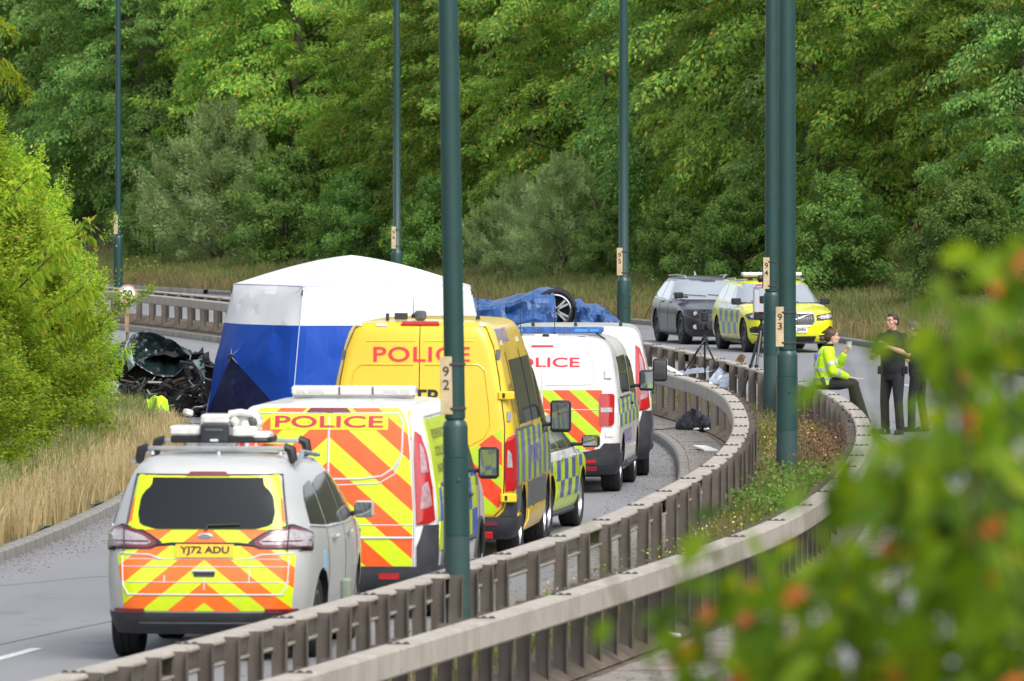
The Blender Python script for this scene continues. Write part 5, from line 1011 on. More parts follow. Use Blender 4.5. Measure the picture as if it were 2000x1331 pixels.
b = MB(); b.tube([(.58, 1.25 - v6.oy, 1.95), (.72, .9 - v6.oy, 1.88)], .010, 6); b.build('cable', M_SEAL, v6.root); aerial(v6, .12, .55, 1.93, .35); aerial(v6, -.3, .55, 1.93, .45)
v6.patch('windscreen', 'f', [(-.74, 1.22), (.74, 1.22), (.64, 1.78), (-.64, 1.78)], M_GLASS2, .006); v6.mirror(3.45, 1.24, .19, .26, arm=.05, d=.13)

# ---- the two estates facing the camera on the other carriageway
fk = lambda H, W, L: [(.19, W - .10, .25, L - .12, .3, .35, .5), (.32, W - .02, .06, L - .02, .28, .35, .6), (.52, W, 0, L, .28, .38, .7), (.70, W, .02, L - .03, .28, .4, .75), (.82, W - .005, .05, L - .16, .28, .42, .7), (.90, W - .02, .08, L - .62, .27, .42, .55), (.985, W - .045, .12, L - 1.38, .25, .42, .4), (1.12, W - .11, .25, L - 1.72, .22, .4, .35), (H - .14, W - .20, .48, L - 2.12, .2, .35, .3), (H - .06, W - .25, .62, L - 2.36, .2, .3, .3), (H - .02, W - .34, .85, L - 2.65, .18, .3, .3), (H, W - .60, 1.2, L - 3.0, .1, .2, .2)]
fkb = lambda H, W, L: [(.17, W - .10, .25, L - .12, .3, .35, .5), (.30, W - .02, .06, L - .02, .28, .35, .6), (.48, W, 0, L, .28, .38, .7), (.62, W, .02, L - .03, .28, .4, .75), (.735, W - .005, .05, L - .17, .28, .42, .7), (.83, W - .02, .08, L - .72, .27, .42, .55), (.925, W - .045, .12, L - 1.50, .25, .42, .4), (1.07, W - .12, .25, L - 1.86, .22, .4, .35), (H - .14, W - .24, .52, L - 2.26, .2, .35, .3), (H - .06, W - .30, .68, L - 2.50, .2, .3, .3), (H - .02, W - .40, .9, L - 2.75, .18, .3, .3), (H, W - .62, 1.25, L - 3.0, .1, .2, .2)]
def facing(kind, loc, b_, H, W, L, paint, label, cat_, keys=None, q=0.):
    c = Car(kind, loc, PI + b_, (keys or fk)(H, W, L), label, cat_, paint, bow=.06, fbow=.20, arches=((.98, .375), (L - .90, .375)), wheel_r=.345, rimmat=M_RIMD)
    for f in 'sl':
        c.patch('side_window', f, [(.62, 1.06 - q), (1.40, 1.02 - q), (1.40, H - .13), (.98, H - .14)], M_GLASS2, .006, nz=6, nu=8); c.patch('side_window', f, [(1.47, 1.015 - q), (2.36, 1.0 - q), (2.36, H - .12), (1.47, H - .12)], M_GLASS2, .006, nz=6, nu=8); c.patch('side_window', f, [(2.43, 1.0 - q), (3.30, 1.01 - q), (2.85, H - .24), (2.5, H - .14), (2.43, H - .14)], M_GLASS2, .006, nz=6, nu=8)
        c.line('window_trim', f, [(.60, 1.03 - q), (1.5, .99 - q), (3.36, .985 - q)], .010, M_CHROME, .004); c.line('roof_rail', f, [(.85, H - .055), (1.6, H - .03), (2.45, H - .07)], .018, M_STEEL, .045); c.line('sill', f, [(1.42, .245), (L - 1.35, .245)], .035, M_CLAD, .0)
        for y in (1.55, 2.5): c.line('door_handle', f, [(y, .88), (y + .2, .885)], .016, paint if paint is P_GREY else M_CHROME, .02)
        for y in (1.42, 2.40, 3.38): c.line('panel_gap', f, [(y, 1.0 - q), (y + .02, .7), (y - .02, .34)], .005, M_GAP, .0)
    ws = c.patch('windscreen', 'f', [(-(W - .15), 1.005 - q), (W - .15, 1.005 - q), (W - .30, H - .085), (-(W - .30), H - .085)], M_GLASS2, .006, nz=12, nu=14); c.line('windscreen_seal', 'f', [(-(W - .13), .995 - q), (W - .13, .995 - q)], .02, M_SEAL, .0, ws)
    for x in (-.35, .15): c.line('wiper', 'f', [(x, 1.0), (x + .45, 1.03)], .009, M_SEAL, .02, ws)
    c.mirror(L - 1.62, 1.0, .20, .135, arm=.06, m=M_SEAL if kind == 'police_estate' else paint)
    return c
VB = .15; vo = facing('police_estate', (5.42, 191.2, 0), VB, 1.475, .94, 4.94, P_VOL, 'fluorescent yellow police estate facing the camera with silver grille and plate ending JXN', 'car')
S_ = mat('dark_grille', (.012, .013, .015), .4)
gr = vo.patch('grille', 'f', [(-.34, .56), (.34, .56), (.42, .65), (.40, .79), (-.40, .79), (-.42, .65)], S_, .016, nz=8, nu=12, skirt=.03); vo.line('grille_frame', 'f', [(-.34, .555), (.34, .555), (.43, .65), (.41, .80), (-.41, .80), (-.43, .65), (-.34, .555)], .010, M_CHROME, .018, gr)
for i in range(-8, 9): x = i * .046; vo.line('grille_bar', 'f', [(x * .9, .57), (x, .78)], .0045, M_CHROME, .022, gr, 5)
vo.line('grille_diagonal', 'f', [(-.40, .735) if False else (.36, .575), (-.38, .78)], .011, M_CHROME, .032, gr)
b = MB(); p = vo.pt('f', 0, .68, .04); b.lathe([(.075, -.01), (.085, .0), (.075, .012), (.055, .012), (.05, 0)], 24, Matrix.Translation(p) @ Matrix.Rotation(-PI / 2, 4, 'X'), True); b.build('emblem_ring', M_CHROME, gr, 40)
vo.plate('f', 'YD72 JXN', .475, M_PLW)
for sg in (1, -1):
    hl = vo.patch('headlight', 'f', [(sg * .47, .66), (sg * .86, .68), (sg * .90, .775), (sg * .80, .81), (sg * .47, .775)], S_, .012, nz=8, nu=10); vo.patch('lens', 'f', [(sg * .55, .69), (sg * .82, .70), (sg * .84, .77), (sg * .76, .785), (sg * .55, .76)], M_CLEAR, .018, hl, 6, 8); vo.line('daylight_bar', 'f', [(sg * .50, .72), (sg * .70, .73)], .010, M_LENSW, .024, hl); vo.line('daylight_bar', 'f', [(sg * .70, .69), (sg * .70, .775)], .010, M_LENSW, .024, hl)
    vo.patch('intake', 'f', [(sg * .52, .33), (sg * .84, .36), (sg * .86, .52), (sg * .76, .55), (sg * .60, .44)], S_, .010, nz=6, nu=8); vo.line('intake_blade', 'f', [(sg * .52, .375), (sg * .84, .40)], .012, P_LIME, .014)
vo.patch('lower_intake', 'f', [(-.42, .24), (.42, .24), (.46, .345), (-.46, .345)], S_, .012, nz=4, nu=10); vo.line('splitter', 'f', [(('t', -1.2), .215), (('t', 1.2), .215)] if False else [(-.75, .215), (.75, .215)], .022, M_CLAD, .005)
vo.patch('bonnet_stripe', 'f', [(-.62, .905), (.62, .905), (.66, .97), (-.66, .97)], P_WHITE if False else M_CLAD2, .004, nz=3, nu=8) if False else None
for f in 'sl':
    vo.patch('livery_panel', f, [(1.42, .36), (L - .1 if False else 3.45, .36), (3.60, .86), (1.18, .86), (1.36, .7)], checker('facing_checks', .33, .26, .1, -.08, (.42, .62, .01), (.06, .10, .34)), .006, nz=8, nu=22); vo.patch('livery_panel', f, [(.22, .40), (.56, .40), (.60, .72), (.80, .86), (.22, .86)], checker('facing_checks_rear', .33, .26, .1, -.08, (.42, .62, .01), (.06, .10, .34)), .006, nz=6, nu=6)
    vo.patch('white_panel', f, [(1.2, .865), (3.75, .865), (3.6, .965), (1.0, .965)], P_WHITE, .007, nz=3, nu=16)
bar_light(vo, 2.25, 1.585, 1.25, .07, M_LENSW, mat('frosted_lens', (.5, .5, .48), .3))
VB2 = .17; bo = facing('estate_car', (4.22, 198.6, 0), VB2, 1.44, .905, 4.63, P_GREY, 'plain dark grey estate car facing the camera beside the yellow police estate', 'car', fkb, .065)
for sg in (1, -1):
    kg = bo.patch('grille', 'f', [(sg * .03, .57), (sg * .26, .57), (sg * .30, .66), (sg * .27, .73), (sg * .05, .74)], S_, .016, nz=6, nu=6, skirt=.03); bo.line('grille_frame', 'f', [(sg * .03, .565), (sg * .265, .565), (sg * .305, .66), (sg * .275, .738), (sg * .045, .748), (sg * .03, .565)], .010, M_CHROME, .018, kg)
    hl = bo.patch('headlight', 'f', [(sg * .35, .60), (sg * .70, .58), (sg * .85, .66), (sg * .83, .735), (sg * .36, .71)], S_, .012, nz=8, nu=10)
    for x in (.48, .67): b = MB(); p = bo.pt('f', sg * x, .655, .02); b.lathe([(.048, -.01), (.044, .004), (.03, .006), (0, .007)], 18, Matrix.Translation(p) @ Matrix.Rotation(-PI / 2, 4, 'X')); b.build('lens', M_CLEAR, hl, 40)
    bo.patch('intake', 'f', [(sg * .50, .30), (sg * .80, .34), (sg * .82, .42), (sg * .52, .42)], S_, .010, nz=5, nu=6); b = MB(); p = bo.pt('f', sg * .68, .385, .016); b.lathe([(.05, -.01), (.045, .008), (0, .012)], 16, Matrix.Translation(p) @ Matrix.Rotation(-PI / 2, 4, 'X')); b.build('fog_lamp', M_CLEAR, bo.root, 40)
bo.patch('lower_intake', 'f', [(-.42, .26), (.42, .26), (.45, .40), (-.45, .40)], S_, .012, nz=4, nu=10); bo.patch('number_plate', 'f', rpoly(-.26, .45, .26, .56, .01, 2), mat('bluish_plate', (.42, .46, .58), .35), .022, nz=2, nu=4, skirt=.03)
b = MB(); b.tube([(0, .9 - bo.oy, 1.42), (0, .78 - bo.oy, 1.52)], [.03, .012], 8, flat=.5); b.build('roof_fin', M_STEEL, bo.root, 40)
from mathutils import noise as mn
# ------------------------------------------------------------------ the blue and white hub tent
def fabric(name, col, trans=.25, bs=.4):
    m = bpy.data.materials.new(name); t = NT(m); b = t.b; b.inputs['Base Color'].default_value = (*col, 1); b.inputs['Roughness'].default_value = .55; b.inputs['Specular IOR Level'].default_value = .25
    mp = t.node('ShaderNodeMapping'); mp.inputs['Scale'].default_value = (3, 3, .8); t.t.links.new(t.obj()[0], mp.inputs[0]); t.bump(t.noise(2.2, 5, mp.outputs[0]), bs, .04)
    tr = t.node('ShaderNodeBsdfTranslucent'); tr.inputs[0].default_value = (*col, 1); ms = t.node('ShaderNodeMixShader'); ms.inputs[0].default_value = trans
    t.t.links.new(b.outputs[0], ms.inputs[1]); t.t.links.new(tr.outputs[0], ms.inputs[2]); t.t.links.new(ms.outputs[0], t.n['Material Output'].inputs[0]); return m
F_W = fabric('white_tent_fabric', (.88, .88, .89), .28, .12); F_B = fabric('blue_tent_fabric', (.010, .078, .47), .28); F_N = fabric('shaded_door_fabric', (.004, .010, .075), .03)  # F_N: blue fabric with shade under the bulging wall put into its colour
def tent():
    root = thing('tent', (-2.50, 143.35, 0), math.radians(24), 'big white topped blue hub tent with bulging walls standing beside the yellow van', 'tent'); e, g, ze, zs = 1.40, 1.74, 2.10, 1.50
    cor = [(-1, -1), (1, -1), (1, 1), (-1, 1)]
    def sheet(tri, n=14, bulge=.0, seed=0):
        a, b_, c = (Vector(q) for q in tri); V = []; ix = {}; nr = (b_ - a).cross(c - a).normalized(); Fc = []
        for i in range(n + 1):
            for j in range(n + 1 - i):
                u, v = i / n, j / n; w = 1 - u - v; p = a * w + b_ * u + c * v; k = 27 * u * v * w; p = p + nr * (k * bulge + (mn.noise(p * 3 + Vector((seed, 0, 0))) * .03 + abs(mn.noise(p * 1.7 + Vector((0, seed, 0)))) * -.05 + mn.noise(Vector((p.x * 9, p.y * 9, p.z * 2.))) * .006) * min(1, k * 2)); ix[i, j] = len(V); V.append(p)
        for i in range(n):
            for j in range(n - i):
                Fc.append((ix[i, j], ix[i + 1, j], ix[i, j + 1]))
                if j < n - i - 1: Fc.append((ix[i + 1, j], ix[i + 1, j + 1], ix[i, j + 1]))
        return V, Fc
    def panel(tris, mats_, name, cut=None):
        bm = bmesh.new()
        for V, Fc in tris:
            vs = [bm.verts.new(v) for v in V]
            for f in Fc: bm.faces.new([vs[i] for i in f])
        bmesh.ops.remove_doubles(bm, verts=bm.verts, dist=1e-4)
        def emit(bm, m, nm):
            me = bpy.data.meshes.new(nm); bmesh.ops.recalc_face_normals(bm, faces=bm.faces); bm.to_mesh(me); bm.free(); me.materials.append(m); me.polygons.foreach_set('use_smooth', [True] * len(me.polygons)); me.set_sharp_from_angle(angle=math.radians(7)); return link(nm, me, root)
        if cut is None: return emit(bm, mats_[0], name)
        lo = bm.copy()
        bmesh.ops.bisect_plane(bm, geom=bm.verts[:] + bm.edges[:] + bm.faces[:], plane_co=(0, 0, cut), plane_no=(0, 0, 1), clear_inner=True); bmesh.ops.bisect_plane(lo, geom=lo.verts[:] + lo.edges[:] + lo.faces[:], plane_co=(0, 0, cut), plane_no=(0, 0, 1), clear_outer=True)
        emit(bm, mats_[0], 'white_band'); emit(lo, mats_[1], 'blue_wall')
    seams = MB()
    for i in range(4):
        (x0, y0), (x1, y1) = cor[i], cor[(i + 1) % 4]; A, B = (x0 * e, y0 * e, ze), (x1 * e, y1 * e, ze); C, D = (x1 * g, y1 * g, .02), (x0 * g, y0 * g, .02); n = Vector(((x0 + x1) / 2, (y0 + y1) / 2, 0)); h = n * (e + .62) + Vector((0, 0, 1.0))
        mid = None
        tr = [sheet((A, B, h), bulge=-.05, seed=i), sheet((B, C, h), bulge=-.05, seed=i + 9), sheet((D, A, h), bulge=-.05, seed=i + 17)]
        bot = sheet((C, D, h), bulge=-.10, seed=i + 5)
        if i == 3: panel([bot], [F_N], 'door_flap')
        else: tr.append(bot)
        panel(tr, [F_W, F_B], 'wall', zs)
        for q in (A, B, C, D): seams.tube([Vector(q), Vector(q).lerp(h, .5) + n * -.03, h], .007, 5)
        seams.tube([A, D], .009, 5); seams.tube([A, B], .009, 5)
        pk = Vector((0, 0, 2.56)); am, bm_2 = Vector(A), Vector(B)
        V, Fc = [], []; N = 12
        for r_ in range(N + 1):                       # domed roof quarter
            for k in range(N + 1):
                u, v = r_ / N, k / N; p = (am * (1 - v) + bm_2 * v); q = Vector((0, 0, pk.z)) * u + p * (1 - u); q.z = ze + (pk.z - ze) * (.45 * u + .55 * math.sin(u * PI / 2)) - .09 * math.sin(PI * v) * (1 - u) * u; V.append(q)
        for r_ in range(N):
            for k in range(N): o = r_ * (N + 1) + k; Fc.append((o, o + 1, o + N + 2, o + N + 1))
        panel([(V, Fc)], [F_W], 'roof')
        b = MB(); b.rbox(h + n * .01, (.08, .08, .08), .03); b.build('hub', M_SEAL, root, 40)
        b = MB(); b.tube([Vector(A) + Vector((0, 0, -.05)), Vector(A) * 1.02 + Vector((0, 0, -.14)), Vector(A) * 1.01 + Vector((0, 0, -.20))], .012, 6); b.build('guy_loop', M_SEAL, root)
    seams.build('seam', F_B, root, 40) if False else seams.build('seam', mat('seam_tape', (.42, .46, .58), .6), root, 40)
    Lh = Vector((-(e + .56), 0, 1.0))
    for q in (-.55, .45): b = MB(); p = Lh.lerp(Vector((-g, q * 2.4, .02)), .30); b.rbox(p + Vector((-.02, 0, 0)), (.05, .22, .035), .01); b.build('zip_pull', M_SEAL, root)
tent()
# ------------------------------------------------------------------ tarpaulins over the overturned car
M_TARP = mat('blue_tarpaulin', (.034, .10, .275), .38, var=.3, vscale=4, dark=(.022, .066, .19), bump=.8, bscale=7, bdist=.06)
ov = Car('overturned_car', (-.58, 147.55, 1.985), 0, [(max(q[0], .47 + q[0] * .1),) + q[1:] for q in fk(1.86, .94, 4.5)], 'overturned car lying wheels up under blue tarpaulins, one alloy wheel showing', 'car', P_GREY, arches=((.98, .39), (3.62, .39)), wheel_r=.345, rim=.25)
ov.root.rotation_euler = (PI, .0, -PI / 2)
def tarp(prof, x0, x1, label, seed, edge=None):
    """prof: x -> top height; the sheet runs from the ground behind over the car and down the near side"""
    b = MB(); nx, ny = 64, 44; V = []
    for i in range(nx + 1):
        u = i / nx
        for j in range(ny + 1):
            v = j / ny; x = x0 + (x1 - x0) * u; 
            if edge: x += edge * (v - .35) * u
            zt = float(prof(x))
            if v < .3: y = 148.75 - .35 * v / .3; z = .25 + (zt - .35) * math.sin(v / .3 * PI / 2)
            elif v < .6: q = (v - .3) / .3; y = 148.4 - 1.85 * q; z = zt - .10 + .10 * math.sin(q * PI)
            else: q = (v - .6) / .4; y = 146.55 - .22 * math.sin(q * PI * .6); z = zt - .10 - (zt - .2) * q ** 1.15
            p = Vector((x * 1.6 + seed, y * 1.1, z * 1.9)); d = 1 - abs(mn.noise(p)) * 3.2; d2 = 1 - abs(mn.noise(p * 2.3)) * 3.4; d3 = 1 - 3 * abs(mn.noise(p * 5.2)); V.append((x + .05 * d2, y - .10 * d - .07 * d2 - .035 * d3, z + .035 * d + .035 * d2 * (1 if v > .2 else 0)))
    n = ny + 1; b.add(V, [(i * n + j, i * n + j + 1, (i + 1) * n + j + 1, (i + 1) * n + j) for i in range(nx) for j in range(ny)]); me = b.mesh('sheet', M_TARP); me.polygons.foreach_set('use_smooth', [True] * len(me.polygons)); me.set_sharp_from_angle(angle=math.radians(16))
    o = link('tarpaulin', me); tag(o, label, 'tarpaulin', 'blue tarpaulins over the overturned car'); return o
tarp(lambda x: np.interp(x, (-3.0, -1.2, -.72, -.35, -.05, .30, .66), (1.58, 1.74, 1.80, 1.76, 1.82, 1.92, 1.97)), -3.0, .60, 'large crumpled blue tarpaulin draped over the overturned car left of its wheel', 3.3, .22)
tarp(lambda x: np.interp(x, (.90, 1.05, 1.2, 1.45, 1.62, 1.75), (1.74, 1.78, 1.72, 1.62, 1.46, 1.32)), .98, 1.72, 'small crumpled blue tarpaulin over the car end right of its wheel', 7.7)
# ------------------------------------------------------------------ the wreck at the left kerb
M_WRK = mat('dark_green_paint', (.016, .030, .030), .16, .25, coat=.9, var=.3, vscale=5); M_SOOT = mat('scorched_metal', (.022, .020, .019), .6, .3, var=.5, vscale=14, bump=.8, bscale=25, bdist=.03); M_RUST = mat('rusty_engine', (.075, .045, .032), .65, .4, var=.5, vscale=20); M_TORN = mat('torn_alloy', (.45, .50, .48), .28, .7, var=.3, vscale=16); M_TEAL = mat('pale_teal_paint', (.30, .42, .41), .3, .2, var=.3, vscale=12)
WX, WD = -5.38, 146.0; wr = thing('crashed_car', (WX, WD, 0), 0, 'wrecked dark car with its buckled bonnet and engine torn open beside the tent', 'crashed car'); WS = F / WD
def wp(px, py, y=0.): return Vector(((px - 1000) / WS - WX, y, CAM_H - (py - H0) / WS))
def crumple(name, up, lo, m, y0, belly, seed, amp=.05, nx=34, ny=22, parent=wr, sc=5):
    b = MB(); V = []; xs = np.linspace(up[0][0], up[-1][0], nx + 1)
    for x in xs:
        yu = np.interp(x, [p[0] for p in up], [p[1] for p in up]); yl = np.interp(x, [p[0] for p in lo], [p[1] for p in lo])
        for j in range(ny + 1):
            v = j / ny; q = wp(x, yu + (yl - yu) * v, y0); k = math.sin(PI * v) * math.sin(PI * min(1, max(0, (x - xs[0]) / (xs[-1] - xs[0])))); p = q * sc + Vector((seed, seed, 0)); d = abs(mn.noise(p)) * 2 - .4; d2 = abs(mn.noise(p * 2.6)); q.y += belly * k - amp * d - amp * .6 * d2 - .35 * (1 - v) * 0 + (1 - v) * .5; q.z += amp * .35 * d * (1 if 0 < v < 1 else .4); V.append(q)
    n = ny + 1; b.add(V, [(i * n + j, i * n + j + 1, (i + 1) * n + j + 1, (i + 1) * n + j) for i in range(nx) for j in range(ny)]); me = b.mesh(name, m); me.polygons.foreach_set('use_smooth', [True] * len(me.polygons)); me.set_sharp_from_angle(angle=math.radians(20)); o = link(name, me, parent)
    md = o.modifiers.new('sheet', 'SOLIDIFY'); md.thickness = .012; md.offset = 0; return o
crumple('bonnet', [(246, 676), (258, 655), (276, 647), (300, 650), (336, 664), (360, 680), (374, 694)], [(246, 684), (262, 704), (280, 718), (305, 732), (325, 737), (345, 733), (362, 716), (374, 700)], M_WRK, -.55, .30, 1.3, .085)
crumple('roof', [(200, 690), (240, 668), (300, 662), (360, 692), (392, 705)], [(200, 745), (250, 752), (300, 752), (360, 745), (392, 740)], M_WRK, .5, -.1, 5.1, .12, 24, 14)
b = MB(); r_ = random.Random(8)
V = []; nx, ny = 26, 18
for i in range(nx + 1):
    for j in range(ny + 1):
        a = PI * i / nx; q = Vector((math.cos(a) * .86 + .0, 1.4 - 1.75 * j / ny, .20 + math.sin(a) * .78)); d = mn.noise(q * 4) + .6 * mn.noise(q * 9); V.append(q * 1. + Vector((.10 * d, .08 * d, .10 * d)))
b.add(V, [(i * (ny + 1) + j, i * (ny + 1) + j + 1, (i + 1) * (ny + 1) + j + 1, (i + 1) * (ny + 1) + j) for i in range(nx) for j in range(ny)] ); b.build('body', M_SOOT, wr, 25)
b = MB(); b.box((-.05, -.15, .45), (1.5, .06, .7)); b.build('bulkhead', M_SOOT, wr)
b = MB()
for k in range(420):
    px, py = r_.uniform(236, 404), r_.uniform(700, 832)
    if px < 374 and py < 742: py = r_.uniform(742, 830)
    q = wp(px, py, r_.uniform(-1.55, -.7)); s = r_.uniform(.025, .095); b.cm = r_.choice((0, 0, 0, 0, 1, 2, 0, 3))
    if q.z < .05: q.z = r_.uniform(.03, .2)
    if r_.random() < .3: b.box(q, (s * r_.uniform(.4, 2.2), s, s * r_.uniform(.3, 1.2)), (r_.uniform(-1, 1), r_.uniform(-1, 1), r_.uniform(-1, 1)))
    else:
        e = q + Vector((r_.uniform(-.25, .25), r_.uniform(-.1, .1), r_.uniform(-.2, .12))); b.tube([q, q.lerp(e, .5) + Vector((r_.uniform(-.05, .05), 0, r_.uniform(-.05, .05))), e], s * r_.uniform(.12, .4), 6)
o = b.build('engine_debris', [M_SOOT, M_RUST, mat('old_alloy', (.20, .20, .20), .5, .6, var=.4), M_TORN], wr); o['kind'] = 'stuff'
for pts, m in (([(378, 690), (384, 684), (392, 686), (400, 675), (402, 688), (392, 696), (380, 698)], M_SOOT), ([(380, 702), (396, 698), (403, 712), (404, 738), (398, 752), (394, 728), (386, 716)], M_TEAL), ([(362, 706), (376, 700), (382, 722), (392, 748), (386, 760), (374, 740), (366, 724)], M_SOOT), ([(398, 690), (412, 684), (414, 712), (404, 708)], M_SOOT), ([(252, 690), (262, 684), (268, 712), (256, 722)], M_TEAL), ([(350, 745), (372, 742), (384, 770), (366, 782), (352, 768)], M_RUST), ([(300, 752), (322, 748), (330, 772), (306, 780)], M_SOOT)):
    b = MB(); P = [wp(x, y, -.95 + r_.uniform(-.12, .12)) for x, y in pts]; n = len(P); c = sum(P, Vector()) / n + Vector((0, -.05, 0)); b.add(P + [c], [(i, (i + 1) % n, n) for i in range(n)]); o = b.build('torn_panel', m, wr); md = o.modifiers.new('t', 'SOLIDIFY'); md.thickness = .012
q = wp(376, 792, -1.25); b = MB(); Mx = Matrix.Translation(q) @ Euler((.12, 0, .35)).to_matrix().to_4x4() @ Matrix.Rotation(PI / 2, 4, 'X'); b.lathe([(.19, -.1), (.27, -.11), (.305, -.08), (.305, .08), (.27, .11), (.19, .1)], 28, Mx, True); ww = b.build('wheel', M_RUB, wr, 30); b = MB(); b.lathe([(.19, .08), (.17, .03), (.08, .05), (.05, .08), (0, .08)], 24, Mx); b.build('rim', M_SOOT, ww, 30)
b = MB(); q = G(372, 838); 
for k in range(26): b.cm = k % 3; s = r_.uniform(.03, .09); b.box((r_.uniform(-.35, .35), r_.uniform(-.6, .5), s * .4), (s * 2, s, s * .7), (r_.uniform(-.5, .5), r_.uniform(-.5, .5), r_.uniform(0, 3)))
o = b.build('debris', [M_SOOT, M_SEAL, M_TORN], None, loc=(q.x, q.y, .0)); tag(o, 'heap of broken dark car pieces lying on the road below the wreck wheel', 'debris', kind='stuff')
q = G(376, 814); b = MB(); b.rbox((0, 0, .06), (.14, .2, .10), .05, rot=(0, .3, .4)); o = b.build('white_bumper_piece', P_WHITE, None, 40, loc=(q.x, q.y - 2, .06)); tag(o, 'small rounded white scrap lying on the dark debris in front of the tent', 'scrap')
q = at(306, 795, 139.5); b = MB(); V = [(Vector((u * .30 - .15, .05 * math.sin(u * 9) - .04 * v, .34 * (1 - v) * (1 - .35 * abs(u - .55)))) + Vector((.05 * v, 0, -.02 * math.sin(u * 14)))) for u in np.linspace(0, 1, 9) for v in np.linspace(0, 1, 7)]; b.add(V, [(i * 7 + j, i * 7 + j + 1, (i + 1) * 7 + j + 1, (i + 1) * 7 + j) for i in range(8) for j in range(6)]); o = b.build('bright_vest', mat('hi_vis_fabric', (.50, .85, .02), .7), None, 40, loc=(q.x, q.y, q.z - .16)); o.modifiers.new('t', 'SOLIDIFY').thickness = .02; tag(o, 'small fluorescent yellow vest lying in the long grass below the wreck', 'vest')
# ------------------------------------------------------------------ the speed sign
p = at(249, 574, 150); root = thing('speed_sign', (p.x, p.y, float(vergeL(0, 1, p.y)) - .1), 0, 'round 50 speed limit sign half covered by the bright bush', 'road sign'); h = p.z - root.location.z
b = MB(); Mx = Matrix.Translation((0, 0, h)) @ Matrix.Rotation(PI / 2, 4, 'X'); b.lathe([(.150, 0), (.150, .012), (.112, .0125)], 32, Mx); b.build('red_rim', mat('faded_red', (.62, .36, .28), .5, var=.2), root, 40); b = MB(); b.lathe([(.120, .010), (.120, .0145), (0, .0145)], 32, Mx); fc = b.build('sign_face', mat('sign_white', (.78, .78, .74), .45), root, 40)
flat_text('lettering', '50', .155, .115, Matrix.Translation((0, -.0165, h)) @ Matrix.Rotation(PI / 2, 4, 'X'), M_BLACK, fc, .02)
b = MB(); b.tube([(0, .03, -.4), (0, .03, h + .12)], .028, 10); b.build('pole', mat('grey_pole', (.14, .15, .16), .5), root, 40); b = MB(); b.box((-.01, -.01, h - .42), (.06, .03, .42)); b.build('post_board', mat('old_board', (.36, .25, .13), .8, var=.3), root)
# ------------------------------------------------------------------ between the barriers: tripods, torn panels, bag
M_TRI = mat('tripod_black', (.018, .019, .021), .4); M_SCAN = mat('scanner_grey', (.50, .52, .55), .35, .2); M_ALU = mat('torn_silver_panel', (.46, .52, .60), .30, .55, var=.25, vscale=6, bump=.4, bscale=10, bdist=.04)
def tripod(name, apex, feet, label, cat, r0=.017):
    root = thing(name, (apex.x, apex.y, SOIL), 0, label, cat); A = Vector((0, 0, apex.z - SOIL))
    for f in feet:
        f = Vector(f) - root.location; m_ = A.lerp(f, .5); b = MB(); b.tube([A + (f - A) * .03, m_], r0, 8); b.tube([m_ - (f - A) * .03, f], r0 * .72, 8); b.lathe([(r0 * 1.5, -.02), (r0 * 1.5, .02)], 8, Matrix.Translation(m_)); b.ell(f + Vector((0, 0, .01)), (.022, .022, .015), 8, 5); b.build('leg', M_TRI, root, 40)
        b = MB(); b.tube([A.lerp(f, .34), Vector((0, 0, A.z * .62))], .006, 5); b.build('brace', M_TRI, root)
    b = MB(); b.lathe([(.05, -.04), (.055, 0), (.05, .03), (.025, .05), (.02, .10), (.04, .12), (.04, .14)], 14, Matrix.Translation(A)); b.tube([A, A - Vector((0, 0, .42))], .016, 8); b.build('centre_column', M_TRI, root, 40)
    return root, A
d1 = 148.5; ap = at(1380, 664, d1); ap.x -= .03
t1, A = tripod('camera_tripod', ap, (Vector((ap.x - .32, d1 + .2, .62)), Vector((ap.x + .40, d1 - .25, SOIL)), Vector((ap.x + .02, d1 + .5, SOIL))), 'black tripod with a camera on it standing between the barriers left of lamp 94', 'tripod')
b = MB(); b.tube([A + Vector((.05, 0, .05)), A + Vector((-.13, -.15, -.16))], .010, 6); b.build('pan_handle', M_TRI, t1)
cm = thing('camera', (ap.x, ap.y, ap.z + .14), .3, 'black camera with a lens and hot shoe unit fixed on the left tripod', 'camera'); b = MB(); b.rbox((0, 0, .075), (.17, .10, .13), .02); b.build('camera_body', M_SEAL, cm, 40); b = MB(); b.lathe([(.045, 0), (.045, .12), (.03, .121)], 14, Matrix.Translation((.03, -.05, .075)) @ Matrix.Rotation(PI / 2, 4, 'X')); b.build('lens', M_TRI, cm, 40); b = MB(); b.rbox((0, 0, .23), (.11, .08, .15), .02); b.rbox((0, 0, .34), (.17, .05, .02), .008); b.tube([(0, 0, .29), (0, 0, .34)], .02, 6); b.build('flash_unit', M_SEAL, cm, 40)
d2 = 143.5; ap = at(1491, 640, d2); ap.x -= .03
t2, A = tripod('scanner_tripod', ap, (Vector((ap.x - .34, d2 - .2, SOIL)), Vector((ap.x - .17, d2 - .6, SOIL)), Vector((ap.x + .40, d2 + .3, SOIL))), 'tall black tripod carrying the grey scanner beside lamp 94', 'tripod', .022)
sc_ = thing('laser_scanner', (ap.x, ap.y, ap.z + .14), 0, 'grey box shaped laser scanner with red bands on its tripod next to lamp 94', 'scanner'); 
b = MB(); b.rbox((0, 0, .03), (.24, .2, .10), .02); b.build('base', M_SEAL, sc_, 40); b = MB(); b.rbox((-.08, 0, .27), (.10, .2, .38), .03); b.rbox((.10, 0, .27), (.08, .2, .38), .03); b.rbox((.01, .02, .16), (.2, .17, .16), .02); b.build('body', M_SCAN, sc_, 40); b = MB(); b.rbox((.01, 0, .27), (.09, .12, .16), .03); b.build('mirror_head', M_SEAL, sc_, 40)
for z in (.10, .475): b = MB(); b.rbox((.01, 0, z), (.29, .21, .010), .02); b.build('red_band', M_DRED, sc_)
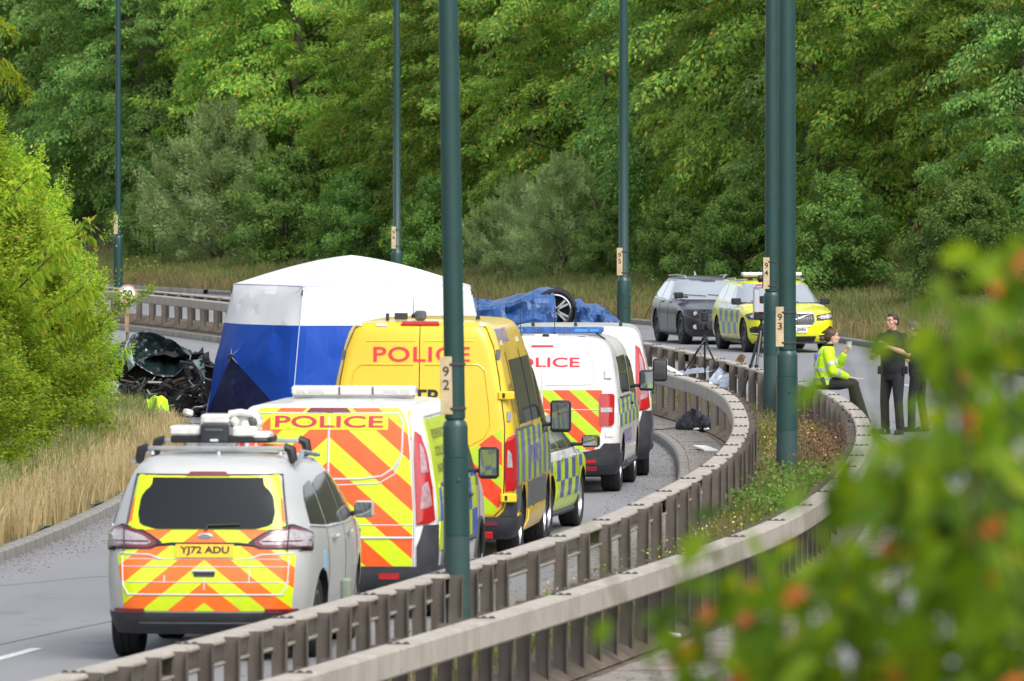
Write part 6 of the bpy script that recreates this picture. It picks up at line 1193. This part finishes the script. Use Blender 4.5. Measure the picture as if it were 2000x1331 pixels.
b = MB(); b.tube([(-.09, 0, .47), (-.08, 0, .52), (.1, 0, .52), (.11, 0, .47)], .012, 6); b.build('carry_handle', M_REDP, sc_); b = MB(); b.tube([(.03, 0, .47), (.03, 0, .72)], .02, 6); b.rbox((.03, 0, .74), (.12, .1, .02), .01); b.ell((-.02, -.02, .62), (.05, .05, .06)); b.build('top_camera', M_TRI, sc_, 40); b = MB(); b.rbox((.08, -.02, .62), (.08, .06, .12), .02); b.build('receiver', P_WHITE, sc_, 40)
def bent(name, pts, m, label, cat, thick=.015, seed=0, amp=.03):
    """a torn metal sheet: quads between two edge lines given as pixel+distance points"""
    a, c = pts; n = 18; b = MB(); V = []
    def along(P, t):
        k = t * (len(P) - 1); i = min(int(k), len(P) - 2); return at(*P[i]).lerp(at(*P[i + 1]), k - i)
    for i in range(n + 1):
        for j in range(9): p = along(a, i / n).lerp(along(c, i / n), j / 8); V.append(p + Vector((0, -1, .4)) * amp * (mn.noise(p * 7 + Vector((seed, 0, 0))) + .5 * mn.noise(p * 15)))
    c0 = sum(V, Vector()) / len(V); b.add([v - c0 for v in V], [(i * 9 + j, i * 9 + j + 1, (i + 1) * 9 + j + 1, (i + 1) * 9 + j) for i in range(n) for j in range(8)]); o = b.build('sheet', m, None, 30, loc=c0); o.modifiers.new('t', 'SOLIDIFY').thickness = thick; o.name = name; tag(o, label, cat); return o
bent('bent_panel', ([(1404, 718, 146.6), (1420, 728, 146.6), (1455, 724, 146.4)], [(1376, 750, 146.0), (1392, 752, 146.0), (1410, 764, 145.4)]), M_ALU, 'crumpled silver metal panel lying on the ground between the barriers', 'metal panel', seed=2, amp=.06)
bent('torn_rail', ([(1322, 727, 149.5), (1380, 718, 149.4), (1445, 702, 149.6)], [(1322, 734, 149.3), (1380, 729, 149.2), (1440, 712, 149.4)]), M_ALU, 'long torn silver strip lying across the two barriers', 'metal strip', seed=5)
bent('white_pole', ([(1282, 706, 141.9), (1310, 716, 141.8), (1345, 738, 141.5)], [(1282, 712, 141.8), (1308, 722, 141.6), (1342, 742, 141.4)]), P_WHITE, 'bent white strip lying on the barrier above the parked van mirror', 'metal strip', .03, 7, .01)
bent('splintered_post', ([(1418, 738, 149.0), (1436, 712, 149.0), (1450, 694, 149.0)], [(1424, 744, 148.9), (1446, 720, 148.9), (1457, 696, 148.9)]), mat('splintered_wood', (.22, .13, .06), .9, var=.5, vscale=20), 'splintered brown post leaning against the torn barrier', 'broken post', .05, 9, .05)
q = at(1291, 712, 141.6); b = MB(); b.rbox((0, 0, 0), (.13, .10, .11), .02); o = b.build('orange_lamp', mat('amber_lens', (.85, .20, .02), .25, coat=1.), None, 40, loc=q); b = MB(); b.rbox((0, 0, -.06), (.10, .08, .03), .01); b.build('lamp_base', M_SEAL, o); tag(o, 'small orange vehicle lamp lying on the barrier beam by the far van', 'lamp')
# the black bag on the paving
q = G(1372, 838, STRIP); root = thing('holdall', (q.x + .02, q.y, STRIP), -.15, 'limp black holdall dumped on the paving beside the barrier', 'bag'); root.scale = (1.45, 1.3, 1.25); M_BAG = mat('black_nylon', (.012, .013, .018), .5, var=.4, vscale=9, bump=.6, bscale=12, bdist=.03)
b = MB(); n, m_ = 26, 16; V = []
for i in range(n + 1):
    u = i / n; hgt = .20 * math.sin(PI * min(1, u * 1.0 + .08)) ** .6 * (1.12 if u < .5 else .78) ; 
    for j in range(m_ + 1): a = PI * j / m_; p = Vector((-.26 + .44 * u, math.cos(a) * .42 * (.6 + .4 * math.sin(PI * u)), max(0, math.sin(a)) * hgt)); p += Vector((0, -.03, .035)) * (abs(mn.noise(Vector((u * 9, j * .5, 1)))) * 2 - .4); p.z = max(p.z, .003); V.append(p)
b.add(V, [(i * (m_ + 1) + j, i * (m_ + 1) + j + 1, (i + 1) * (m_ + 1) + j + 1, (i + 1) * (m_ + 1) + j) for i in range(n) for j in range(m_)]); b.build('bag_body', M_BAG, root, 60)
b = MB(); V = [Vector((.05 + .30 * u, .25 - .5 * v, .02 + .26 * u ** 1.3 * (1 - .2 * v) + .02 * math.sin(9 * u + 5 * v))) for u in np.linspace(0, 1, 9) for v in np.linspace(0, 1, 7)]; b.add(V, [(i * 7 + j, i * 7 + j + 1, (i + 1) * 7 + j + 1, (i + 1) * 7 + j) for i in range(8) for j in range(6)]); o = b.build('flap', M_BAG, root, 60); o.modifiers.new('t', 'SOLIDIFY').thickness = .03
b = MB(); b.tube([(-.22, -.3, .03), (-.34, -.55, .012), (-.48, -.9, .010), (-.52, -1.1, .01)], .012, 6, flat=.5); b.build('strap', M_BAG, root)
for x, l in ((-.12, 'left'), (0.03, 'right')): 
    b = MB(); b.lathe([(.012, -.03), (.020, -.02), (.020, .03), (.010, .05)], 10, Matrix.Rotation(1.4, 4, 'Y')); o = b.build('shoe_cover', mat('silver_foil', (.6, .6, .62), .3, .6), None, 40, loc=(q.x + x, q.y - .9, STRIP + .022)); o.name = 'metal_canister'; tag(o, 'small shiny metal canister before the black bag, ' + ('nearer its strap' if l == 'left' else 'farther from its strap'), 'canister')
# ------------------------------------------------------------------ people
M_SKIN = mat('skin', (.52, .29, .21), .5, var=.1, vscale=8); M_SKIN2 = mat('pale_skin', (.60, .36, .28), .5, var=.1, vscale=8); M_BLK = mat('black_uniform', (.010, .011, .014), .8, var=.3, vscale=9, bump=.5, bscale=14, bdist=.02); M_TROU = mat('dark_trousers', (.012, .013, .016), .85, var=.3, vscale=9, bump=.5, bscale=11, bdist=.02)
M_BOOT = mat('black_boot', (.010, .010, .011), .4); M_HAIRB = mat('brown_hair', (.075, .036, .018), .55, var=.4, vscale=30, bump=.5, bscale=50); M_HAIRD = mat('dark_hair', (.045, .028, .018), .6, var=.4, vscale=30, bump=.5, bscale=50); M_HAIRG = mat('greying_hair', (.16, .14, .12), .6, var=.3, vscale=30)
M_HIV = mat('hi_vis_jacket', (.52, .84, .012), .65, var=.12, vscale=5, bump=.6, bscale=7, bdist=.03); M_REFL = mat('reflective_band', (.50, .52, .54), .35, .3, var=.15, vscale=10)
M_LIP = mat('lips', (.42, .13, .12), .45); M_EYE = mat('eye_white', (.7, .7, .7), .2); M_IRIS = mat('iris', (.03, .025, .02), .2); M_BROW = mat('eyebrow', (.06, .035, .02), .7)
def limb(b, pts, rads, n=12, flat=1.):
    pts = [Vector(p) for p in pts]; b.tube(pts, list(rads), n, flat=flat)
    for p, r_ in zip(pts, rads): b.ell(p, (r_, r_, r_), n, 8)
def ringloft(b, rings, n=18):
    """rings: (x, y, z, rx, ry)"""
    V = [(x + rx * math.cos(2 * PI * k / n), y + ry * math.sin(2 * PI * k / n), z) for x, y, z, rx, ry in rings for k in range(n)]; m = len(rings)
    b.add(V, [(i * n + k, i * n + (k + 1) % n, (i + 1) * n + (k + 1) % n, (i + 1) * n + k) for i in range(m - 1) for k in range(n)] + [tuple(range(n))[::-1], tuple(range((m - 1) * n, m * n))])
def fuse(b, name, m, parent, voxel=.009, smooth=3):
    """melt overlapping shapes into one continuous skin"""
    me = bpy.data.meshes.new(name); me.from_pydata(b.v, [], b.f); me.materials.append(m); bm = bmesh.new(); bm.from_mesh(me); bmesh.ops.recalc_face_normals(bm, faces=bm.faces); bm.to_mesh(me); bm.free(); o = link(name, me)
    r_ = o.modifiers.new('r', 'REMESH'); r_.mode = 'VOXEL'; r_.voxel_size = voxel; r_.use_smooth_shade = True
    if smooth: s_ = o.modifiers.new('s', 'SMOOTH'); s_.iterations = smooth; s_.factor = .5
    apply_mods(o); o.parent = parent; return o
def hand(b, wrist, d, pn, sd, curl=.9):
    """palm, four unequal curled fingers and a thumb off the palm's side: d along the hand, pn the palm's facing, sd towards the thumb"""
    d, pn, sd = Vector(d).normalized(), Vector(pn).normalized(), Vector(sd).normalized(); w = Vector(wrist); c = w + d * .05
    limb(b, [w, w + d * .03], [.027, .030]); 
    for q in (-.026, -.009, .009, .026): limb(b, [w + d * .02 + sd * q * .7, w + d * .09 + sd * q * 1.2], [.017, .0145], 8)
    for q, l in ((.030, .070), (.011, .080), (-.009, .074), (-.028, .058)):
        p = w + d * .09 + sd * q * 1.15; a = curl * .5; P = [p]; 
        for k in range(3): v = d * math.cos(a) + pn * math.sin(a); p = p + v * l * (.45, .32, .23)[k]; P.append(p); a += curl * .75
        limb(b, P, [.0095, .009, .0085, .0075], 8)
    t0 = w + d * .03 + sd * .028; limb(b, [t0, t0 + d * .025 + sd * .022 + pn * .012, t0 + d * .052 + sd * .026 + pn * .034], [.013, .011, .009], 8)
def head(body, R, c, face, skin, hair_m, style):
    """c: head centre; face: unit facing direction (horizontal). Adds to the body skin, returns callables for the loose parts"""
    f = Vector(face).normalized(); u = Vector((0, 0, 1)) if abs(f.z) < .2 else (Vector((0, 0, 1)) - f * f.z).normalized(); s = f.cross(u).normalized(); M = Matrix((s, f, u)).transposed(); c = Vector(c); L_ = lambda x, y, z: c + M @ Vector((x, y, z)); rot = M.to_euler()
    body.ell(L_(0, -.012, .025), (.076, .098, .095), 18, 12, rot); body.ell(L_(0, .030, -.055), (.058, .062, .066), 16, 10, rot); body.ell(L_(0, .062, -.092), (.030, .026, .024), 12, 8, rot)
    limb(body, [L_(0, .084, .016), L_(0, .102, -.018)], [.011, .016], 8); body.ell(L_(0, .088, -.060), (.026, .014, .013), 10, 6, rot); body.ell(L_(0, .078, .036), (.055, .022, .014), 12, 6, rot)
    for q in (-1, 1): body.ell(L_(q * .076, -.005, -.005), (.010, .022, .034), 10, 8, rot); body.ell(L_(q * .038, .062, -.022), (.026, .024, .022), 10, 6, rot)
    def extras():
        b = MB()
        for q in (-1, 1): b.ell(L_(q * .032, .080, .012), (.013, .010, .008), 10, 6, rot)
        e = b.build('eye', M_EYE, R, 60); b = MB()
        for q in (-1, 1): b.ell(L_(q * .032, .088, .012), (.006, .004, .006), 8, 6, rot)
        b.build('iris', M_IRIS, e, 60); b = MB()
        for q in (-1, 1): limb(b, [L_(q * .016, .094, .034), L_(q * .034, .090, .040), L_(q * .052, .078, .034)], [.005, .0055, .004], 6)
        b.build('eyebrow', M_BROW, R, 60); b = MB(); limb(b, [L_(-.022, .094, -.058), L_(0, .101, -.057), L_(.022, .094, -.058)], [.004, .007, .004], 6); b.build('mouth', M_LIP, R, 60)
        h = MB(); h.ell(L_(0, -.022, .044), (.083, .100, .088), 18, 12, rot)
        if style == 'short':
            h.ell(L_(0, .040, .100), (.055, .040, .026), 12, 8, rot); h.ell(L_(0, -.060, -.005), (.076, .055, .070), 14, 10, rot)
            cut = lambda v: True
        else:
            h.ell(L_(0, -.060, .0), (.080, .062, .080), 14, 10, rot); h.ell(L_(0, -.155, -.035), (.040, .044, .040), 12, 8, rot); limb(h, [L_(0, -.10, -.03), L_(0, -.14, -.035)], [.035, .03], 8)
            for q in (-1, 1): limb(h, [L_(q * .058, .055, .078), L_(q * .079, .012, .040), L_(q * .076, -.04, -.01)], [.016, .016, .018], 8)
        o = fuse(h, 'hair', hair_m, R, .009, 2)
        # clear the hair from the face
        bm = bmesh.new(); bm.from_mesh(o.data); Mi = M.inverted(); kill = []
        for v in bm.verts:
            q = Mi @ (v.co - c)
            if q.y > .050 and q.z < (.082 if style == 'short' else .072): kill.append(v)
            elif q.y > .018 and q.z < .022: kill.append(v)
            elif style == 'short' and q.z < -.055: kill.append(v)
        bmesh.ops.delete(bm, geom=kill, context='VERTS'); bm.to_mesh(o.data); bm.free()
    return extras
def boot(R, ank, toe, m=M_BOOT):
    a = Vector(ank); d = Vector((toe[0], toe[1], 0)).normalized(); z = a.z; b = MB(); limb(b, [a + Vector((0, 0, .10)), a + Vector((0, 0, .0))], [.056, .056]); g0 = a.z - .088
    limb(b, [a - d * .045 + Vector((0, 0, -.045)), a + d * .06 + Vector((0, 0, -.045)), a + d * .155 + Vector((0, 0, -.055))], [.043, .045, .034]); o = fuse(b, 'boot', m, R, .009, 2)
    b = MB(); sd = Vector((-d.y, d.x, 0)); ang = math.atan2(d.y, d.x); b.rbox(a + d * .055 + Vector((0, 0, -.078)), (.285, .095, .022), .045, rot=(0, 0, ang)); b.build('sole', M_SEAL, o, 40)
def stand(name, loc, rz, H, label, arms, hairm, skin, face, lean=0., legs=((-.17, .05, .0), (.17, -.05, .0)), group=None, hst='short'):
    k = H / 1.80; R = thing(name, loc, rz, label, 'person', group); R.scale = (k, k, k); B = MB()
    ty = lambda z: lean * max(0, z - .95) ** 1.3
    tor = [(.90, .175, .125), (.98, .182, .135), (1.08, .175, .130), (1.20, .185, .134), (1.32, .205, .136), (1.42, .198, .120), (1.48, .13, .085), (1.51, .07, .065)]
    ringloft(B, [(0, ty(z), z, rx, ry) for z, rx, ry in tor]); hc = Vector((0, ty(1.66) + .015, 1.665)); limb(B, [(0, ty(1.46), 1.46), hc + Vector((0, -.01, -.08))], [.062, .056])
    ex = head(B, R, hc, face, skin, hairm, hst)
    S = MB(); ringloft(S, [(0, ty(z), z, rx + .022, ry + .022) for z, rx, ry in [(.90, .168, .12)] + tor[1:-1]] + [(0, ty(1.515), 1.515, .085, .08)])
    for sg, (el, wr_, hd, pn, sdv, curl) in zip((1, -1), arms):
        sh = Vector((sg * .205, ty(1.43), 1.43)); el, wr_ = Vector(el), Vector(wr_); limb(B, [sh, sh.lerp(el, .5), el, el.lerp(wr_, .35), wr_], [.052, .047, .041, .042, .028]); hand(B, wr_, hd, pn, sdv, curl)
        limb(S, [sh + Vector((-sg * .01, 0, .0)), sh.lerp(el, .45), sh.lerp(el, .78)], [.075, .070, .068])
    T_ = MB(); ringloft(T_, [(0, 0, .80, .155, .125), (0, ty(.92), .90, .185, .138), (0, ty(1.0), 1.00, .182, .136)])
    for sg, (dx, dy, z0) in zip((-1, 1), legs):
        hip = Vector((sg * .092, 0, .90)); an = Vector((dx, dy, .095)); kn = hip.lerp(an, .50) + Vector((sg * .012, .035, 0)); limb(B, [hip, kn, kn.lerp(an, .3), an, an + Vector((0, .05, -.05))], [.082, .056, .056, .04, .035]); limb(T_, [hip, hip.lerp(kn, .5), kn, kn.lerp(an, .5), an + Vector((0, 0, .02))], [.105, .088, .070, .066, .068]); boot(R, an, (sg * .25, 1))
    fuse(B, 'body', skin, R, .008, 2); fuse(T_, 'trousers', M_TROU, R, .012, 3); fuse(S, 'shirt', M_BLK, R, .012, 2); ex()
    b = MB(); ringloft(b, [(0, ty(.99), .965, .200, .152), (0, ty(1.0), 1.01, .200, .152)]); bl = b.build('belt', M_BOOT, R, 40)
    for x, y, w in ((.19, .06, .07), (-.20, .02, .06), (.10, .15, .06), (-.12, -.15, .07)): b = MB(); b.rbox((x, y + ty(.98), .95), (w, .05, .12), .015); b.build('belt_pouch', M_BOOT, bl, 40)
    b = MB(); b.lathe([(.088, 0), (.078, .045), (.072, .043), (.08, 0)], 20, Matrix.Translation((0, ty(1.5) + .005, 1.495)), True); b.build('collar', M_BLK, R, 40)
    for sg in (1, -1): b = MB(); b.rbox((sg * .13, ty(1.46), 1.497), (.10, .05, .012), .01, rot=(0, sg * .35, 0)); b.build('epaulette', M_BLK, R, 40)
    return R
def cup(p, m, label, h=.10, r_=.038):
    b = MB(); b.lathe([(r_ * .74, 0), (r_, h), (r_ - .003, h), (r_ * .72, .006), (0, .006)], 20); o = b.build('cup', m, None, 40, loc=p); o.name = 'paper_cup'; b = MB(); b.lathe([(r_, h - .004), (r_ + .004, h - .002), (r_ + .004, h + .004), (r_ - .004, h + .004)], 20, None, True); b.build('rim', m, o, 40); tag(o, label, 'cup'); return o
M_CUPW = mat('white_card_cup', (.80, .79, .77), .5); M_CUPG = mat('grey_green_card_cup', (.36, .47, .42), .5)
def world_of(R, p): return Matrix.Translation(R.location) @ Euler(R.rotation_euler).to_matrix().to_4x4() @ Matrix.Diagonal((*R.scale, 1)) @ Vector(p)
mrz = math.radians(142)                                      # faces left and a little towards the camera
man = stand('person', (5.62, 136.0, 0), mrz, 1.80, 'tall officer in black polo shirt holding a white cup at chest height',
            [((.285, .06, 1.17), (.20, .26, 1.13), (-.6, .75, .15), (-.7, -.3, .5), (.1, .3, 1), .9), ((-.28, .0, 1.19), (-.07, .22, 1.30), (.55, .75, .25), (.8, -.4, .1), (0, .2, 1), 1.15)], M_HAIRD, M_SKIN, (0.12, 1, -.02))
cup(world_of(man, (.015, .285, 1.285)) , M_CUPW, 'white paper cup held by the tall officer at his chest')
man2 = stand('person', (6.05, 137.2, 0), math.radians(66), 1.66, 'shorter officer in black with head bowed, half hidden by the blurred leaves',
             [((.27, .10, 1.17), (.16, .32, 1.22), (-.5, .8, .1), (-.7, -.3, .5), (.1, .3, 1), .9), ((-.27, .08, 1.17), (-.12, .33, 1.24), (.4, .85, .1), (.8, -.3, .3), (0, .2, 1), 1.0)], M_HAIRG, M_SKIN, (0, 1, -.30), .10)
cup(world_of(man2, (.02, .42, 1.22)), M_CUPW, 'white paper cup held low by the shorter officer')
def sitting():
    x = float(rail_r(131.0)); R = thing('person', (x - .02, 131.0, .05), math.radians(-84), 'woman in fluorescent yellow police jacket sitting on the barrier with a cup', 'person'); R.scale = (.94, .94, .94); B = MB(); z0 = RAIL_TOP; hz = z0 + .095
    tl = lambda z: .06 - .10 * (z - hz) + .30 * max(0, z - hz) ** 1.7
    tor = [(hz - .07, .165, .13), (hz, .18, .135), (hz + .12, .150, .112), (hz + .25, .150, .112), (hz + .37, .168, .112), (hz + .46, .160, .10), (hz + .52, .11, .075), (hz + .55, .06, .055)]
    ringloft(B, [(0, tl(z), z, rx, ry) for z, rx, ry in tor]); hc = Vector((.0, tl(hz + .68) + .035, hz + .695)); limb(B, [(0, tl(hz + .50), hz + .50), hc + Vector((0, -.02, -.08))], [.050, .046]); ex = head(B, R, hc, (.08, 1, -.04), M_SKIN2, M_HAIRB, 'bun')
    J = MB(); ringloft(J, [(0, tl(hz - .03), hz - .03, .205, .165)] + [(0, tl(z), z, rx + .030, ry + .032) for z, rx, ry in tor[1:-1]] + [(0, tl(hz + .55), hz + .555, .085, .08)])
    # right arm (towards the camera) rests on the lap, left hand lifts the cup
    sr = Vector((.165, tl(hz + .45), hz + .45)); er = Vector((.235, tl(hz + .2) + .10, hz + .19)); wr_ = Vector((.13, .40, hz + .09)); sl = Vector((-.165, tl(hz + .45), hz + .45)); el = Vector((-.19, tl(hz + .2) + .25, hz + .24)); wl_ = Vector((-.07, .385, hz + .45))
    limb(B, [sr, sr.lerp(er, .5), er, er.lerp(wr_, .35), wr_], [.048, .044, .038, .038, .025]); hand(B, wr_, (-.3, .9, -.15), (0, 0, -1), (-1, -.2, 0), .35); limb(B, [sl, sl.lerp(el, .5), el, el.lerp(wl_, .35), wl_], [.048, .044, .038, .038, .025]); hand(B, wl_, (.35, .35, .9), (.7, .3, -.2), (-.2, -.8, .5), 1.1)
    sleeves = MB(); limb(sleeves, [sr, sr.lerp(er, .5), er, er.lerp(wr_, .45), wr_.lerp(er, .12)], [.080, .078, .070, .066, .056]); limb(sleeves, [sl, sl.lerp(el, .5), el, el.lerp(wl_, .45), wl_.lerp(el, .16)], [.080, .078, .068, .062, .052])
    for q in sleeves.v: pass
    n0 = len(J.v); J.v += sleeves.v; J.f += [tuple(i + n0 for i in f) for f in sleeves.f]; J.mi += sleeves.mi
    T_ = MB(); ringloft(T_, [(0, tl(hz - .09), hz - .09, .17, .15), (0, tl(hz), hz, .192, .155), (0, tl(hz + .06), hz + .06, .18, .145)])
    for sg, kx, ax, ay, az in ((1, .12, .13, .70, .215), (-1, -.11, -.10, .60, .215)):
        hip = Vector((sg * .095, .05, hz)); kn = Vector((kx, .50, hz - .02)); an = Vector((ax, ay, az)); limb(B, [hip, hip.lerp(kn, .5), kn, kn.lerp(an, .35), an, an + Vector((0, .05, -.04))], [.085, .072, .054, .052, .036, .033]); limb(T_, [hip, hip.lerp(kn, .5), kn, kn.lerp(an, .45), an + Vector((0, -.005, .03))], [.105, .096, .078, .072, .070]); boot(R, an, (sg * .12, 1))
    fuse(B, 'body', M_SKIN2, R, .008, 2); fuse(T_, 'trousers', M_TROU, R, .011, 3); jk = fuse(J, 'jacket', M_HIV, R, .010, 2); ex()
    for zz, rx, ry in ((hz + .055, .203, .163), (hz + .20, .186, .150)): b = MB(); ringloft(b, [(0, tl(zz - .025), zz - .025, rx, ry), (0, tl(zz + .025), zz + .025, rx - .002, ry - .002)]); b.build('reflective_band', M_REFL, jk, 40)
    for a, c, q, r_ in ((sr, er, .62, .083), (er, wr_, .30, .075), (sl, el, .7, .081)): d = (c - a).normalized(); p = a.lerp(c, q); b = MB(); b.tube([p - d * .026, p + d * .026], r_, 16); b.build('reflective_band', M_REFL, jk, 40)
    for sg in (1, -1): b = MB(); b.tube([(sg * .11, tl(hz + .50) - .05, hz + .525), (sg * .115, tl(hz + .42) - .135, hz + .42), (sg * .12, tl(hz + .24) - .145, hz + .24)], .024, 8, flat=.4); b.build('shoulder_strap', M_REFL, jk, 40)
    b = MB(); b.rbox((0, tl(hz + .40) - .150, hz + .40), (.24, .02, .085), .02, rot=(-.15, 0, 0)); b.build('back_panel', P_BLUE, jk, 40); b = MB(); ringloft(b, [(0, tl(hz + .53), hz + .53, .088, .085), (0, tl(hz + .6) + .01, hz + .595, .070, .068)]); b.build('collar', M_BLK, R, 40)
    b = MB(); b.rbox((.20, .02, hz + .02), (.05, .06, .15), .015, rot=(.3, 0, 0)); b.tube([(.2, -.02, hz + .09), (.2, -.08, hz + .22)], .007, 6); b.build('radio', M_SEAL, R, 40)
    cup(world_of(R, (-.035, .445, hz + .50)), M_CUPG, 'grey green paper cup that the seated woman lifts to her chin', .115, .042)
sitting()
